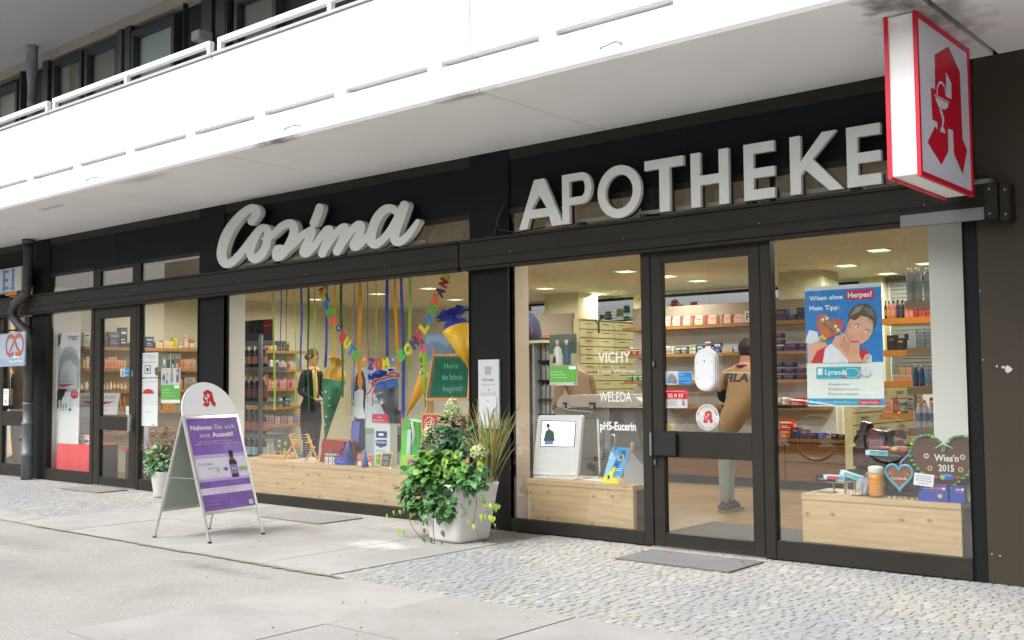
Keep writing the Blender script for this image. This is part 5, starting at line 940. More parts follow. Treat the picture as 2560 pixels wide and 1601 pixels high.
# --- section 2: ribbons and letter banner
LG, DG, BL_, YE, OY = '#9cc43c', '#1c6a34', '#2a4fb4', '#dcc030', '#f0a414'
rib = [(682, 745, 685, 1026, 5, LG), (703, 715, 701, 1014, 3.2, BL_), (717, 710, 717, 992, 5, DG), (735, 750, 738, 1005, 3, LG), (753, 705, 755, 923, 4.4, BL_), (772, 702, 771, 1029, 5.2, DG), (787, 702, 784, 998, 5, LG), (816, 697, 817, 919, 5, BL_), (836, 745, 840, 1022, 5, YE), (853, 695, 854, 994, 5.4, DG), (886, 693, 887, 1000, 1.8, BL_), (901, 690, 900, 966, 7.2, OY), (919, 690, 919, 960, 1.4, '#4a5a50'), (939, 740, 940, 905, 1.8, LG), (967, 690, 971, 911, 6.2, BL_), (988, 688, 991, 926, 6, OY), (1003, 686, 1010, 1046, 6.4, BL_), (1025, 684, 1027, 926, 5.6, LG)]
cn = {LG: 'light green', BL_: 'blue', DG: 'dark green', YE: 'yellow', OY: 'orange yellow', '#4a5a50': 'thin dark'}
ordn = ['first', 'second', 'third', 'fourth', 'fifth', 'sixth', 'seventh', 'eighth', 'ninth', 'tenth', 'eleventh', 'twelfth', 'thirteenth', 'fourteenth', 'fifteenth', 'sixteenth', 'seventeenth', 'eighteenth']
for i, (a, b_, c, d, wd, col) in enumerate(rib):
    Y = .30 + .05 * (i % 3); pa = hit(a, b_, 1, Y); pb = hit(c, d, 1, Y); pa.z = 2.34; b = MB(); n = 22; w2 = wd * .0052 / 1.25; vs = []; fs = []
    for k in range(n + 1):
        t = k / n; x = pa.x + (pb.x - pa.x) * t + .004 * math.sin(t * 9 + i); z = pa.z + (pb.z - pa.z) * t; tw = .5 * math.sin(t * 2.5 + i * 1.7) + i * .1; yy = .02 * t * math.sin(i * 2 + t * 3)
        vs += [(x - w2 / 2 * math.cos(tw * .5) - pa.x, yy - w2 / 2 * math.sin(tw), z - pa.z), (x + w2 / 2 * math.cos(tw * .5) - pa.x, yy + w2 / 2 * math.sin(tw), z - pa.z)]
    fs = [(2 * k, 2 * k + 1, 2 * k + 3, 2 * k + 2) for k in range(n)]
    b.add(vs, fs, mat('ribbon_' + col.lstrip('#'), col, .35)); tag(b.build('ribbon', loc=(pa.x, Y, pa.z)), f'{cn[col]} ribbon hanging in the big window, {ordn[i]} from the left', 'ribbon', 'ribbons hanging in the big window')
BN = Grp('letter_banner', 'colourful paper letter banner curving across the big window', 'banner', (-7.8, .2, 2.2))
seq = [('A', zL, 925, 190, '#b81820'), ('L', zL, 955, 270, '#c8c814'), ('L', zL, 995, 400, '#1478be'), ('E', zL, 1035, 510, '#4aa43c'), ('S', zL, 1080, 620, '#d85a3a'), ('*', zL, 1155, 730, '#4a2a78'), ('G', zL, 1210, 860, '#cc2a2a'), ('U', zL, 1275, 945, '#ccc814'), ('T', zL, 1340, 1035, '#1478be'), ('E', zL, 1405, 1110, '#4aa43c'), ('*', zM, 168, 1185, '#e07a3a'), ('Z', zM, 262, 1245, '#5a2a80'), ('U', zM, 360, 1250, '#cc3a3a'), ('M', zM, 455, 1240, '#ccc82a'), ('*', zM, 555, 1185, '#2a80cc'), ('S', zM, 662, 1125, '#44b44a'), ('C', zM, 750, 1050, '#ccc814'), ('H', zM, 842, 958, '#4a2070'), ('U', zM, 897, 860, '#cc2a2a'), ('L', zM, 972, 748, '#ccc814'), ('A', zM, 1025, 640, '#1478be'), ('N', zM, 1085, 510, '#3f9e34'), ('F', zM, 1135, 385, '#d85a14'), ('A', zM, 1192, 268, '#34164a'), ('N', zM, 1237, 150, '#b81820'), ('G', zM, 1265, 62, '#c8c814')]
PB_ = [xz(f, x, y, .2) for _, f, x, y, _ in seq]
for i, (ch, f, x, y, col) in enumerate(seq):
    a, c = PB_[max(i - 1, 0)], PB_[min(i + 1, len(seq) - 1)]; an = math.degrees(math.atan2(c[1] - a[1], c[0] - a[0])); px, pz = PB_[i]; L_ = .5 * math.hypot(c[0] - a[0], c[1] - a[1]) * (1 if 0 < i < len(seq) - 1 else 2)
    def lf(b):
        b.T = b.T @ Matrix.Translation((px, .2, pz)) @ Matrix.Rotation(rad(-an), 4, 'Y')
        hh = .096; w_ = min(.098, L_ * .98)
        if ch == '*':
            b.poly([(w_ * .5 * (1 if k % 2 == 0 else .62) * math.cos(k * math.pi / 5), hh * .5 * (1 if k % 2 == 0 else .62) * math.sin(k * math.pi / 5)) for k in range(10)], P(col), 1); b.ell(0, 0, .012, .012, P('#d8d8c8'), 2)
        else: b.text(ch, -w_ / 2, -hh / 2, hh, P(col), 1, w=w_, bold=.085)
        for v in range(len(b.v) - 0): pass
    BN.part('paper_letter', lf)
BN.part('string', lambda b: b.tube([(px, .205, pz + .03 * math.cos(0)) for px, pz in PB_], .0025, BLACK, 4))
# --- people in big poster etc. (cardboard displays standing on the bench)
BZ = .44
x0, zt = xz(z2, 728, 597, .5); x1, _ = xz(z2, 1000, 597, .5)
s = Sheet(x0, BZ + .002, x1, zt, .5, '#bccbdc', .012)
s.R(0, 0, 1, .33, '#a6b0b4').R(0, .3, 1, .36, '#8a9a7c', 2).R(.0, .36, 1, .62, '#c8d4dc')
SK, HR = '#c8937a', '#54372c'
s.Q([(.06, .66), (.1, .9), (.16, .965), (.26, .96), (.31, .88), (.34, .66), (.28, .6), (.1, .6)], HR, 2).E(.205, .85, .06, .068, SK, 3).R(.17, .74, .24, .8, SK, 3)
s.Q([(.03, .44), (.08, .74), (.17, .77), (.24, .77), (.33, .73), (.36, .58), (.3, .44)], '#dadde2', 4).Q([(.02, .2), (.06, .48), (.13, .48), (.08, .2)], SK, 4).Q([(.3, .73), (.36, .7), (.31, .38), (.26, .4)], SK, 3)
s.Q([(.05, .14), (.09, .46), (.3, .46), (.31, .14), (.2, .11)], '#1c3050', 5).Q([(.0, .24), (.03, .44), (.2, .42), (.17, .2)], '#6a70b8', 6).R(.13, .0, .19, .12, SK, 4).R(.22, .0, .27, .12, SK, 4).Q([(.33, .76), (.3, .5), (.27, .6), (.28, .78)], '#3a2420', 5).R(.035, .6, .085, .625, '#9cc43c', 6).T('Gu', .42, .74, .04, '#4a5a6a', 3).T('Schulan', .5, .62, .035, '#4a5a6a', 3)
s.E(.187, .857, .008, .006, '#2a2020', 5).E(.228, .857, .008, .006, '#2a2020', 5).Q([(.185, .825), (.225, .825), (.205, .814)], '#e8e0e0', 5)
s.make('cardboard_display', 'large cardboard picture of a long haired schoolgirl in a white shirt', 'cardboard display')
# grey cone with bulb picture
def cone_obj(name, tip, top, r, m, label, cat='school cone', extra=None, n=20):
    tip, top = Vector(tip), Vector(top); g = Grp(name, label, cat, tip)
    def f(b): b.tube([tip, tip + (top - tip) * .999], [.004, r], m, n)
    g.part('cone', f)
    if extra: extra(g, tip, top, r)
    return g
def tissue(col, hgt=.14, spread=1.0, seed=1):
    def f(g, tip, top, r):
        d = (top - tip).normalized(); rr = random.Random(seed)
        def q(b):
            a = d.cross(Vector((0, 1, 0))).normalized(); c = d.cross(a); n = 22; rings = [(0, r * .98), (hgt * .35, r * .75), (hgt * .6, r * .32), (hgt * .8, r * .55 * spread), (hgt, r * .95 * spread)]
            vs = []; 
            for j, (h_, rj) in enumerate(rings):
                for k in range(n):
                    th = 2 * math.pi * k / n; rk = rj * (1 + (.22 * math.sin(k * 3.7 + j) + .12 * rr.uniform(-1, 1)) * (0 if j == 0 else 1)); vs.append(tuple(top + d * (h_ + (rr.uniform(-.03, .03) if j == 4 else 0)) + (a * math.cos(th) + c * math.sin(th)) * rk))
            b.add(vs, [(j * n + k, j * n + (k + 1) % n, (j + 1) * n + (k + 1) % n, (j + 1) * n + k) for j in range(4) for k in range(n)], mat('tissue_' + col.lstrip('#'), col, .5, var=.2, vs=20), True)
        g.part('crepe_top', q)
    return f
p_tip = onY(zB, 840, 1222, .28); p_top = onY(zB, 885, 640, .28); p_top.y = .34
def dots(g, tip, top, r):
    tissue('#c8961c', .22, .7, 3)(g, tip, top, r)
    for k, (t, off, c) in enumerate(((.93, -.4, '#b83a2a'), (.8, .1, '#d8d0c8'), (.7, .5, '#d8d0c8'), (.62, -.6, '#c8c8b8'), (.5, .1, '#b03020'), (.4, .3, '#d8d0c8'), (.27, .0, '#d8d0c8'), (.78, -.7, '#b8b8a8'), (.33, -.3, '#8ab83a'), (.58, .6, '#d8a0a0'))):
        c0 = tip + (top - tip) * t; rr = r * t; a = off * 1.3; pc = c0 + Vector((math.sin(a) * rr, -math.cos(a) * rr * 1.03, 0))
        g.part('paper_heart', lambda b: b.ball(tuple(pc), .014, P(c), 6, (1, .35, 1)))
cone_obj('school_cone', p_tip, p_top, .125, mat('cone_green', '#176a40', .6), 'dark green school cone with red and white hearts and yellow crepe top', extra=dots)
t0 = onY(zI, 1160, 780, .42); t0 = onY(z2, 960, 930, .44); t1 = onY(z2, 940, 720, .44)
cone_obj('school_cone', onY(z2, 975, 960, .44), onY(z2, 930, 715, .44), .13, mat('cone_grey', '#4a5058', .6), 'dark grey school cone picture with a white light bulb and blue crepe', extra=lambda g, tip, top, r: (tissue('#2a5ac0', .15, 1.3, 5)(g, tip, top, r), g.part('bulb_print', lambda b: (b.T.__imatmul__(Matrix.Translation((top + (tip - top) * .32 + Vector((0, -r * .73, 0))))) if 0 else setattr(b, 'T', b.T @ Matrix.Translation(top + (tip - top) * .32 + Vector((.0, -r * .76, 0)))), b.ell(0, 0, .016, .02, P('#e8e0e0'), 1), b.flat(-.008, -.04, .008, -.02, P('#c03030'), 1), [b.line([(.026 * math.cos(t), .026 * math.sin(t)), (.045 * math.cos(t), .045 * math.sin(t))], .005, P('#e8e8e8'), 1) for t in np.linspace(-.3, math.pi + .3, 7)])), g.part('lettering_print', lambda b: (setattr(b, 'T', b.T @ Matrix.Translation(top + (tip - top) * .14 + Vector((0, -r * .98, 0)))), b.text('Meine Schultüte', -.1, -.02, .018, P('#dfe3e6'), 1, w=.17, rot=14)))))
# octopus cut-out
OC = MB(TM((0, 0, 0))); c0 = xz(z2, 905, 640, .36)
def ocp(pts): return [(xz(z2, x, y, .36)[0] - c0[0], xz(z2, x, y, .36)[1] - c0[1]) for x, y in pts]
OC.prism(ocp([(845, 625), (870, 605), (905, 598), (940, 612), (960, 640), (935, 655), (890, 668), (862, 660)][::-1]), 0, .006, P('#d8dce4'))
for pts, c, l in (([(850, 627), (873, 610), (905, 603), (935, 616), (950, 640), (930, 650), (890, 662), (866, 655)][::-1], '#2a5ab0', 1), ([(872, 672), (990, 650), (985, 700), (900, 735), (880, 715)][::-1], '#3464b8', 1)): OC.poly(ocp(pts), P(c), l)
for pts in ([(935, 640), (965, 622), (1000, 628), (1005, 645), (960, 645), (930, 655), (890, 665), (855, 670), (845, 690), (860, 692), (875, 668)], [(868, 690), (850, 705), (835, 735), (815, 748)], [(872, 690), (858, 730), (850, 765), (855, 790), (848, 812)]): OC.line(ocp(pts), .035, P('#e4e0e0'), 2); OC.line(ocp(pts), .022, P('#c84a38'), 3)
tag(OC.build('octopus_cutout', loc=(c0[0], .36, c0[1])), 'blue and red paper octopus hanging above the grey school cone', 'cutout')
# child picture and white dispenser box
s = sheetpx(zI, (965, 230), (1115, 760), .46, '#7a2a28', .01); s.R(0, .42, 1, .68, '#c4c8c6', 1)
for k in range(3): s.R(0, .46 + .07 * k, 1, .48 + .07 * k, '#5a6470', 2)
s.E(.5, .84, .5, .17, '#231f22', 2).E(.3, .78, .28, .11, '#c8927a', 3).E(.6, .88, .4, .1, '#231f22', 4).Q([(.2, .75), (.45, .74), (.3, .7)], '#a84a48', 4).E(.25, .8, .035, .012, '#2a2020', 5); s.make('cardboard_display', 'cardboard picture of a black haired child in a striped shirt', 'cardboard display')
xa, za = xz(zI, 765, 400, .3); xb, _ = xz(zI, 1025, 400, .3)
DBX = Grp('dispenser_box', 'tall white cardboard dispenser with a dark blue logo and red flag', 'dispenser', ((xa + xb) / 2, .36, BZ))
DBX.box('box', xa, .32, BZ + .002, xb - .07, .42, za, P('#c9cdd2'))
def dbl(b):
    b.T = b.T @ Matrix.Translation((xa, .32, BZ)); W_ = xb - xa - .07; H_ = za - BZ
    b.flat(W_ * .12, H_ * .66, W_ * .82, H_ * .82, P('#1c3478'), 1); b.poly([(W_ * .08, H_ * .6), (W_ * .8, H_ * .62), (W_ * .8, H_ * .48), (W_ * .42, H_ * .42), (W_ * .1, H_ * .48)], P('#1c3478'), 1); b.text('Hansaplast', W_ * .14, H_ * .53, H_ * .06, P('#e8ecf2'), 2, w=W_ * .6); b.ell(W_ * .45, H_ * .74, W_ * .18, H_ * .03, P('#e8ecf2'), 2)
    b.scribble(W_ * .1, H_ * .34, W_ * .6, H_ * .03, P('#8a929a'), 1, 2); b.flat(W_ * .1, H_ * .04, W_ * .3, H_ * .18, P('#5a98c0'), 1); b.flat(W_ * .5, H_ * .06, W_ * .66, H_ * .2, P('#c89080'), 1)
DBX.part('logo_print', dbl); DBX.part('red_flag', lambda b: (b.box(xa - .02, .31, za + .01, xb - .09, .315, za + .095, P('#c0243c')), setattr(b, 'T', b.T @ Matrix.Translation((xa, .31, za))), b.text('Gratis', .06, .055, .018, P('#f0d8dc'), 1), b.text('Reflektorband!', .0, .025, .018, P('#f0d8dc'), 1, w=.15)))
# green bag
gb0 = xz(zI, 1070, 860, .22); gb1 = xz(zI, 1320, 350, .22)
GB = Grp('gift_bag', 'bright green paper gift bag with a white ribbon', 'bag', ((gb0[0] + gb1[0]) / 2, .3, BZ))
w_ = gb1[0] - gb0[0]
GB.part('bag', lambda b: (b.prism([(gb0[0], BZ + .002), (gb1[0], BZ + .002), (gb1[0] - .01, gb1[1] - .03), (gb0[0] + w_ * .45, gb1[1]), (gb0[0] + w_ * .2, gb1[1] - .04)], .25, .36, mat('bag_green', '#3fae2e', .4, var=.15, vs=8)), b.prism([(gb0[0] + .02, BZ + .002), (gb0[0] + w_ * .5, BZ + .002), (gb0[0] + w_ * .42, gb1[1] - .1), (gb0[0] + .05, gb1[1] - .14)], .244, .25, mat('bag_green2', '#57c03a', .4))))
GB.part('ribbon', lambda b: (b.prism([(gb0[0] + w_ * .38, BZ + .05), (gb0[0] + w_ * .58, BZ + .05), (gb0[0] + w_ * .66, gb1[1] - .1), (gb0[0] + w_ * .48, gb1[1] - .1)], .235, .243, P('#b8c8cc')), b.tube([(gb0[0] + w_ * .55, .24, gb1[1] - .08), (gb0[0] + w_ * .75, .22, gb1[1] - .02), (gb0[0] + w_ * .85, .22, gb1[1] - .14), (gb0[0] + w_ * .78, .22, gb1[1] - .24)], .012, P('#c8d4d4'), 6)))
# yellow leaning cones
cone_obj('school_cone', onY(zN, 78, 1325, .35), onY(zN, 330, 800, .35), .075, mat('cone_orange', '#e09a08', .5), 'orange yellow school cone leaning left of the easel')
cone_obj('school_cone', onY(zN, 885, 740, .12), onY(zN, 715, 215, .12), .135, mat('cone_yellow', '#e0ac0c', .5), 'bright yellow school cone stuffed with dark blue tissue', extra=tissue('#142a96', .16, 1.1, 9))
cone_obj('school_cone', onY(zN, 325, 1270, .26), onY(zN, 292, 520, .26), .042, mat('cone_lime', '#8ab82e', .5), 'slender lime green school cone with pink tissue beside the easel', extra=lambda g, tip, top, r: (tissue('#d86a94', .12, .5, 2)(g, tip, top, r), [g.part('sticker_print', lambda b: b.ball(tuple(top + (tip - top) * t + Vector((.002, -r * (1 - t), 0))), .014, P('#7a3a30'), 6, (1, .3, 1.3))) for t in (.1, .14, .22, .33)]))
s = sheetpx(zN, (285, 285), (690, 610), .55, '#7c98bc', .01); s.Q([(.05, .1), (.1, .6), (.4, .75), (.8, .5), (.95, .9), (.5, .95), (.1, .9)], '#98b4d8').L([(.1, .3), (.4, .2), (.8, .25)], .03, '#5a7aa8', 2).Q([(.6, .1), (.95, .3), (.95, .05)], '#4a7878', 2).L([(.6, .05), (.95, .3)], .04, '#a89888', 3); s.make('picture_board', 'shiny pale blue picture behind the green blackboard', 'picture')
# easel with blackboard
EA = Grp('easel', 'child size wooden easel with a green blackboard and red play board', 'easel', (-6.55, .35, BZ)); EW = mat('easel_wood', '#c39a68', .5)
def ep(x, y, Y): return tuple(onY(zN, x, y, Y))
a, b1, c, d = [xz(zN, *q, .22) for q in ((420, 545), (895, 540), (855, 1105), (335, 1105))]
def bb(b, inset, y, m, th):
    cx = sum(p[0] for p in (a, b1, c, d)) / 4; cz = sum(p[1] for p in (a, b1, c, d)) / 4; f = lambda p: (cx + (p[0] - cx) * (1 - inset), cz + (p[1] - cz) * (1 - inset)); b.prism([f(d), f(c), f(b1), f(a)], y, y + th, m)
EA.part('blackboard', lambda b: (bb(b, .12, .222, mat('board_green', '#10604a', .3), .01), setattr(b, 'T', b.T @ Matrix.Translation((0, .2215, 0))), [b.text(t, xz(zN, x, y, .22)[0], xz(zN, x, y, .22)[1], h_, P('#7ab09a'), 1, w=w_) for t, x, y, h_, w_ in (('Hurra', 560, 715, .05, .17), ('die Schule', 530, 855, .05, .26), ('beginnt!', 545, 1000, .05, .24))]))
EA.part('board_frame', lambda b: (bb(b, 0, .232, EW, .012), b.bar((a[0], .222, a[1]), (b1[0], .222, b1[1]), .022, .02, EW), b.bar((d[0], .222, d[1]), (c[0], .222, c[1]), .024, .022, EW), b.bar((a[0], .222, a[1]), (d[0], .222, d[1]), .02, .02, EW), b.bar((b1[0], .222, b1[1]), (c[0], .222, c[1]), .02, .02, EW)))
for q in ((440, 560, 230, 1560, .24), (900, 560, 850, 1560, .24), (430, 450, 330, 900, .45), (430, 900, 340, 1560, .55)):
    p1, p2 = onY(zN, q[0], q[1], q[4]), onY(zN, q[2], q[3], q[4]); p2.z = BZ + .004; EA.part('leg', lambda b: b.bar(p1, p2, .022, .02, EW))
def pb(b):
    x0, z1 = xz(zN, 285, 1300, .2); x1, z0 = xz(zN, 830, 1500, .2); b.T = b.T @ Matrix.Translation((0, .2, 0)); b.box(x0 - .02, .0, z0 - .02, x1 + .02, .012, z1 + .02, EW); wd = x1 - x0; hh = z1 - z0
    b.flat(x0, z0, x0 + wd * .34, z1, P('#b8202e'), 1); b.flat(x0 + wd * .4, z0, x0 + wd * .5, z1, P('#b8a888'), 1); b.flat(x0 + wd * .68, z0, x1, z1, P('#b8202e'), 1)
    for k in range(12): b.ell(x0 + wd * .17 + wd * .11 * math.sin(k * .5236), z0 + hh * .5 + hh * .36 * math.cos(k * .5236), .008, .008, P('#e8e0d8'), 2, n=8)
    b.line([(x0 + wd * .17, z0 + hh * .4), (x0 + wd * .24, z0 + hh * .2)], .006, P('#e8d0a0'), 2)
    for k in range(5): b.line([(x0 + wd * .4, z0 + hh * (.1 + .2 * k)), (x0 + wd * .5, z0 + hh * (.1 + .2 * k))], .007, P('#3a3a3a'), 2)
    for j, t in enumerate(('ABCDEFG', 'HIJKLMNO', 'PQRSTUV', 'WXYZ')): b.text(t, x0 + wd * .71, z0 + hh * (.76 - .23 * j), hh * .14, P('#e8d8d8'), 2, w=wd * (.26 if j < 3 else .15))
EA.part('play_board', pb); x0, _ = xz(zN, 285, 1300, .2); EA.box('shelf_board', x0 - .01, .2, .60, x0 + .42, .3, .615, EW)
# small slate
a = onY(zI, 850, 965, .10); s = Sheet(a.x, BZ + .002, a.x + .155, BZ + .155, .1, '#c0a070', .012, rad(-14)); s.R(.1, .1, .9, .9, '#30373c').T('ABC', .2, .52, .24, '#98a0a4', 2, wu=.55).T('123', .22, .2, .18, '#98a0a4', 2, wu=.45); s.make('slate', 'small wood framed slate with ABC 123 in chalk', 'slate')
a = onY(zI, 965, 975, .075); tag(BX(-.0, 0, 0, .055, .012, .01, P('#dcdcd8')).build('chalk_stick', loc=(a.x, .075, BZ + .002)), 'white stick of chalk lying before the small slate', 'chalk')
GC = MB(); GC.prism([(-.19, 0), (.19, 0), (.17, .12), (-.15, .135)], 0, .08, mat('lime_card', '#8cc034', .45)); GC.T = Matrix.Translation((0, 0, 0)); GC.poly([(-.06, .02), (-.03, .02), (.0, .06), (.02, .10), (-.04, .105), (-.07, .07)], P('#b82a78'), 1); GC.text('Sonnentor', .05, .085, .014, P('#c0392b'), 1, w=.1); GC.scribble(.03, .06, .13, .012, P('#3a6a20'), 1, 3); GC.scribble(.03, .035, .12, .012, P('#3a6a20'), 1, 4)
a = onY(zI, 1250, 1020, .07); tag(GC.build('cushion_pack', loc=(a.x, .0905, BZ + .002), rot=(0, 0, 0)), 'flat lime green pack with a pink shape at the right bench end', 'pack')
for k, (x, wd) in enumerate(((800, .05), (840, .05))):
    for j in range(2):
        a = onY(zI, x, 945, .15); s = Sheet(a.x, BZ + .002 + j * .062, a.x + .06, BZ + .06 + j * .062, .15 + .0, '#8aa83a', .04); s.R(.1, .3, .9, .5, '#b8c850').R(.1, .1, .5, .25, '#c87858', 2); s.make('lime_carton', 'small lime green carton left of the slate', 'box', 'lime cartons by the slate')
for k, x in enumerate((575, 700)):
    a = onY(zI, x, 900, .2); s = Sheet(a.x, BZ + .002, a.x + .055, BZ + .11, .2, '#d0ccc8', .04); s.R(0, .35, 1, .95, '#c84a20').E(.5, .2, .25, .12, '#d8d4d0', 2).R(.2, .6, .8, .8, '#d88858', 2); s.make('orange_carton', 'orange and white carton ' + ['left', 'right'][k] + ' of the small blue paper cone', 'box')
for k, x in enumerate((160, 215, 265)):
    a = onY(zI, x, 915, .13); s = Sheet(a.x, BZ + .002, a.x + .043, BZ + .105, .13, '#d4d4d0', .04); s.R(.05, .68, .95, .86, '#20306a').R(.2, .1, .5, .5, '#a8a0a0').R(.5, .15, .7, .45, '#c04848', 2).R(.1, .9, .9, 1, '#a8b828', 2); s.make('pen_carton', 'small white and navy carton before the red satchel', 'box', 'white and navy cartons before the satchel')
a = onY(zI, 285, 920, .12); BB = Grp('blue_box', 'flat blue carton with a small red label in front of the satchel', 'box', (a.x + .1, .16, BZ)); BB.box('box', a.x, .12, BZ + .002, a.x + .19, .22, BZ + .085, P('#1c3aa0', .4)); BB.part('label', lambda b: (setattr(b, 'T', b.T @ Matrix.Translation((a.x, .12, BZ))), b.flat(.03, .055, .09, .068, P('#c83a38'), 1), b.scribble(.03, .03, .1, .006, P('#a8b8e0'), 1, 2)))
for k, (x, y, Y, h_, r_) in enumerate(((452, 825, .16, .175, .045), (672, 958, .09, .165, .038))):
    a = onY(zI, x, y, Y); zb = BZ + (.086 if k == 0 else .002); b = MB(); b.lathe([(r_, 0), (.002, h_)], mat('blue_hat', '#3b5cb8', .5, var=.15, vs=30), n=20); tag(b.build('paper_cone', loc=(a.x, Y, zb)), ['blue paper cone standing on the flat blue carton', 'blue paper cone standing at the bench edge'][k], 'paper cone')
# satchel
a = onY(zI, 90, 870, .3); b_ = onY(zI, 400, 880, .3); SA = Grp('satchel', 'dark red leather school satchel with a brass clasp', 'satchel', ((a.x + b_.x) / 2, .36, BZ)); LR = mat('red_leather', '#8c1a24', .5, var=.12, vs=30, bump=.2, bs=200)
SA.part('body', lambda b: (b.prism([(a.x, BZ + .002), (b_.x, BZ + .002), (b_.x + .02, BZ + .22), (a.x + .07, BZ + .235)], .30, .42, LR)), bevel=.006)
SA.part('flap', lambda b: b.prism([(a.x + .045, BZ + .15), (a.x + .13, BZ + .115), (b_.x - .05, BZ + .12), (b_.x + .015, BZ + .16), (b_.x + .022, BZ + .225), (a.x + .068, BZ + .24)], .285, .299, LR), bevel=.004)
SA.part('clasp', lambda b: b.box((a.x + b_.x) / 2 + .0, .277, BZ + .105, (a.x + b_.x) / 2 + .03, .286, BZ + .145, mat('brass', '#a8884a', .3, .8))); SA.part('strap', lambda b: b.tube([(b_.x + .01, .36, BZ + .23), (b_.x + .06, .38, BZ + .2), (b_.x + .07, .38, BZ + .1), (b_.x + .05, .36, BZ + .06)], .012, LR, 6))
# abacus
AB = Grp('abacus', 'wooden abacus with rows of coloured beads', 'abacus', (onY(zB, 600, 1400, .3).x, .3, BZ)); AWD = mat('beech', '#c69c62', .45)
def ab(x, y, Y): p = onY(zB, x, y, Y); return Vector((p.x, Y, max(p.z, BZ + .008)))
for q in ((505, 1160, 590, 1390, .25, .25), (680, 1160, 770, 1400, .25, .25), (535, 1265, 445, 1395, .25, .4), (745, 1275, 655, 1405, .25, .4)): AB.part('leg', lambda b: b.bar(ab(q[0], q[1], q[4]), ab(q[2], q[3], q[4]), .016, .016, AWD))
for j, (y, c) in enumerate(((1160, '#c89858'), (1187, '#c89858'), (1212, '#d8b818'), (1235, '#d8b818'), (1262, '#b82a20'), (1285, '#b82a20'), (1305, '#1e7a3a'), (1328, '#1e7a3a'), (1352, '#22389a'), (1372, '#22389a'))):
    xl, xr = 512 + j * 8.5, 690 + j * 8.5; p, q = ab(xl, y, .25), ab(xr, y, .25)
    def rowf(b):
        b.tube([p, q], .002, STEEL, 4); nb = 10; L = (q - p).length; nl = [6, 7, 7, 4, 5, 6, 5, 7, 6, 8][j]
        for k in range(nb): t = (.012 + k * .0155) / L if k < nl else 1 - (.012 + (nb - 1 - k) * .0155) / L; b.ball(tuple(p + (q - p) * t), .0078, P(c, .3), 8, (1, 1.2, 1.2))
    AB.part('bead_row', rowf)
# bead maze
BM = Grp('bead_maze', 'wooden bead maze toy with curly wires', 'toy', (onY(zB, 400, 1380, .4).x, .4, BZ)); x0 = onY(zB, 265, 1380, .4).x; x1 = onY(zB, 545, 1380, .4).x
BM.box('base', x0, .34, BZ + .002, x1, .46, BZ + .03, AWD, .004)
for k, (u0, u1, hh, c) in enumerate(((385, 470, 200, '#1e5a3a'), (440, 520, 205, '#7a2a20'), (285, 325, 100, '#2a4a9a'))):
    p, q = onY(zB, u0, 1370, .4), onY(zB, u1, 1370, .4); zz = BZ + .03 + hh * .00125; BM.part('wire', lambda b: b.tube([(p.x, .4, BZ + .03), (p.x - .01, .4, zz - .05), ((p.x + q.x) / 2 - .03, .4, zz), ((p.x + q.x) / 2 + .03, .41, zz), (q.x, .4, zz - .06), (q.x, .4, BZ + .03)], .003, P(c), 6))
for k, (x, y, c) in enumerate(((400, 1350, '#1c3a8a'), (400, 1332, '#b8282a'), (402, 1305, '#1c3a8a'), (404, 1285, '#2a8a3a'), (405, 1265, '#d8c020'), (406, 1245, '#b8282a'), (408, 1222, '#d8c020'), (462, 1325, '#d8c020'), (462, 1302, '#d8c020'), (464, 1280, '#1c3a8a'), (466, 1262, '#2a8a3a'), (468, 1240, '#d8c020'), (470, 1218, '#2a8a3a'), (480, 1196, '#b8282a'), (540, 1340, '#d8c020'))):
    p = onY(zB, x, y, .4); BM.part('bead', lambda b: b.ball((p.x, .4, max(p.z, BZ + .05)), .017, P(c, .3), 8, (1.1, 1, .8)))
# juice bottles & blue chair back seen behind
a = onY(zB, 350, 1100, 1.6); b_ = onY(zB, 535, 1390, 1.6); tag(BX(a.x, 1.6, .4, b_.x, 1.63, a.z, mat('chair_blue', '#8fa0aa', .5), .01).build('chair_back'), 'pale blue grey chair back behind the bead maze', 'chair')
for i, x in enumerate((910, 950, 990, 1030, 1065)):
    c = ['#b8201a', '#b8201a', '#1a5a4a', '#2a6a3a', '#b8201a'][i]; p = onY(zB, x, 1115, .75); put(('bottle', .055, .05, .17, c, '#c84838' if c == '#b8201a' else '#2a7a5a', '#d8a820'), p.x, .75, .5, 0, ('red' if c == '#b8201a' else 'dark green') + ' toy skittle bottle behind the satchel', 'small bottles behind the satchel')
tag(BX(onY(zB, 820, 1130, .72).x, .7, .40, onY(zB, 1080, 1130, .72).x, .82, .50, P('#10246a')).build('bottle_tray'), 'dark blue tray carrying small red bottles behind the satchel', 'tray')
# ---------------------------------------------------------------- vinyl lettering on the glass
VW = mat('vinyl_white', '#d4d6d4', .5)
def vinyl(t, f, a, b_, h, name_, bold=.0, shear=0):
    x0, z0 = xz(f, a[0], a[1], .0); x1, _ = xz(f, b_[0], b_[1], .0); m = MB(); m.text(t, 0, 0, h, VW, 0, w=x1 - x0, bold=bold); vs = m.v; m2 = MB(); m2.v = [(p[0], -.0008, p[2]) for p in vs]; m2.f, m2.fm, m2.sm, m2.mats = m.f, m.fm, m.sm, m.mats
    tag(m2.build('vinyl_lettering', loc=(x0, -.0006, z0)), name_, 'lettering', 'white words on the glass left of the door')
vinyl('VICHY', zE, (775, 420), (1040, 415), .082, 'large white serifless word on the glass, topmost of four white words', .01)
vinyl('Louis Widmer', zE, (775, 506), (1083, 500), .03, 'thin small white lettering on the glass, second of four rows')
vinyl('WELEDA', zE, (785, 738), (1048, 735), .078, 'large white word on the glass in front of the desk lid, third row', .0)
vinyl('pH5-Eucerin', zE, (790, 968), (1085, 965), .062, 'bold narrow white lettering on the glass, lowest of four rows', .03)
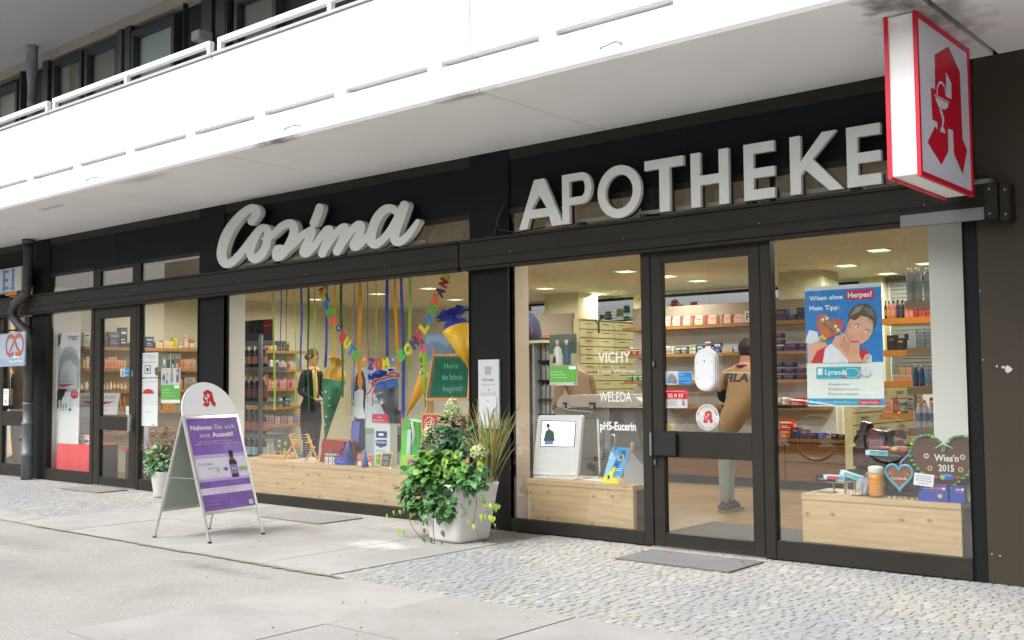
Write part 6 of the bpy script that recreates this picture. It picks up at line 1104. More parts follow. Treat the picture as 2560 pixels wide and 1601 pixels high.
# ---------------------------------------------------------------- window left of the glass door
s = sheetpx(zE, (374, 190), (602, 604), .012, '#c9cfc6'); s.R(0, .35, 1, 1, '#5d6656'); s.R(0, .35, 1, .62, '#a8a087', 2).Q([(0, .62), (.1, .8), (.3, .86), (.6, .8), (.9, .9), (1, .7), (1, .62)], '#49523f', 2).R(0, .07, 1, .37, '#63ae48', 5)
for x, cc, hair, leg in ((.3, '#c4c4c0', '#c0a888', '#b8b8b4'), (.64, '#40505a', '#c0bcb4', '#3a4450')):
    s.Q([(x - .13, .4), (x - .14, .7), (x - .07, .77), (x + .07, .77), (x + .15, .7), (x + .15, .4)], cc, 3).E(x, .83, .065, .05, '#c89078', 4).E(x, .86, .07, .035, hair, 5); s.Q([(x - .04, .76), (x + .04, .76), (x + .05, .45), (x - .05, .45)], '#2f7088' if x > .5 else '#ddddd8', 4)
s.Q([(.12, .47), (.18, .6), (.24, .55), (.25, .44), (.14, .43)], '#3a322e', 5).R(.72, .31, .98, .37, '#e4eae0', 6).T('Wir beraten', .06, .255, .028, '#e0f0d8', 6, wu=.42).T('die Grippe kommt.', .06, .2, .028, '#e0f0d8', 6, wu=.56).S(.06, .15, .6, .012, '#d0e8c8', 6, 3).S(.06, .02, .2, .012, '#6a7a6a', 2, 2).R(.9, .015, .97, .045, '#50504c', 2)
s.make('window_poster', 'poster of an elderly couple above a green band inside the glass', 'poster')
KS = Grp('info_screen', 'white portrait information screen standing on the pine bench', 'screen', (-5.47, .2, .435)); SCW = mat('screen_white', '#dcdee0', .3)
ang = math.atan2(-.03, .48)
def ksc(b):
    q = [xz(zE, *p, .2) for p in ((235, 1338), (600, 1342), (645, 850), (280, 850))]; c = (sum(p[0] for p in q) / 4, sum(p[1] for p in q) / 4)
    pr = []
    for i in range(4):
        p, n_, l_ = q[i], q[(i + 1) % 4], q[i - 1]
        def mv(p, t, d): L = math.hypot(t[0] - p[0], t[1] - p[1]); return (p[0] + (t[0] - p[0]) / L * d, p[1] + (t[1] - p[1]) / L * d)
        a, e = mv(p, l_, .025), mv(p, n_, .025); pr += [a, ((a[0] + e[0] + 2 * p[0]) / 4, (a[1] + e[1] + 2 * p[1]) / 4), e]
    b.prism(pr, .2, .235, SCW)
KS.part('casing', ksc)
LCD = mat('lcd_white', '#e6ecff', .3, emit=.75)
def lcd(b):
    q = [xz(zE, *p, .2) for p in ((303, 1103), (572, 1106), (587, 905), (317, 898))]; b.T = b.T @ Matrix.Translation((0, .2, 0)); c_ = (sum(p[0] for p in q) / 4, sum(p[1] for p in q) / 4); b.poly([(c_[0] + (p[0] - c_[0]) * 1.05, c_[1] + (p[1] - c_[1]) * 1.06) for p in q], P('#8a94a0'), 0); b.poly(q, LCD, 1)
    f = lambda x, y: xz(zE, x, y, .2)
    b.poly([f(*p) for p in ((325, 1060), (345, 980), (375, 962), (410, 985), (420, 1060), (400, 1068), (350, 1068))], P('#3f5f52'), 2); b.poly([f(*p) for p in ((332, 1092), (335, 1062), (405, 1062), (405, 1092))], P('#8088c8'), 2); b.ell(*f(366, 945), .017, .024, P('#c8a898'), 2); b.ell(f(364, 932)[0], f(364, 932)[1], .019, .014, P('#2a2a30'), 3); b.scribble(*f(330, 1103), .22, .004, P('#5a68a0'), 3, 2)
KS.part('display', lcd)
KS.part('stand', lambda b: (b.box(xz(zE, 268, 1380, .2)[0], .16, .437, xz(zE, 600, 1380, .2)[0], .36, .449, SCW, .004), b.box(-5.66, .21, .449, -5.63, .23, .50, SCW), b.box(-5.34, .21, .449, -5.31, .23, .50, SCW), b.tube([(-5.215, .38, .94), (-5.20, .38, .5), (-5.205, .36, .45), (-5.3, .34, .447)], .008, SCW, 6)))
tag(BX(-5.28, .2, .437, -4.95, .34, .441, P('#c4c4c4')).build('paper_sheet'), 'white sheet of paper lying on the pine bench', 'paper')
FA = Grp('foot_display', 'tent shaped cardboard stand printed with a blue and yellow insole', 'cardboard display', (-4.88, .2, .437))
def foot(b):
    x0 = onY(zE, 805, 1405, .14).x; w_ = .195; h_ = .29; b.T = b.T @ Matrix.Translation((x0 + .0, .14, .437)) @ Matrix.Rotation(rad(-13), 4, 'X')
    F = lambda u, v: (u * w_ + .045 * v, v * h_); q = lambda pts, c, l: b.poly([F(*p) for p in pts], P(c), l)
    b.prism([F(0, 0), F(.85, 0), F(1.0, 1), F(.08, 1)], 0, .004, P('#d0d4d8')); q([(0, 0), (.85, 0), (1, 1), (.08, 1)], '#3a8ac8', 1); q([(0, 0), (.85, 0), (.87, .12), (.02, .2)], '#d8cc20', 2); q([(.02, .2), (.3, .18), (.4, .7), (.07, .9)], '#8abce0', 2)
    sole = [(.2, .1), (.3, .06), (.42, .12), (.52, .34), (.72, .6), (.88, .78), (.84, .92), (.68, .93), (.54, .8), (.46, .6), (.3, .36), (.2, .24)]; q(sole, '#0f5a9c', 3); q([(.2, .1), (.3, .06), (.42, .12), (.52, .34), (.48, .48), (.38, .42), (.26, .3), (.2, .22)], '#d8d020', 4); b.ell(*F(.29, .16), .012, .018, P('#14406c'), 5)
    b.ring(*F(.66, .72), .022, .028, P('#d8d020'), 5); b.scribble(*F(.5, .4), .06, .006, P('#e8f0f8'), 4, 2); b.scribble(*F(.55, .35), .05, .006, P('#e8f0f8'), 4, 3); b.ell(*F(.8, .12), .018, .026, P('#b8a850'), 5)
FA.part('front_sheet', foot)
FA.part('back_sheet', lambda b: b.add([(onY(zE, 1015, 1130, .2).x, .20, .712), (onY(zE, 970, 1415, .14).x, .145, .438), (-4.655, .40, .438), (onY(zE, 1020, 1130, .2).x + .002, .21, .716)], [(0, 1, 2, 3), (3, 2, 1, 0)], mat('card_white', '#b9bcc0', .6)))
a = onY(zE, 1065, 1370, .33); UM = Grp('umbrella', 'folded dark blue umbrella with wooden handle beside the foot display', 'umbrella', (a.x, .33, .437)); hz = onY(zE, 1060, 1075, .33).z
UM.part('canopy', lambda b: b.tube([(a.x + .005, .33, .44), (a.x + .02, .33, .47), (a.x + .012, .33, .55), (a.x, .33, .60), (a.x - .004, .33, .625)], [.012, .028, .026, .018, .009], mat('navy_cloth', '#141838', .8), 8)); UM.part('handle', lambda b: b.tube([(a.x - .004, .33, .62), (a.x - .008, .33, hz)], [.012, .015], mat('handle_wood', '#b07a48', .4), 8))
tag(MB().tube([(0, 0, 0), (.005, 0, .09), (-.0, 0, .12), (-.025, 0, .125), (-.03, 0, .11)], .006, STEEL, 6).build('metal_hook', loc=(onY(zE, 890, 1130, .16).x, .19, .70)), 'bent steel hook above the foot display', 'hook')
# white counter unit
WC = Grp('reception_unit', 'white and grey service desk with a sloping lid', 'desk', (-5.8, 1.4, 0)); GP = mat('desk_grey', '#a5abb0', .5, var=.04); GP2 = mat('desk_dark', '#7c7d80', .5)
f = lambda x, y, Y=1.2: xz(zE, x, y, Y)
WC.part('lid', lambda b: b.prism([f(440, 775), f(1100, 780), f(1140, 770), f(1140, 740), f(1085, 700), f(1085, 680), f(485, 685), f(450, 730)], 1.18, 1.55, mat('lid_white', '#d8d4d2', .4)))
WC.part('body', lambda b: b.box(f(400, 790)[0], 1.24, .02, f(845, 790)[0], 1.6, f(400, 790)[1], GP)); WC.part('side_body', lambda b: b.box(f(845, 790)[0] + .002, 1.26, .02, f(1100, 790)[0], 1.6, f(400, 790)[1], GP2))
for x, w_ in ((500, 28), (715, 48)): WC.part('latch', lambda b: (b.box(f(x, 750)[0], 1.165, f(x, 800)[1], f(x + w_, 750)[0], 1.179, f(x, 745)[1], BLACK), b.box(f(x + 6, 750)[0], 1.155, f(x, 795)[1], f(x + w_ - 8, 750)[0], 1.165, f(x, 760)[1], GP)))
WC.part('door_line', lambda b: [b.box(f(640, y)[0], 1.232, f(640, y)[1], f(795, y)[0], 1.239, f(640, y)[1] + .006, GP2) for y in (880, 1210)] and b.box(f(795, 880)[0], 1.232, f(640, 1210)[1], f(795, 880)[0] + .006, 1.239, f(640, 880)[1], GP2))
WC.part('emblem_print', lambda b: (setattr(b, 'T', b.T @ Matrix.Translation((0, 1.236, 0))), b.ell(f(735, 1210)[0], f(735, 1210)[1], .022, .022, P('#c02030'), 3)))
WC.part('screen_arm', lambda b: b.bar((*[f(715, 1255)[0]], 1.15, f(715, 1255)[1]), (f(775, 1290)[0], 1.15, f(775, 1290)[1]), .06, .01, GP2))
tag(MB().tube([(0, 0, 0), (.15, 0, -.035), (.4, 0, -.05), (.42, 0, -.06)], .01, mat('cable_grey', '#9a9ca0', .5), 6).build('desk_cable', loc=(f(460, 780)[0], 1.16, f(460, 780)[1])), 'grey cable hanging under the white desk lid', 'cable')
a = onY(zE, 210, 230, 2.5); CP = MB(); CP.lathe([(.17, 0), (.175, .06), (.15, .2), (.09, .29), (.02, .32)], mat('cap_navy', '#141a3c', .8), n=16); CP.T = Matrix.Translation((.13, -.08, .1)); CP.box(-.02, -.01, -.03, .02, .0, .03, P('#a02a38')); tag(CP.build('cap', loc=(a.x - .04, 2.5, a.z)), 'dark navy cap on the shelf top behind the peach wall', 'cap')
a2 = xz(zE, 200, 240, 2.5); b2 = xz(zE, 370, 240, 2.5); WS = Grp('magazine_rack', 'rack of stacked white leaflets beside the peach wall', 'rack', (b2[0] - .2, 2.6, 0)); WS.box('top_board', a2[0] - .25, 2.4, a2[1] - .03, b2[0], 2.75, a2[1], CREAM); WS.box('side_board', xz(zE, 265, 240, 2.5)[0] - .02, 2.45, 0.01, xz(zE, 265, 240, 2.5)[0] + .01, 2.75, a2[1] - .032, GP); WS.box('back_board', a2[0] - .25, 2.76, 0.01, b2[0], 2.78, a2[1] - .032, mat('rack_dark', '#4a4a4a', .7))
for j, y in enumerate((400, 560, 720, 840)):
    z = xz(zE, 300, y, 2.5)[1]; WS.box('rack_shelf', xz(zE, 275, y, 2.5)[0], 2.5, z - .012, b2[0], 2.75, z, BLACK); WS.part('paper_stack', lambda b: [b.box(xz(zE, 278, y, 2.5)[0] + k * .022, 2.55, z + .001, xz(zE, 278, y, 2.5)[0] + k * .022 + .015, 2.74, z + .17 + .02 * math.sin(k * 2.1 + j), P('#c4c6c8' if k % 3 else '#7c8494')) for k in range(12)])
SH = xz(zE, 475, 165, 3.8); BSN = MB(); BSN.tube([(0, 0, 0), (0, 0, .14), (.02, 0, .18), (.06, 0, .2)], .012, BLACK, 6); BSN.tube([(0, 0, .1), (-.05, 0, .16), (-.06, 0, .2)], .008, BLACK, 6); BSN.box(.03, -.02, .19, .1, .02, .24, BLACK); tag(BSN.build('lamp_arm', loc=(SH[0], yA - .15, 1.897)), 'small black clip lamp on the taupe shelf unit', 'lamp')
# ---------------------------------------------------------------- things on the glass door
OV = Grp('door_handle_shell', 'white oval casing fixed on the glass door', 'casing', (-3.935, -.03, 1.33)); cx, cz = -3.935, 1.33
def stad(w_, h_, n=12): r_ = w_ / 2; return [(cx + r_ * math.cos(t), cz + h_ / 2 - r_ + r_ * math.sin(t)) for t in np.linspace(0, math.pi, n)] + [(cx + r_ * math.cos(t), cz - h_ / 2 + r_ + r_ * math.sin(t)) for t in np.linspace(math.pi, 2 * math.pi, n)]
OVM = mat('oval_white', '#c8cacc', .3)
OV.part('shell', lambda b: (b.prism(stad(.185, .32)[::-1], -.045, -.008, OVM), b.prism(stad(.172, .307)[::-1], -.055, -.045, OVM)), bevel=.003)
OV.part('inner_plate', lambda b: b.prism(stad(.145, .28)[::-1], -.0585, -.055, mat('oval_plate', '#d4d6d8', .2)))
for x, z in ((0, .065), (.0 - .062, .055), (.062, .06), (-.058, -.06), (.06, -.055)): OV.part('screw', lambda b: b.ball((cx + x, -.06, cz + z), .006 if x == 0 else .004, mat('screw_grey', '#5a5c60', .4), 6))
s = sheetpx(zC, (93, 710), (378, 850), .012, '#cdd4d8'); s.R(.51, 0, 1, 1, '#1b86cc').Q([(.08, .15), (.45, .08), (.42, .55), (.25, .85), (.12, .6)], '#7c93a8').E(.4, .25, .07, .15, '#b87868', 2).T('Hilfen', .54, .68, .16, '#b8dcf4', 2, wu=.2).S(.54, .5, .4, .05, '#a8d0ec', 2, 1).S(.54, .38, .4, .05, '#a8d0ec', 2, 2).T('unicef', .72, .12, .12, '#d8ecf8', 2, wu=.22); s.make('sticker', 'blue and white picture sticker on the glass door beside the oval casing', 'sticker')
s = sheetpx(zC, (86, 895), (330, 1096), .012, '#d2d4d8'); s.R(0, .46, 1, 1, '#cf1f33').S(.06, .86, .85, .05, '#e8c8cc', 2, 2).T('22 8 33', .16, .58, .17, '#f0e8e8', 2, wu=.66, bold=.02).S(.2, .5, .6, .03, '#e8c0c8', 2, 6).S(.06, .34, .5, .03, '#8a8e98', 2, 1).S(.06, .24, .45, .03, '#8a8e98', 2, 3).S(.06, .15, .5, .03, '#8a8e98', 2, 4).T('A', .76, .14, .2, '#b83048', 2, bold=.03).R(.74, .36, .88, .39, '#b83048', 2); s.make('sticker', 'red and white sticker reading 22 8 33 on the door glass', 'sticker')
s = sheetpx(zC, (78, 1260), (194, 1331), .012, '#c0aa6a'); s.S(.1, .6, .75, .08, '#8a7438', 2, 1).S(.1, .35, .7, .08, '#8a7438', 2, 2); s.make('sticker', 'small yellow sticker in the lower left corner of the door glass', 'sticker')
RD_ = MB(); RD_.lathe([(.097, 0), (.097, .003)], P('#d4d4d4'), n=36); 
RD_ = MB(TM((0, 0, 0), rx=rad(90))); RD_.lathe([(.097, 0), (.097, .003)], P('#d4d4d4'), n=40, smooth=False); RD_.T = Matrix.Translation((0, -.003, 0)); emblem(RD_, -.042, -.045, .095, P('#c82838'), P('#d4d4d4'), 1)
for t, a0, dirn in (('WIR BERATEN SIE GERN', 168, -1), ('FRAGEN SIE UNS', 205, 1)):
    n = len(t); span = 155 if dirn < 0 else 125
    for k, ch in enumerate(t):
        if ch == ' ': continue
        a = rad(a0 + dirn * span * k / (n - 1)); R_ = .074 if dirn < 0 else .088; RD_.text(ch, R_ * math.cos(a), R_ * math.sin(a), .0135, P('#a83a48'), 1, rot=math.degrees(a) - 90 if dirn < 0 else math.degrees(a) + 90, align='c')
tag(RD_.build('round_sticker', loc=(-3.957, .012, .981)), 'round white sticker with a red letter A on the door glass', 'sticker')
# ---------------------------------------------------------------- right window: poster and festival display
s = sheetpx(zK, (97, 85), (985, 1412), .02, '#d3dad6'); s.w *= 1; BLU = '#1d76bd'
s.R(0, .36, 1, .965, BLU).R(0, .965, 1, 1, '#b9c4cc')
s.T('Wiesn ohne', .06, .885, .037, '#dfe9f0', 3, wu=.45, bold=.02).R(.555, .872, .905, .95, '#b81f3c', 2).T('Herpes?', .575, .89, .042, '#e4dfe6', 3, wu=.31, bold=.03).T('Mein Tipp:', .06, .8, .037, '#dfe9f0', 3, wu=.4, bold=.02)
SKN, SK2 = '#cf9f86', '#c08c72'
s.Q([(.02, .36), (.02, .52), (.1, .6), (.2, .58), (.3, .5), (.3, .36)], SKN, 2).Q([(.0, .56), (.05, .64), (.16, .62), (.18, .55), (.08, .52), (.0, .53)], '#cdd4dc', 3).Q([(.06, .36), (.15, .46), (.28, .50), (.34, .36)], '#b8202c', 3).Q([(.22, .36), (.26, .48), (.34, .52), (.46, .45), (.55, .38), (.6, .36)], '#d0d6e0', 4).Q([(.34, .36), (.42, .44), (.35, .52), (.4, .58), (.55, .6), (.62, .5), (.62, .36)], SKN, 3)
s.Q([(.45, .5), (.56, .66), (.66, .62), (.66, .48), (.55, .42)], SK2, 3).Q([(.66, .36), (.7, .45), (.78, .47), (.86, .4), (.84, .36)], '#b8202c', 3).Q([(.74, .36), (.82, .43), (.86, .41), (.86, .36)], '#cdd4dc', 4)
face = [(.58, .56), (.56, .64), (.6, .72), (.7, .78), (.82, .78), (.9, .7), (.88, .6), (.82, .54), (.72, .5), (.64, .51)]; s.Q(face, SKN, 5).E(.585, .665, .025, .03, SK2, 6)
s.Q([(.56, .68), (.58, .76), (.64, .81), (.74, .84), (.85, .82), (.92, .76), (.93, .68), (.9, .64), (.84, .72), (.74, .74), (.66, .7), (.6, .72)], '#4a4038', 7); s.Q([(.6, .74), (.68, .81), (.78, .82), (.72, .77)], '#8a7c68', 8).Q([(.78, .8), (.88, .79), (.92, .72), (.84, .75)], '#6e6250', 8).Q([(.8, .72), (.88, .7), (.9, .66), (.86, .67)], '#a89a80', 8)
s.E(.69, .645, .028, .012, '#e8e4e0', 6, -20).E(.695, .645, .012, .011, '#4a5048', 7).E(.815, .6, .026, .011, '#e8e4e0', 6, -15).E(.82, .6, .011, .01, '#4a5048', 7).L([(.65, .67), (.7, .675), (.74, .66)], .008, '#6a4a3a', 7).L([(.78, .625), (.82, .625), (.86, .61)], .008, '#6a4a3a', 7).L([(.75, .62), (.735, .575), (.755, .565)], .006, SK2, 7)
s.Q([(.615, .565), (.65, .55), (.7, .535), (.69, .52), (.64, .53)], '#b02838', 7).Q([(.63, .555), (.68, .54), (.68, .535), (.64, .545)], '#e8e4e4', 8)
s.Q([(.56, .36), (.58, .46), (.6, .53), (.64, .535), (.69, .53), (.715, .5), (.71, .42), (.74, .38), (.74, .36)], SKN, 9)
for x in (.605, .64, .675): s.L([(x, .52), (x - .005, .42)], .005, SK2, 10).E(x + .012, .528, .013, .009, '#c02c3c', 10, 30)
s.Q([(.74, .36), (.78, .42), (.82, .425), (.84, .4), (.79, .385), (.78, .36)], SKN, 9)
hp = heart(0, 0, .37 * s.w, .235 * s.h); c_, q_ = math.cos(rad(-22)), math.sin(rad(-22))
def hpt(k): return [(.30 * s.w + (x * c_ - z * q_) * k, .635 * s.h + (x * q_ + z * c_) * k) for x, z in hp]
s.b.poly(hpt(1.0), P('#c84a5c'), 5); s.b.poly(hpt(.83), P('#b5682c'), 6)
for u, v, c in ((.24, .72, '#d8d8d0'), (.3, .73, '#d8d8d0'), (.27, .745, '#6aa860'), (.22, .7, '#5a9a58'), (.33, .69, '#5a9a58'), (.38, .675, '#5a9a58'), (.41, .66, '#d8d8d0'), (.44, .63, '#d8d8d0'), (.43, .61, '#6aa860'), (.23, .58, '#c8c838'), (.26, .56, '#c8c838'), (.22, .55, '#5a9a58')): s.E(u, v, .022, .013, c, 8)
s.L([(.25, .69), (.38, .61)], .03, '#6a5a68', 7).L([(.455, .62), (.53, .58), (.57, .525)], .008, '#d4ccc0', 9)
s.R(.13, .225, .68, .325, '#1fa0b0').R(.13, .225, .68, .238, '#6aa8c4', 2).R(.15, .26, .215, .315, '#d8e0e0', 2).T('Lyranda', .25, .262, .042, '#e0ecec', 3, wu=.29, bold=.015).R(.46, .235, .55, .245, '#c03050', 3).Q([(.68, .225), (.72, .24), (.72, .325), (.68, .325)], '#8a8a98', 2).E(.78, .275, .07, .045, '#a8b0b8', 2).E(.785, .285, .065, .038, '#c8ced2', 3); s.b.ring(.6 * s.w, .275 * s.h, .05, .054, P('#d8e8e8'), 3, sz=.6)
for k, t in enumerate(('einfach kauen', 'Aufnahme von innen', 'sehr gut verträglich')): s.T(t, .33, .175 - .04 * k, .016, '#7a8a8a', 2, wu=(.24, .36, .35)[k]).L([(.285, .185 - .04 * k), (.295, .178 - .04 * k), (.315, .195 - .04 * k)], .008, '#b83848', 2)
s.R(0, .01, 1, .065, '#2a8fb4').T('Zur diätetischen Behandlung von', .03, .027, .02, '#b8dce4', 2, wu=.62).R(.68, .018, .95, .056, '#c03050', 2).T('Lippenherpes', .7, .028, .018, '#e8d8dc', 3, wu=.23)
s.make('window_poster', 'large blue and white poster of a woman with a gingerbread heart', 'poster')
FB = .462
ST_T = Grp('display_stand', 'black square table frame on the knotty pine bench', 'stand', (-2.70, .42, FB)); XA, XB = -2.868, -2.545; zt = .728
ST_T.box('top_board', XA, .28, zt - .022, XB, .56, zt, BLACK, .003)
for x in (XA, XB - .04):
    for y in (.28, .515): ST_T.box('leg', x, y, FB + .03, x + .04, y + .04, zt - .023, BLACK)
ST_T.part('base_frame', lambda b: (b.box(XA, .28, FB + .002, XB, .32, FB + .028, BLACK), b.box(XA, .5, FB + .002, XB, .56, FB + .028, BLACK)))
def lyr(name, label, loc, rot, col='#2a9fb4', red=False):
    b = MB(); b.box(0, 0, 0, .155, .05, .034, P('#a9cbd4', .4)); b.flat(.035, .005, .15, .029, P(col, .4), 1); b.text('Lyranda', .04, .011, .012, P('#e0ecec'), 2); b.flat(.006, .008, .028, .028, P('#dce4e8'), 1)
    if red: b.ell(.075, .018, .045, .011, P('#c22838'), 3)
    tag(b.build(name, loc=loc, rot=rot), label, 'box', 'light blue flat cartons of the festival display')
lyr('blue_carton', 'light blue flat carton on the black stand', (XA - .01, .27, zt + .002), (0, 0, 0)); 
tag(MB().ball((0, 0, 0), .05, mat('lip_red', '#c02a38', .4), 10, (1, .7, .25)).build('red_pillow', loc=(XA + .11, .33, zt + .05)), 'red oval cushion lying on the light blue carton', 'cushion')
PR = Grp('pretzel', 'baked brown pretzel roll on the black stand', 'pretzel', (-2.63, .36, zt)); PRM = mat('pretzel_crust', '#8a4a1e', .4, var=.3, vs=25); PRW = mat('pretzel_cut', '#d8b888', .7)
PR.part('crust', lambda b: (b.tube([(-2.74, .33, zt + .022), (-2.70, .31, zt + .04), (-2.63, .30, zt + .042), (-2.56, .31, zt + .038), (-2.53, .34, zt + .022)], [.012, .024, .028, .024, .014], PRM, 10), b.tube([(-2.7, .40, zt + .02), (-2.6, .42, zt + .03), (-2.54, .36, zt + .02)], .016, PRM, 8))); PR.part('cut', lambda b: b.ball((-2.68, .288, zt + .048), .02, PRW, 8, (1.6, .5, .6)))
def hprism(b, cx, cz, w_, h_, y0, y1, m): b.prism(heart(cx, cz, w_, h_), y0, y1, m)
GH = Grp('gingerbread_heart', 'small gingerbread heart with a light blue icing border', 'gingerbread heart', (-2.578, .1, .60)); BRN = mat('gingerbread', '#7a4424', .7, var=.15, vs=25, bump=.2, bs=120)
GH.part('cake', lambda b: hprism(b, -2.578, .603, .175, .17, .08, .098, BRN)); 
GH.part('icing_border', lambda b: b.tube([(x, .078, z) for x, z in heart(-2.578, .603, .178, .172)] + [(heart(-2.578, .603, .178, .172)[0][0], .078, heart(-2.578, .603, .178, .172)[0][1])], .0085, mat('icing_blue', '#4a9ab4', .5), 6))
GH.part('icing_lettering', lambda b: (setattr(b, 'T', b.T @ Matrix.Translation((0, .08, 0))), b.text('Lyranda', -2.63, .592, .02, P('#d8d0c0'), 1, w=.1, bold=.01, shear=.2), [b.ell(x, z, .007, .007, P('#b82a2a'), 1) for x, z in ((-2.628, .645), (-2.54, .645), (-2.597, .56), (-2.568, .56))], [b.ell(x, z, .008, .005, P('#7aa848'), 1) for x, z in ((-2.638, .63), (-2.528, .63), (-2.592, .542), (-2.572, .542))]))
GH.part('ribbon', lambda b: b.tube([(-2.578, .09, .67), (-2.57, .1, .71), (-2.56, .2, .745), (-2.565, .26, .775), (-2.575, .27, .76)], .006, mat('ribbon_check', '#7a84b8', .6), 6))
BH = Grp('gingerbread_heart', 'huge gingerbread heart with green icing border and the year 2015', 'gingerbread heart', (-2.32, .22, .70)); hx, hz_ = -2.325, .675
BH.part('cake', lambda b: hprism(b, hx, hz_, .43, .40, .20, .225, mat('gingerbread_dark', '#4f2c1c', .7, var=.15, vs=25, bump=.2, bs=120)))
def scal(b):
    hp_ = heart(hx, hz_, .44, .41, 60); m1, m2, m3 = mat('icing_green', '#4e9e24', .5), mat('icing_green_pale', '#9cc468', .5), mat('icing_teal', '#3f7a68', .5)
    for k, (x, z) in enumerate(hp_): b.ball((x, .192, z), .0165, m1 if z < .72 or k % 2 else (m3 if k % 3 else m2), 6, (1, .7, .62))
BH.part('icing_border', scal)
BH.part('icing_lettering', lambda b: (setattr(b, 'T', b.T @ Matrix.Translation((0, .199, 0))), b.text("Wies'n", hx - .065, .715, .042, P('#d8d4cc'), 1, w=.155, bold=.025), b.text('2015', hx - .04, .65, .042, P('#d8d4cc'), 1, w=.10, bold=.025), b.flat(hx - .035, .595, hx + .05, .635, P('#1560a8'), 1), b.ell(hx - .015, .61, .014, .014, P('#a8c838'), 2), b.scribble(hx, .622, .04, .005, P('#b8d0e8'), 2, 1),
   [b.ell(x + .013 * math.cos(t), z + .013 * math.sin(t), .006, .006, P(c), 1) for x, z, c in ((-2.44, .745, '#d0b8a0'), (-2.21, .745, '#d0b8a0'), (-2.42, .665, '#b8a070'), (-2.225, .665, '#b8a070')) for t in np.linspace(0, 5.2, 6)], [b.ell(x, z, .012, .008, P('#b83a48'), 1) for x, z in ((-2.38, .61), (-2.245, .615), (-2.32, .56))]))
BH.part('bow', lambda b: (b.tube([(hx - .05, .185, .80), (hx, .18, .83), (hx + .06, .185, .80)], .004, P('#c8d4c8'), 5)))
BM_ = Grp('beer_mug', 'glass mug of golden beer with white foam on the bench edge', 'mug', (-2.75, .12, FB)); BR_ = mat('beer', '#d48a12', .25, var=.15, vs=30)
BM_.part('beer', lambda b: b.lathe([(.044, .008), (.05, .03), (.047, .06), (.052, .09), (.048, .12), (.048, .155)], BR_, (-2.75, .12, FB), 18)); BM_.part('foam', lambda b: b.lathe([(.048, .155), (.05, .17), (.051, .195), (.045, .205), (.02, .21)], mat('foam', '#d4cfc4', .8, bump=.4, bs=60), (-2.75, .12, FB), 18))
BM_.part('glass', lambda b: b.lathe([(.05, .0), (.055, .03), (.051, .06), (.056, .09), (.052, .12), (.053, .2)], GLASS, (-2.75, .12, FB), 18, cap=False)); BM_.part('handle', lambda b: b.tube([(-2.80, .14, FB + .16), (-2.83, .16, FB + .15), (-2.835, .165, FB + .08), (-2.80, .145, FB + .05)], .009, mat('glass_handle', '#a8a090', .15), 7))
NT = MB(); NT.box(0, 0, 0, .125, .002, .078, P('#d0d0d4')); [NT.scribble(.012, .058 - .014 * k, .1, .006, P('#3a4a8a'), 1, k) for k in range(3)]; NT.scribble(.03, .012, .07, .006, P('#c02a4a'), 1, 5)
tag(NT.build('note_card', loc=(-2.478, .05, .568), rot=(rad(-8), rad(5), 0)), 'small white handwritten note leaning on the blue cartons', 'note')
def bluec(x0, x1, y, label):
    g = Grp('travel_carton', label, 'box', ((x0 + x1) / 2, y, FB), 'dark blue travel cartons'); g.part('carton', lambda b: b.prism([(x0 - .01, FB + .002), (x1, FB + .002), (x1 - .008, FB + .108), (x0 + .012, FB + .108)], y, y + .06, P('#1f3f9a', .4)))
    g.part('label', lambda b: (setattr(b, 'T', b.T @ Matrix.Translation((x0, y, FB))), b.flat((x1 - x0) * .45, .078, (x1 - x0) * .92, .094, P('#c8482c'), 1), b.scribble(.03, .08, (x1 - x0) * .35, .007, P('#b8c4e8'), 1, 2), b.scribble(.03, .065, (x1 - x0) * .5, .004, P('#8a9ad0'), 1, 3), b.ell((x1 - x0) * .72, .038, .014, .014, P('#d0a82a'), 1) if x1 - x0 > .12 else None, b.ell((x1 - x0) * .86, .086, .008, .008, P('#d8d8e0'), 2)))
bluec(-2.455, -2.27, .08, 'wide dark blue carton leaning below the huge heart'); bluec(-2.258, -2.17, .09, 'narrow dark blue carton at the right end of the bench')
for k, (a, z, r_) in enumerate(((1560, 620, 0), (1560, 682, 0), (1670, 570, 0), (1882, 505, 14))):
    p = onY(zG, a, z + 60 if k < 3 else z + 62, .2); lyr('blue_carton', ['light blue carton, upper one of the stacked pair', 'light blue carton, lower one of the stacked pair', 'light blue carton with a red oval', 'tilted light blue carton, highest of the small group'][k], (p.x, .2, max(p.z, FB + .08)), (0, rad(r_), 0), red=(k == 2))
GLR = Grp('glass_riser', 'low clear acrylic steps carrying the light blue cartons', 'riser', (-3.0, .23, FB)); AC = mat('acrylic', '#9a958c', .1, spec=.6)
for px, pz, w_ in ((1600, 775, .13), (1760, 655, .13), (1900, 640, .12)): p = onY(zG, px, pz, .22); zz = p.z; GLR.part('step', lambda b: (b.box(p.x, .19, zz - .004, p.x + w_, .27, zz, AC), b.box(p.x + .02, .22, FB + .002, p.x + .026, .24, zz - .004, AC), b.box(p.x + w_ - .026, .22, FB + .002, p.x + w_ - .02, .24, zz - .004, AC)))
BG = Grp('popcorn_bag', 'torn plastic bag spilling popcorn beside the beer mug', 'bag', (-2.88, .14, FB)); rr = random.Random(4)
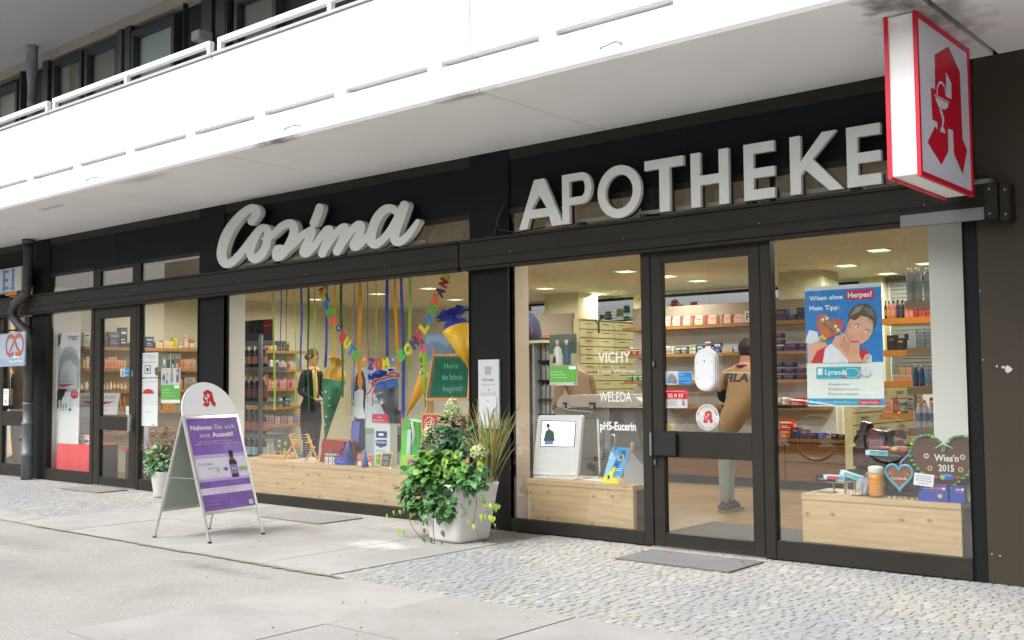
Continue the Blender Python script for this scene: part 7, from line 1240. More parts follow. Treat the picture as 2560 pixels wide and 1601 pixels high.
def crum(b, c, s_, m, seed):
    r_ = random.Random(seed); n = 12; vs = []
    for j in range(7):
        for k in range(n): th = 2 * math.pi * k / n; ph = math.pi * (j / 6); q = 1 + r_.uniform(-.22, .22); vs.append((c[0] + s_[0] * math.sin(ph) * math.cos(th) * q, c[1] + s_[1] * math.sin(ph) * math.sin(th) * q, max(FB + .003, c[2] - s_[2] * math.cos(ph) * q)))
    b.add(vs, [(j * n + k, j * n + (k + 1) % n, (j + 1) * n + (k + 1) % n, (j + 1) * n + k) for j in range(6) for k in range(n)], m)
BG.part('bag', lambda b: crum(b, (-2.86, .16, FB + .05), (.05, .04, .065), mat('bag_grey', '#9c9a94', .3, var=.2, vs=30), 1)); BG.part('printed_foil', lambda b: crum(b, (-2.83, .15, FB + .06), (.035, .04, .07), mat('bag_print', '#8a88a0', .3, var=.6, vs=60), 2))
PC = mat('popcorn', '#d8cba4', .8, var=.12, vs=60)
def pop(b, x, y, z, seed):
    r_ = random.Random(seed)
    for q in range(4): b.ball((x + r_.uniform(-.005, .005), y + r_.uniform(-.004, .004), z + .004 + r_.uniform(0, .005)), .0055, PC, 5)
BG.part('popcorn', lambda b: [pop(b, -2.90 + rr.uniform(-.03, .05), .1 + rr.uniform(0, .04), FB + rr.uniform(0, .03), k) for k in range(26)])
for k, (x, y) in enumerate(((1148, 172), (1195, 180), (1250, 178), (1300, 182), (1358, 184), (1418, 185), (1460, 195), (1508, 190), (1580, 200), (1738, 208), (395, 132), (430, 135), (410, 120))):
    p = onY(z16, x, y, .1); b = MB(); pop(b, 0, 0, 0, 50 + k); tag(b.build('popcorn_piece', loc=(p.x, .1 if k < 10 else .14, FB + .002)), 'single popcorn piece scattered on the bench ' + ('before the blue cartons' if k < 10 else 'at the left end'), 'popcorn', 'scattered popcorn pieces' if k < 10 else 'popcorn pieces at the left bench end')
BK = Grp('gift_basket', 'dark basket filled with black and red packets behind the festival display', 'basket', (-3.0, .75, .55)); 
BK.part('basket', lambda b: b.box(-3.12, .62, .60, -2.76, .9, .78, mat('basket_brown', '#4a2418', .7, var=.2, vs=20), .02)); tag(BX(-3.15, .6, .02, -2.73, .92, .598, mat('plinth_dark', '#2c2622', .6)).build('basket_plinth'), 'dark plinth carrying the gift basket', 'plinth')
for k in range(9):
    c = ['#241a20', '#5a1a28', '#1a1a22', '#8a7058', '#30141c', '#70202c'][k % 6]; BK.part('packet', lambda b: (setattr(b, 'T', b.T @ TM((-3.06 + .09 * (k % 4), .66 + .05 * (k // 4), .80 + .05 * (k // 4)), rz=k * .7, rx=.3 * math.sin(k * 2), ry=.35 * math.cos(k * 3))), b.box(-.05, -.03, -.03, .05, .03, .035, mat('packet_' + c[1:], c, .3), .008)))
BK.part('price_card', lambda b: (b.box(-2.99, .60, .745, -2.87, .604, .83, P('#7a2440')), setattr(b, 'T', b.T @ Matrix.Translation((0, .60, 0))), b.flat(-2.98, .755, -2.88, .82, P('#a87880'), 1), b.scribble(-2.975, .80, .08, .007, P('#5a2030'), 2, 1), b.scribble(-2.975, .78, .08, .007, P('#5a2030'), 2, 2)))
# ---------------------------------------------------------------- people
def figure(name, label, loc, rz, J, E, mf, subs=2):
    me = bpy.data.meshes.new('sk'); me.from_pydata([j[:3] for j in J], E, []); o = bpy.data.objects.new('sk', me); COL.objects.link(o)
    sk = o.modifiers.new('s', 'SKIN'); sk.use_smooth_shade = True; d = me.skin_vertices[0].data
    for i, j in enumerate(J): r_ = j[3]; d[i].radius = (r_[0], r_[1]) if isinstance(r_, tuple) else (r_, r_)
    d[0].use_root = True; ss = o.modifiers.new('u', 'SUBSURF'); ss.levels = subs; ss.render_levels = subs
    dg = bpy.context.evaluated_depsgraph_get(); dg.update(); m2 = bpy.data.meshes.new_from_object(o.evaluated_get(dg)); bpy.data.objects.remove(o)
    m2.name = 'body'; mats = []
    for p in m2.polygons:
        m = mf(p.center); 
        if m not in mats: mats.append(m); m2.materials.append(m)
        p.material_index = mats.index(m); p.use_smooth = True
    root = thing(name, label, 'person', loc, rz); b = bpy.data.objects.new('body', m2); COL.objects.link(b); b.parent = root; return root
def std(lean=0, arm=None, h=1.0, spread=.09, wide=1.0):
    "joints of a standing figure facing +y; returns J, E, head centre"
    L = lambda z: lean * max(0, z - .9); S = .175 * wide
    J = [(0, 0, .93, (.125 * wide, .10)), (0, L(1.1), 1.1, (.12 * wide, .095)), (0, L(1.3), 1.3, (.14 * wide, .10)), (0, L(1.43), 1.42, (.09, .08)), (0, L(1.5), 1.5, .05), (0, L(1.58) + .02, 1.575, (.072, .08)), (0, L(1.66) + .02, 1.66, (.075, .088)), (0, L(1.72) + .01, 1.715, (.055, .065))]
    E = [(0, 1), (1, 2), (2, 3), (3, 4), (4, 5), (5, 6), (6, 7)]
    for s_ in (-1, 1):
        n = len(J); J += [(s_ * spread, 0, .82, .088), (s_ * (spread + .01), .01, .48, .06), (s_ * (spread + .01), -.01, .10, .042), (s_ * (spread + .02), .10, .05, .036), (s_ * (spread + .02), .16, .035, .026)]; E += [(0, n), (n, n + 1), (n + 1, n + 2), (n + 2, n + 3), (n + 3, n + 4)]
        a = (arm or {}).get(s_, [(s_ * .27, .0, 1.14), (s_ * .26, .12, .93), (s_ * .25, .2, .86)]); n = len(J)
        J += [(s_ * S, L(1.4), 1.40, .058), (*a[0], .045), (*a[1], .032), (*a[2], .034)]; E += [(3, n), (n, n + 1), (n + 1, n + 2), (n + 2, n + 3)]
        hx_, hy_, hz__ = a[2]; dx, dy, dz = (Vector(a[2]) - Vector(a[1])).normalized()
        for q, (ox, ln) in enumerate(((-.024, .055), (-.008, .07), (.008, .066), (.024, .05))):
            n2 = len(J); J += [(hx_ + ox + dx * .035, hy_ + dy * .035, hz__ + dz * .035, .0095), (hx_ + ox * 1.1 + dx * ln, hy_ + dy * ln, hz__ + dz * ln - .008, .008)]; E += [(n + 3, n2), (n2, n2 + 1)]
        n2 = len(J); J += [(hx_ - s_ * .04, hy_ + dy * .02, hz__ + dz * .02, .010), (hx_ - s_ * .05, hy_ + dy * .045, hz__ + dz * .045, .009)]; E += [(n + 3, n2), (n2, n2 + 1)]
    return J, E, (0, L(1.66) + .02, 1.655)
SKINM = mat('skin', '#b5806a', .5, var=.05, vs=20)
def face(root, hc, hair, bun=False, short=True):
    x, y, z = hc; hm = mat('hair_' + hair.lstrip('#'), hair, .7, var=.25, vs=60, bump=.4, bs=150)
    b = MB(); b.ball((x, y - .018, z + .022), .094, hm, 14, (.93, 1.0, 1.0)); b.ball((x, y - .05, z - .02), .07, hm, 10, (1.05, .8, 1.0))
    if bun: b.ball((x, y - .12, z - .01), .045, hm, 10)
    b.build('hair', root)
    b = MB(); b.ball((x, y + .098, z - .012), .013, SKINM, 6, (.8, 1, 1.3)); b.build('nose', root)
    for s_ in (-1, 1):
        b = MB(); b.ball((x + s_ * .032, y + .082, z + .012), .009, P('#d8d0cc'), 6, (1.3, .6, .8)); b.ball((x + s_ * .032, y + .087, z + .012), .0045, P('#2a201c'), 6); b.build('eye', root)
        b = MB(); b.ball((x + s_ * .083, y, z - .005), .022, SKINM, 6, (.35, .8, 1.2)); b.build('ear', root)
    b = MB(); b.ball((x, y + .083, z - .048), .018, P('#8a4038'), 6, (1.2, .5, .35)); b.build('mouth', root)
# man seen from behind
SWT = mat('sweater_tan', '#a58660', .85, var=.08, vs=8, bump=.2, bs=60); JNS = mat('jeans_pale', '#8e948c', .85, var=.08, vs=12, bump=.2, bs=80); SHOE = mat('shoe_brown', '#4a4238', .6); SOLE = mat('shoe_sole', '#8a8478', .6); NAVY = mat('jacket_navy', '#181c30', .8)
J, E, hc = std(lean=.33, arm={-1: [(-.27, .2, 1.16), (-.2, .42, 1.08), (-.12, .5, 1.06)], 1: [(.27, .2, 1.16), (.2, .42, 1.1), (.12, .5, 1.08)]}, spread=.085, wide=1.14)
J = [(x, y, z * (.935 if z > .8 else .98), r_) for x, y, z, r_ in J]; hc = (hc[0], hc[1], hc[2] * .935)
def mm(c):
    if c.z > 1.36: return SKINM
    if c.z > .78: return SKINM if (c.y > .47 and c.z < 1.1) else (NAVY if (c.x < -.17 and c.z < 1.15) else SWT)
    return JNS if c.z > .10 else SHOE
J = [(x - (.045 if z < .85 else 0) + (-.22 if (z < .85 and x > 0) else 0), y + (.17 if (z < .85 and x > 0) else 0), z, r_) for x, y, z, r_ in J]
o = figure('person', 'man seen from behind in a tan sweater with dark letters and pale jeans', (-4.86, 2.12, 0), 0, J, E, mm); face(o, hc, '#2c241e')
b = MB(TM((.06, -.15, 1.26), rx=rad(-18))); b.text('FILA', -.10, -.02, .075, P('#2c1c30'), 1, w=.26, bold=.05, shear=.1); b.build('lettering', o)
MB().lathe([(.058, 1.35), (.07, 1.40)], mat('collar_red', '#5a1a28', .8), (0, .16, 0), 14).build('collar', o)
for s_ in (-1, 1): b = MB(); b.box((s_ * .10 - .045 - (.22 if s_ > 0 else 0)) - .045, -.07 + (.17 if s_ > 0 else 0), .004, (s_ * .10 - .045 - (.22 if s_ > 0 else 0)) + .045, .2 + (.17 if s_ > 0 else 0), .028, SOLE, .008); b.box((s_ * .10 - .045 - (.22 if s_ > 0 else 0)) - .04, -.062 + (.17 if s_ > 0 else 0), .028, (s_ * .10 - .045 - (.22 if s_ > 0 else 0)) + .04, .12 + (.17 if s_ > 0 else 0), .085, SHOE, .015); b.build('shoe', o)
DK = Grp('standing_desk', 'small dark standing desk in front of the man in the tan sweater', 'desk', (-4.85, 2.72, 0)); DK.box('top_board', -5.25, 2.55, .98, -4.5, 2.95, 1.01, mat('desk_dark_wood', '#2a1e18', .5)); DK.box('leg', -4.9, 2.72, .004, -4.82, 2.8, .98, BLACK)
for k, (x, c) in enumerate(((-5.2, '#2a3a48'), (-5.12, '#8a6a50'), (-5.05, '#9a9084'))): put(('carton', .06, .06, [.16, .2, .12][k], c, '#b8a898', '#5a2a2a'), x, 2.7, 1.012, 0, ['dark blue', 'brown', 'grey'][k] + ' carton on the small standing desk', 'cartons on the standing desk')
# woman in profile
BLK = mat('cardigan_black', '#14151b', .85, bump=.2, bs=60)
J, E, hc = std(lean=.04, arm={-1: [(-.22, -.02, 1.14), (-.16, .18, 1.02), (-.1, .26, 1.02)], 1: [(.22, -.02, 1.14), (.16, .18, 1.02), (.1, .26, 1.02)]})
o = figure('person', 'woman in a black cardigan with a peach scarf and brown hair bun', (-12.2, 3.0, 0), rad(-80), J, E, lambda c: SKINM if c.z > 1.46 or (c.y > .22 and c.z < 1.1 and c.z > .9) else BLK); face(o, hc, '#4a3426', bun=True)
SCF = mat('scarf_peach', '#d8a47c', .9, var=.1, vs=25, bump=.4, bs=50); b = MB(); b.tube([(.06 * math.cos(t) * 1.2, .03 + .075 * math.sin(t), 1.46 + .012 * math.sin(2 * t)) for t in np.linspace(0, 2 * math.pi, 14)], .034, SCF, 8, cap=False); b.tube([(.04, .09, 1.45), (.06, .13, 1.3), (.05, .13, 1.15), (.05, .12, 1.05)], .035, SCF, 8); b.build('scarf', o)
b = MB(); b.lathe([(.13, .45), (.16, .7), (.15, .95), (.12, 1.02)], BLK, n=18); b.build('skirt', o)
# clerk bending behind the white desk
BGE = mat('shirt_beige', '#a08468', .85, var=.08, vs=15)
p = onY(zE, 690, 600, 2.1); J, E, hc = std(lean=.45, arm={-1: [(-.24, .22, 1.12), (-.16, .4, 1.06), (-.08, .48, 1.05)], 1: [(.24, .22, 1.12), (.16, .4, 1.06), (.08, .48, 1.05)]}, wide=1.1)
J = [(x, y, z * (.92 if z > .8 else 1), r_) for x, y, z, r_ in J]; o = figure('person', 'clerk in a beige shirt half hidden behind the poster of the elderly couple', (p.x, 2.1, 0), rad(72), J, E, lambda c: SKINM if c.z > 1.35 or (c.y > .52 and c.z < 1.1 and c.z > .9) else (BGE if c.z > .8 else NAVY)); face(o, (hc[0], hc[1], hc[2] * .92), '#3a2a20')
# customer in the bakery
p = hit(40, 1000, 1, 1.2); J, E, hc = std(); o = figure('person', 'person in a dark jacket with a pale collar inside the bakery', (p.x, 1.2, 0), rad(160), J, E, lambda c: SKINM if c.z > 1.47 or c.z < .9 and c.y > .19 else NAVY); face(o, hc, '#5a4a40'); MB().lathe([(.055, 1.44), (.075, 1.47)], P('#b8c0c8'), (0, .02, 0), 12).build('collar', o)
# ---------------------------------------------------------------- sandwich board
SB = Grp('sandwich_board', 'purple advertising A-board with round white header standing on the slabs', 'advertising board', (-7.66, -1.75, 0), rz=rad(97.7)); FRM = mat('board_alu', (.72, .72, .72), .3, .85)
aT = math.atan2(.33, 1.0)
def pan(b, sgn): b.T = Matrix.Rotation(math.pi if sgn < 0 else 0, 4, 'Z') @ Matrix.Translation((0, -.33, 0)) @ Matrix.Rotation(-aT, 4, 'X')
W2, V0, V1 = .298, .225, 1.05
for sgn in (1, -1):
    def fr(b):
        pan(b, sgn); f_ = .027
        for x in (-W2, W2 - f_): b.box(x, -.012, V0, x + f_, .012, V1, FRM, .004)
        b.box(-W2 + f_, -.011, V0, W2 - f_, .011, V0 + f_, FRM, .004); b.box(-W2 + f_, -.011, V1 - f_, W2 - f_, .011, V1, FRM, .004)
    m = MB(); fr(m); m.build('frame', SB.e)
    m = MB(); pan(m, sgn); m.box(-W2 + .02, -.002, V0 + .02, W2 - .02, .006, V1 - .02, mat('board_back', '#9aa39a', .5)); m.build('back_panel', SB.e)
    for x in (-W2, W2 - .022): m = MB(); pan(m, sgn); m.box(x + .002, -.01, .0, x + .020, .01, V0 - .001, FRM, .002); m.box(x, -.012, -.004, x + .022, .012, .012, BLACK); m.build('leg', SB.e)
for x in (-W2 + .006, W2 - .012): m = MB(); m.bar((x, -.19, .50), (x, .19, .50), .006, .016, ALU); m.build('spreader', SB.e)
m = MB(); pts = [(.292 * math.cos(t), V1 + .005 + .285 * math.sin(t)) for t in np.linspace(0, math.pi, 30)]; m.T = Matrix.Translation((0, -.33, 0)) @ Matrix.Rotation(-aT, 4, 'X') @ Matrix.Identity(4); m.prism(pts[::-1], -.004, .004, mat('header_white', '#e8e9ea', .4)); m.T = m.T @ Matrix.Translation((0, -.0045, 0)); emblem(m, -.062, V1 + .07, .155, P('#c41f34'), P('#e8e9ea'), 1); m.build('header', SB.e)
def ad(b):
    b.T = Matrix.Translation((0, -.33, 0)) @ Matrix.Rotation(-aT, 4, 'X') @ Matrix.Translation((0, -.0025, 0)); x0, x1, z0, z1 = -W2 + .027, W2 - .027, V0 + .027, V1 - .027; w_, h_ = x1 - x0, z1 - z0
    PU, PL, PX = mat('ad_purple', '#7d59aa', .4, var=.35, vs=5), mat('ad_lilac', '#b9a8d6', .4, var=.12, vs=5), mat('ad_pale', '#d9d2e6', .4, var=.06, vs=6)
    F = lambda u0, v0, u1, v1, m, l=1: b.flat(x0 + u0 * w_, z0 + v0 * h_, x0 + u1 * w_, z0 + v1 * h_, m, l)
    F(0, 0, 1, .17, PU); F(0, .17, 1, .24, PX); F(0, .24, 1, .31, PU); F(0, .31, 1, .56, PX); F(0, .56, 1, .60, PL); F(0, .60, 1, 1, PU); F(0, .31, 1, .34, PL, 2); F(.62, .6, 1, .72, mat('ad_mid', '#8a6cb8', .4, var=.25, vs=5), 2)
    T = lambda t, u, v, h, c, wu=None, bo=0: b.text(t, x0 + u * w_, z0 + v * h_, h * h_, P(c), 3, (wu * w_ if wu else None), bo)
    T('Nehmen', .05, .875, .052, '#e6e0f0', .42, .03); T('Sie sich', .51, .875, .052, '#ddd6ea', .42, .0); T('eine', .2, .79, .052, '#ddd6ea', .2); T('Auszeit!', .44, .79, .052, '#e6e0f0', .42, .03)
    b.scribble(x0 + .15 * w_, z0 + .735 * h_, .7 * w_, .011, P('#b898c8'), 3, 2); b.scribble(x0 + .08 * w_, z0 + .71 * h_, .85 * w_, .011, P('#b898c8'), 3, 5)
    F(.04, .36, .5, .55, P('#ddd8e4'), 2); T('Lasea', .08, .485, .035, '#8a8a9a', .26); b.scribble(x0 + .22 * w_, z0 + .44 * h_, .12 * w_, .01, P('#6aa070'), 3, 2); b.poly([(x0 + w_ * u, z0 + h_ * v) for u, v in ((.34, .46), (.46, .45), (.42, .38), (.38, .42))], P('#b8c4a8'), 3)
    T('+', .52, .40, .06, '#4a3a9a', .1, .03)
    b.poly([(x0 + w_ * u, z0 + h_ * v) for u, v in ((.66, .33), (.80, .33), (.81, .50), (.76, .55), (.76, .57), (.69, .57), (.69, .55), (.655, .50))], P('#3a2440'), 3); b.poly([(x0 + w_ * u, z0 + h_ * v) for u, v in ((.69, .57), (.77, .57), (.77, .63), (.685, .63))], P('#18141c'), 3); F(.66, .37, .805, .47, P('#8a78a8'), 4); F(.69, .525, .76, .55, P('#a05a28'), 4); b.scribble(x0 + .68 * w_, z0 + .42 * h_, .1 * w_, .012, P('#e0d8ea'), 5, 3); F(.83, .4, .99, .44, P('#8ab85a'), 4)
    b.scribble(x0 + .2 * w_, z0 + .215 * h_, .6 * w_, .008, P('#b8aac8'), 3, 4); b.scribble(x0 + .35 * w_, z0 + .185 * h_, .3 * w_, .008, P('#b8aac8'), 3, 5)
    for k in range(2): b.scribble(x0 + .05 * w_, z0 + (.10 - .04 * k) * h_, .28 * w_, .005, P('#b0a0d0'), 3, k)
    b.scribble(x0 + .05 * w_, z0 + .02 * h_, .78 * w_, .004, P('#b0a0d0'), 3, 7); F(.88, .02, .96, .07, P('#d0c8e0'), 3)
m = MB(); ad(m); m.build('poster', SB.e)
m = MB(); m.T = Matrix.Translation((0, -.33, 0)) @ Matrix.Rotation(-aT, 4, 'X'); m.box(-W2 + .02, -.0024, V0 + .02, W2 - .02, -.0021, V1 - .02, P('#8a80a0')); m.build('backing_sheet', SB.e)
# ---------------------------------------------------------------- plants
def lf_pts(kind):
    if kind == 'ivy': return [(0, 0), (.25, -.42), (.5, -.3), (1.0, 0), (.5, .3), (.25, .42), (-.12, .3), (-.12, -.3)]
    if kind == 'round': return [(0, 0), (.2, -.42), (.62, -.5), (.95, -.2), (.95, .2), (.62, .5), (.2, .42)]
    return [(0, 0), (.3, -.2), (.65, -.17), (1, 0), (.65, .17), (.3, .2)]
def leaf(b, p, d, n, size, m, kind, r_):
    d = Vector(d).normalized(); n = Vector(n); a = d.cross(n); a = a.normalized() if a.length > .01 else Vector((1, 0, 0)); n = a.cross(d).normalized()
    pts = lf_pts(kind); c = r_.uniform(.05, .25); vs = [tuple(Vector(p) + d * u * size + a * v * size + n * (abs(v) * c - u * u * .18) * size) for u, v in pts]; mid = tuple(Vector(p) + d * .45 * size - n * .02 * size)
    k = len(vs); b.add(vs + [mid], [(i, (i + 1) % k, k) for i in range(k)], m)
GR = {k: [mat(f'leaf_{k}_{i}', c, .45, var=.12, vs=30, spec=.35) for i, c in enumerate(v)] for k, v in {'bright': ('#527f33', '#628f3c', '#426d2f', '#739a44'), 'dark': ('#2f5638', '#3c6844', '#284a38', '#4a7450'), 'mid': ('#44733a', '#538440', '#385f33'), 'lime': ('#86a434', '#94ae40', '#749632'), 'grey': ('#6a9468', '#7ba878', '#557f58', '#86b07c'), 'rust': ('#8a5a48', '#a06a52', '#5c5a3c', '#4a6040')}.items()}
def cloud(b, c, rad_, n, pal, kind, size, seed, shell=.55, up=.35):
    r_ = random.Random(seed)
    for _ in range(n):
        v = Vector((r_.gauss(0, 1), r_.gauss(0, 1), r_.gauss(0, 1))).normalized(); q = shell + (1 - shell) * r_.random() ** .5; lump = 1 + .16 * math.sin(v.x * 7 + seed) * math.sin(v.z * 6 + v.y * 5)
        p = Vector(c) + Vector((v.x * rad_[0], v.y * rad_[1], v.z * rad_[2])) * q * lump; d = v + Vector((r_.uniform(-.8, .8), r_.uniform(-.8, .8), r_.uniform(-.5, .5))); d.z -= .25
        leaf(b, p, d, (v.x * .5, v.y * .5 - .3, up + abs(v.z)), size * r_.uniform(.65, 1.25), r_.choice(GR[pal]), kind, r_)
POT = mat('pot_white', '#d6d4d0', .45, var=.05, vs=5); SOIL = mat('soil', '#2a2018', .95, bump=.6, bs=60)
def sqring(h, c, r_, z, n=6):
    o = []
    for sx, sy, a0 in ((1, 1, 0), (-1, 1, 90), (-1, -1, 180), (1, -1, 270)): o += [(c[0] + sx * (h - r_) + r_ * math.cos(rad(a0 + 90 * k / n)), c[1] + sy * (h - r_) + r_ * math.sin(rad(a0 + 90 * k / n)), z) for k in range(n + 1)]
    return o
def pot(b, c, prof, m):
    vs = []; n = 28
    for h, z, r_ in prof: vs += sqring(h, c, r_, z)
    b.add(vs, [tuple(range(n - 1, -1, -1))] + [(j * n + k, j * n + (k + 1) % n, (j + 1) * n + (k + 1) % n, (j + 1) * n + k) for j in range(len(prof) - 1) for k in range(n)], m, True)
PC_ = (-5.845, -.655)
FP = Grp('flower_pot', 'large square white tapered flower pot before the dark pillar', 'flower pot', (*PC_, 0), rz=rad(-4))
def pf(b): b.T = Matrix.Identity(4); pot(b, (0, 0), [(.175, .004, .05), (.185, .03, .055), (.235, .40, .06), (.245, .455, .06), (.235, .46, .055), (.225, .455, .05), (.215, .40, .05)], POT)
FP.part('pot', pf); FP.part('soil', lambda b: (setattr(b, 'T', Matrix.Identity(4)), b.box(-.2, -.2, .39, .2, .2, .41, SOIL)))
def W9(x, y, Y=-.66): return Vector(onY(z9, x, y, Y))
b = MB(); r_ = random.Random(9)
cloud(b, (-6.02, -.72, .47), (.30, .24, .21), 800, 'mid', 'round', .052, 2, .35); cloud(b, (-5.96, -.74, .56), (.25, .22, .14), 430, 'bright', 'round', .054, 3, .5); cloud(b, (-6.16, -.76, .34), (.18, .18, .16), 240, 'mid', 'round', .052, 4, .3); cloud(b, (-6.05, -.82, .25), (.13, .1, .1), 110, 'mid', 'ivy', .06, 5, .3)
cloud(b, tuple(W9(600, 985, -.9)), (.13, .07, .14), 240, 'mid', 'round', .052, 6, .3); cloud(b, tuple(W9(820, 800, -.88)), (.16, .07, .07), 130, 'mid', 'ivy', .07, 7, .3); tag(b.build('clover_plant'), 'bushy bright green round leaved plant spilling over the large white pot', 'plant')
b = MB()
for x, y in ((740, 570), (800, 680), (640, 740), (700, 715), (940, 670), (620, 640), (560, 700)):
    p = W9(x, y, -.93)
    for k in range(4): a = k * math.pi / 2 + .4; leaf(b, p, (math.cos(a), -.25, math.sin(a)), (0, -1, .3), .044, r_.choice(GR['bright'] + GR['lime'][:1]), 'round', r_); leaf(b, p + Vector((0, -.004, 0)), (math.cos(a), -.25, math.sin(a)), (0, -1, .3), .012, mat('leaf_heart', '#4a2030', .6), 'round', r_)
tag(b.build('clover_leaves'), 'yellow green four leaved clover rosettes with dark centres', 'plant')
b = MB(); 
for (x, y, Y, pal, s_) in [(860, 800, -.9, 'dark', .12), (900, 780, -.92, 'grey', .11), (800, 920, -.93, 'dark', .1), (850, 1000, -.94, 'dark', .075), (800, 1080, -.94, 'dark', .085), (560, 1170, -.93, 'dark', .09), (600, 1280, -.93, 'dark', .085), (930, 880, -.9, 'mid', .09), (980, 860, -.85, 'mid', .09), (960, 980, -.93, 'mid', .07), (990, 1020, -.92, 'lime', .09), (1080, 1040, -.85, 'lime', .1), (950, 1130, -.94, 'lime', .09), (1030, 1140, -.93, 'lime', .09), (880, 1220, -.95, 'lime', .07), (830, 1190, -.95, 'lime', .05), (500, 1340, -.94, 'mid', .07), (430, 1340, -.93, 'mid', .06), (440, 1260, -.9, 'mid', .065), (220, 1260, -.85, 'lime', .09), (320, 1120, -.85, 'lime', .075), (215, 1090, -.85, 'lime', .06), (160, 1095, -.85, 'lime', .05), (100, 1125, -.85, 'lime', .055), (245, 1020, -.85, 'lime', .05), (700, 870, -.92, 'dark', .08), (760, 860, -.92, 'dark', .1), (1050, 800, -.8, 'dark', .08), (1000, 740, -.8, 'dark', .09), (1075, 1215, -.92, 'lime', .03), (600, 1380, -.95, 'mid', .05), (350, 830, -.9, 'mid', .08), (270, 890, -.85, 'mid', .06)]:
    p = W9(x, y, Y); leaf(b, p + Vector((0, 0, .02)), (r_.uniform(-.6, .6), -.2, -1), (r_.uniform(-.3, .3), -1, .3), s_ * .62, r_.choice(GR[pal]), 'ivy', r_)
    if s_ > .085: leaf(b, p + Vector((.03, .01, .01)), (r_.uniform(-1, 1), -.2, -.6), (r_.uniform(-.3, .3), -1, .5), s_ * .45, r_.choice(GR[pal]), 'ivy', r_)
tw = mat('vine_stem', '#5c4a3c', .7)
for pts in ([(900, 900), (905, 1030), (880, 1150), (870, 1230)], [(960, 930), (1000, 1060), (1060, 1190), (1100, 1270)], [(900, 1240), (940, 1320), (980, 1365)], [(520, 1080), (515, 1230), (530, 1380), (545, 1430)], [(400, 1000), (250, 1080), (110, 1130)], [(290, 1130), (340, 1240), (410, 1320), (520, 1360)], [(760, 1000), (790, 1080), (770, 1130)]): b.tube([W9(x, y, -.925 if i else -.85) for i, (x, y) in enumerate(pts)], .0028, tw, 5)
tag(b.build('ivy_plant'), 'trailing ivy with dark and lime leaves hanging down the large white pot', 'ivy')
HY = Grp('hydrangea', 'hydrangea with three pale green cone shaped flower heads in the white pot', 'shrub', (-5.9, -.66, .41))
def hyl(b):
    b.T = HY.I.copy()
    for c, rr_, n, s2 in ((W9(700, 330, -.62), (.10, .09, .13), 110, 21), (W9(660, 430, -.6), (.17, .12, .09), 130, 22), (W9(520, 520, -.68), (.08, .08, .13), 90, 23), (W9(900, 640, -.66), (.1, .08, .1), 70, 24), (W9(800, 420, -.6), (.13, .09, .1), 60, 25)): cloud(b, c, rr_, n, 'dark', 'point', .085, s2, .2)
HY.part('foliage', hyl); HY.part('stem', lambda b: [b.tube([(-5.9, -.66, .4), W9(x, (y + 700) / 2, -.64), W9(x, y, -.66)], .005, tw, 6) for x, y in ((690, 150), (490, 420), (930, 560), (780, 400))])
FLW = [mat('bloom_%d' % i, c, .7) for i, c in enumerate(('#b3bf84', '#c3cc9a', '#9caf68', '#d0d4ae'))]
for (x, y, w_, h_, s2) in ((688, 160, .07, .1, 31), (492, 385, .068, .12, 32), (935, 550, .082, .07, 33)):
    def fl(b):
        r2 = random.Random(s2); c = W9(x, y, -.7)
        for _ in range(330):
            v = Vector((r2.gauss(0, 1), r2.gauss(0, 1), r2.gauss(0, 1))).normalized(); tp = 1 - .35 * v.z * (h_ > .08); q = r2.uniform(.75, 1.05); p = c + Vector((v.x * w_ * tp * q, v.y * w_ * tp * q, v.z * h_ * q)); b_s = .0085 * r2.uniform(.7, 1.3); a = v.cross(Vector((.3, .2, 1))).normalized(); e = v.cross(a); m = r2.choice(FLW)
            b.add([tuple(p + a * b_s), tuple(p + e * b_s), tuple(p - a * b_s), tuple(p - e * b_s), tuple(p + v * b_s * .5)], [(0, 1, 4), (1, 2, 4), (2, 3, 4), (3, 0, 4)], m)
    HY.part('flower_head', fl)
b = MB(); r_ = random.Random(14); GG = [mat('grass_%d' % i, c, .6) for i, c in enumerate(('#7d8a48', '#8f8c4a', '#64783a', '#958350', '#7f6440'))]
base = W9(1010, 800, -.62)
for k in range(95):
    u = r_.uniform(-1, 1); L = r_.uniform(.35, .68); tip = Vector((base.x + u * .17 + (.14 if r_.random() < .3 else 0), base.y + r_.uniform(-.15, .12), base.z + L)); p0 = base + Vector((r_.uniform(-.06, .06), r_.uniform(-.05, .05), 0)); wd = r_.uniform(.003, .0075); droop = r_.uniform(0, .09) * (1 if u > 0 else -1); m = r_.choice(GG); vs = []; n = 7
    for j in range(n + 1):
        t = j / n; c = p0.lerp(tip, t) + Vector((droop * t ** 3, -.02 * t, -abs(droop) * 1.1 * t ** 4)); w_ = wd * (1 - t ** 2) + .0006; vs += [(c.x - w_, c.y, c.z), (c.x + w_, c.y + .003, c.z)]
    b.add(vs, [(2 * j, 2 * j + 1, 2 * j + 3, 2 * j + 2) for j in range(n)], m)
for k in range(16):
    p0 = W9(850 + 8 * k if k < 7 else 1080 + 14 * (k - 7), 400, -.6); q0 = p0 + Vector((-.05 + .01 * k, 0, r_.uniform(.1, .17))); b.tube([base, p0, q0], .0012, GG[0], 4)
    for j in range(7): t = .2 + j * .11; c = p0.lerp(q0, t); b.ball((c.x + r_.uniform(-.01, .01), c.y, c.z), .004, GG[j % 3], 4)
tag(b.build('ornamental_grass'), 'tall yellow brown ornamental grass at the back right of the white pot', 'grass plant')
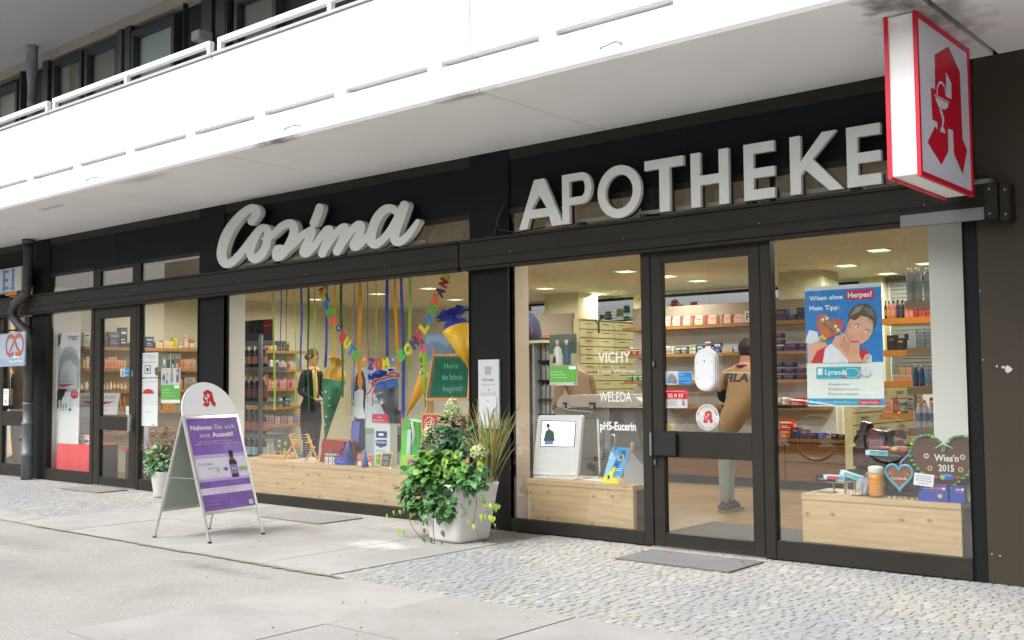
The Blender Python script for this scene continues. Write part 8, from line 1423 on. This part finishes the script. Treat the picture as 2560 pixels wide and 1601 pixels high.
# small planter by the left shop
sp = (-10.72, -.30); SPT = Grp('flower_pot', 'small white conical flower pot behind the advertising board', 'flower pot', (*sp, 0)); SPT.part('pot', lambda b: b.lathe([(.085, .004), (.095, .02), (.135, .27), (.14, .29), (.125, .29), (.12, .25)], POT, (*sp, 0), 22)); SPT.part('soil', lambda b: b.lathe([(.001, .255), (.118, .26)], SOIL, (*sp, 0), 14, cap=False))
b = MB(); cloud(b, (sp[0] - .02, sp[1] - .02, .42), (.17, .15, .15), 420, 'grey', 'round', .05, 41, .4); cloud(b, (sp[0] - .06, sp[1] - .1, .30), (.12, .08, .08), 60, 'grey', 'point', .05, 42, .4); tag(b.build('leafy_plant'), 'pale grey green leafy plant in the small white pot', 'plant')
b = MB(); cloud(b, (sp[0] + .03, sp[1], .64), (.2, .14, .13), 170, 'rust', 'point', .045, 43, .2); cloud(b, (sp[0] - .22, sp[1] - .05, .56), (.12, .08, .09), 70, 'rust', 'point', .035, 44, .2); cloud(b, (sp[0] - .1, sp[1], .76), (.22, .1, .06), 50, 'rust', 'point', .03, 45, .2)
r_ = random.Random(8)
for k in range(16): a = r_.uniform(-1, 1); b.tube([(sp[0], sp[1], .28), (sp[0] + a * .12, sp[1], .5), (sp[0] + a * .3, sp[1] + r_.uniform(-.08, .06), .62 + .2 * (1 - abs(a)) * r_.random())], .002, tw, 4)
tag(b.build('twiggy_shrub'), 'reddish green twiggy shrub above the small white pot', 'shrub')
b = MB(); r_ = random.Random(31); GD = mat('grit_dark', '#55524e', .9); GW = mat('grit_pale', '#c2c0ba', .9); GB_ = mat('grit_brown', '#7a6248', .9)
for k in range(520):
    x = r_.uniform(-10.5, -1.5) if k % 3 else r_.uniform(-14, -10); y = -.05 - 4.6 * r_.random() ** 1.3; s_ = r_.uniform(.003, .009) * (1.0 if k % 9 else 1.9); z = .0035 if k % 9 == 0 else .004; m = (GD if k % 9 == 0 else r_.choice((GD, GW, GW, GB_))); n = 6
    b.add([(x + s_ * r_.uniform(.7, 1.1) * math.cos(6.283 * j / n), y + s_ * r_.uniform(.7, 1.1) * math.sin(6.283 * j / n), z) for j in range(n)] + [(x, y, z + (.0006 if k % 9 == 0 else s_ * .7))], [(j, (j + 1) % n, n) for j in range(n)], m)
tag(b.build('grit'), 'scattered grit and small litter specks on the pavement', 'grit', kind='stuff')
# ---------------------------------------------------------------- trees and house added to shape the glass reflections; bush behind the rear blinds
def tree(x, y, h, seed, label, pal=('#27401f', '#33522a', '#1e351b')):
    t = thing('tree', label, 'tree', (x, y, 0), 0, 'trees added across the street for reflections'); r_ = random.Random(seed); bk = mat('bark', '#4a4036', .9, bump=.5, bs=20); b = MB(); b.tube([(0, 0, 0), (.05, 0, h * .3), (0, .05, h * .55)], [.17, .13, .07], bk, 8)
    for k in range(5): a = k * 1.26; b.tube([(0, 0, h * .32 + .15 * k), (math.cos(a) * h * .16, math.sin(a) * h * .16, h * .55 + .1 * k)], [.07, .02], bk, 6)
    b.build('trunk', t); b = MB(); ms = [mat('far_leaf_%s' % c, c, .7) for c in pal]
    for q in range(9):
        c = Vector((r_.uniform(-1, 1) * h * .2, r_.uniform(-1, 1) * h * .2, h * (.5 + .36 * r_.random()))); R_ = h * r_.uniform(.1, .17)
        for _ in range(130): v = Vector((r_.gauss(0, 1), r_.gauss(0, 1), r_.gauss(0, 1))).normalized() * R_ * r_.uniform(.5, 1.1); p = c + v; s_ = .16; a = v.cross(Vector((r_.random(), r_.random(), 1))).normalized() * s_; e = v.cross(a).normalized() * s_; b.add([tuple(p + a), tuple(p + e), tuple(p - a), tuple(p - e)], [(0, 1, 2, 3)], r_.choice(ms))
    b.build('crown', t)
for k, (x, y, h) in enumerate(((-32, -21, 7.5), (-25, -22, 8.5), (-18.5, -20, 7), (-12, -21, 8), (-5, -22, 7.5), (-38, -24, 9))): tree(x, y, h, 60 + k, 'street tree added behind the camera for the glass reflections, ' + ['left end', 'second', 'third', 'fourth', 'right end', 'farthest'][k])
AP = Grp('reflection_building', 'pale rendered building added across the street for the glass reflections', 'building', (-20, -30, 0)); AP.box('wall', -60, -34, -.01, 20, -30, 9, mat('pale_render', '#8f8c85', .8, var=.08, vs=.6))
for i in range(14):
    for z in (1.2, 4.2): AP.box('window', -56 + 5 * i, -29.99, z, -54 + 5 * i, -29.95, z + 1.7, mat('far_glass', (.03, .035, .04), .1))
bl = MB(); r_ = random.Random(77)
for _ in range(420):
    p = (r_.uniform(-12.5, -6.2), 8.2 + r_.random() * .8, r_.uniform(1.0, 2.45) - .2 * math.sin(_)); s_ = .07; bl.add([(p[0] - s_, p[1], p[2] - s_), (p[0] + s_, p[1] + .03, p[2] - s_), (p[0] + s_, p[1], p[2] + s_), (p[0] - s_, p[1] + .03, p[2] + s_)], [(0, 1, 2, 3)], mat(['yard_green', 'yard_red', 'yard_lime'][_ % 3], ['#3f6a2a', '#b03a30', '#8a9a3a'][_ % 3], .7))
YB = Grp('yard_bush', 'green bush with red flowers outside the rear shop blinds', 'bush', (-9.5, 8.6, 0)); yo = bl.build('foliage', YB.e, loc=(9.5, -8.6, 0)); YB.part('stem', lambda b: b.tube([(-9.5, 8.6, 0), (-9.5, 8.6, 1.5)], .05, mat('bark', '#4a4036', .9), 6))

# parked bicycles and a car by the kerb behind the camera: only their reflections show
def bike(x, y, rz, label, c):
    g = thing('bicycle', label, 'bicycle', (x, y, 0), rz, 'bicycles parked behind the camera'); F = mat('frame_' + c[1:], c, .3, .3); T_ = mat('tyre', (.02, .02, .02), .8)
    for wx in (-.53, .53):
        b = MB(); b.tube([(wx + .33 * math.cos(t), 0, .35 + .33 * math.sin(t)) for t in np.linspace(0, 2 * math.pi, 29)], .017, T_, 6, cap=False); b.tube([(wx + .305 * math.cos(t), 0, .35 + .305 * math.sin(t)) for t in np.linspace(0, 2 * math.pi, 29)], .009, ALU, 5, cap=False)
        for k in range(12): b.tube([(wx, 0, .35), (wx + .3 * math.cos(k * .5236), 0, .35 + .3 * math.sin(k * .5236))], .0018, ALU, 3)
        b.build('wheel', g)
        b = MB(); b.tube([(wx + .365 * math.cos(t), 0, .35 + .365 * math.sin(t)) for t in np.linspace(.5, 2.8, 12)], .016, ALU, 5); b.build('mudguard', g)
    b = MB(); [b.tube([p, q], .016, F, 6) for p, q in (((-.53, 0, .35), (-.15, 0, .30)), ((-.53, 0, .35), (-.22, 0, .82)), ((-.15, 0, .30), (-.24, 0, .92)), ((-.15, 0, .30), (.38, 0, .78)), ((-.2, 0, .62), (.38, 0, .84)), ((.36, 0, .95), (.53, 0, .35)))]; b.build('frame', g)
    b = MB(); b.tube([(.35, 0, .95), (.35, 0, 1.05)], .014, ALU, 6); b.tube([(.2, -.28, 1.03), (.33, -.2, 1.06), (.36, 0, 1.05), (.33, .2, 1.06), (.2, .28, 1.03)], .012, ALU, 6); b.build('handlebar', g)
    b = MB(); b.ball((-.26, 0, .95), .1, T_, 8, (1.2, .7, .35)); b.build('saddle', g)
bike(-9.4, -8.6, rad(4), 'silver bicycle reflected in the door glass', '#b8bcc0'); bike(-6.4, -8.5, rad(-5), 'dark green bicycle reflected in the right window', '#8aa090')
CR = Grp('parked_car', 'dark estate car parked behind the bicycles, seen as a reflection', 'car', (-9.5, -11.5, 0)); CB = mat('car_paint', (.03, .035, .045), .2, .3, coat=1); CG = mat('car_glass', (.01, .012, .014), .05)
sil = [(-2.15, .3), (2.15, .3), (2.2, .62), (1.9, .82), (.95, .95), (.3, 1.40), (-1.6, 1.44), (-2.1, 1.0), (-2.2, .6)]
CR.part('body', lambda b: (setattr(b, 'T', Matrix.Identity(4)), b.prism([(x, z) for x, z in sil], -.85, .85, CB)), bevel=.06)
for s_ in (-1, 1):
    CR.part('side_window', lambda b: (setattr(b, 'T', Matrix.Identity(4)), b.box(-1.5, s_ * .852, .98, .3, s_ * .858, 1.32, CG)))
    for wx in (-1.35, 1.35): CR.part('wheel', lambda b: (setattr(b, 'T', TM((wx, s_ * .8, .32), rx=rad(90))), b.lathe([(.2, -.1), (.32, -.09), (.32, .09), (.2, .1)], mat('tyre', (.02, .02, .02), .8), n=24), b.lathe([(.19, -.11), (.19, .11)], ALU, n=16)))
# ---------------------------------------------------------------- look-alikes in a row: say which one it is
NUM = ['first', 'second', 'third', 'fourth', 'fifth', 'sixth', 'seventh', 'eighth', 'ninth', 'tenth', 'eleventh', 'twelfth']
def sx(o): v = RM @ (np.array(o.matrix_basis.translation) - CAM); return v[0] / v[2] * FPX
sets = {}
for o in bpy.data.objects:
    if o.parent is None and 'label' in o and o.get('kind') is None: sets.setdefault(o['label'], []).append(o)
for lab, os_ in sets.items():
    if len(os_) < 2: continue
    cols = []
    for o in sorted(os_, key=sx):
        if cols and abs(sx(cols[-1][0]) - sx(o)) < 1.5 and abs(cols[-1][0].location.z - o.location.z) > .02: cols[-1].append(o)
        else: cols.append([o])
    n = len(cols)
    for i, c in enumerate(cols):
        side = '' if n == 1 else ('leftmost' if i == 0 else ('rightmost' if i == n - 1 else NUM[i] + ' from left'))
        c.sort(key=lambda q: q.location.z)
        for k, o in enumerate(c):
            hgt = '' if len(c) == 1 else ('lowest' if k == 0 else ('topmost' if k == len(c) - 1 else 'middle'))
            if hgt and not side: hgt += ' one'
            o['label'] = lab + ', ' + ' '.join(q for q in (side, hgt) if q)
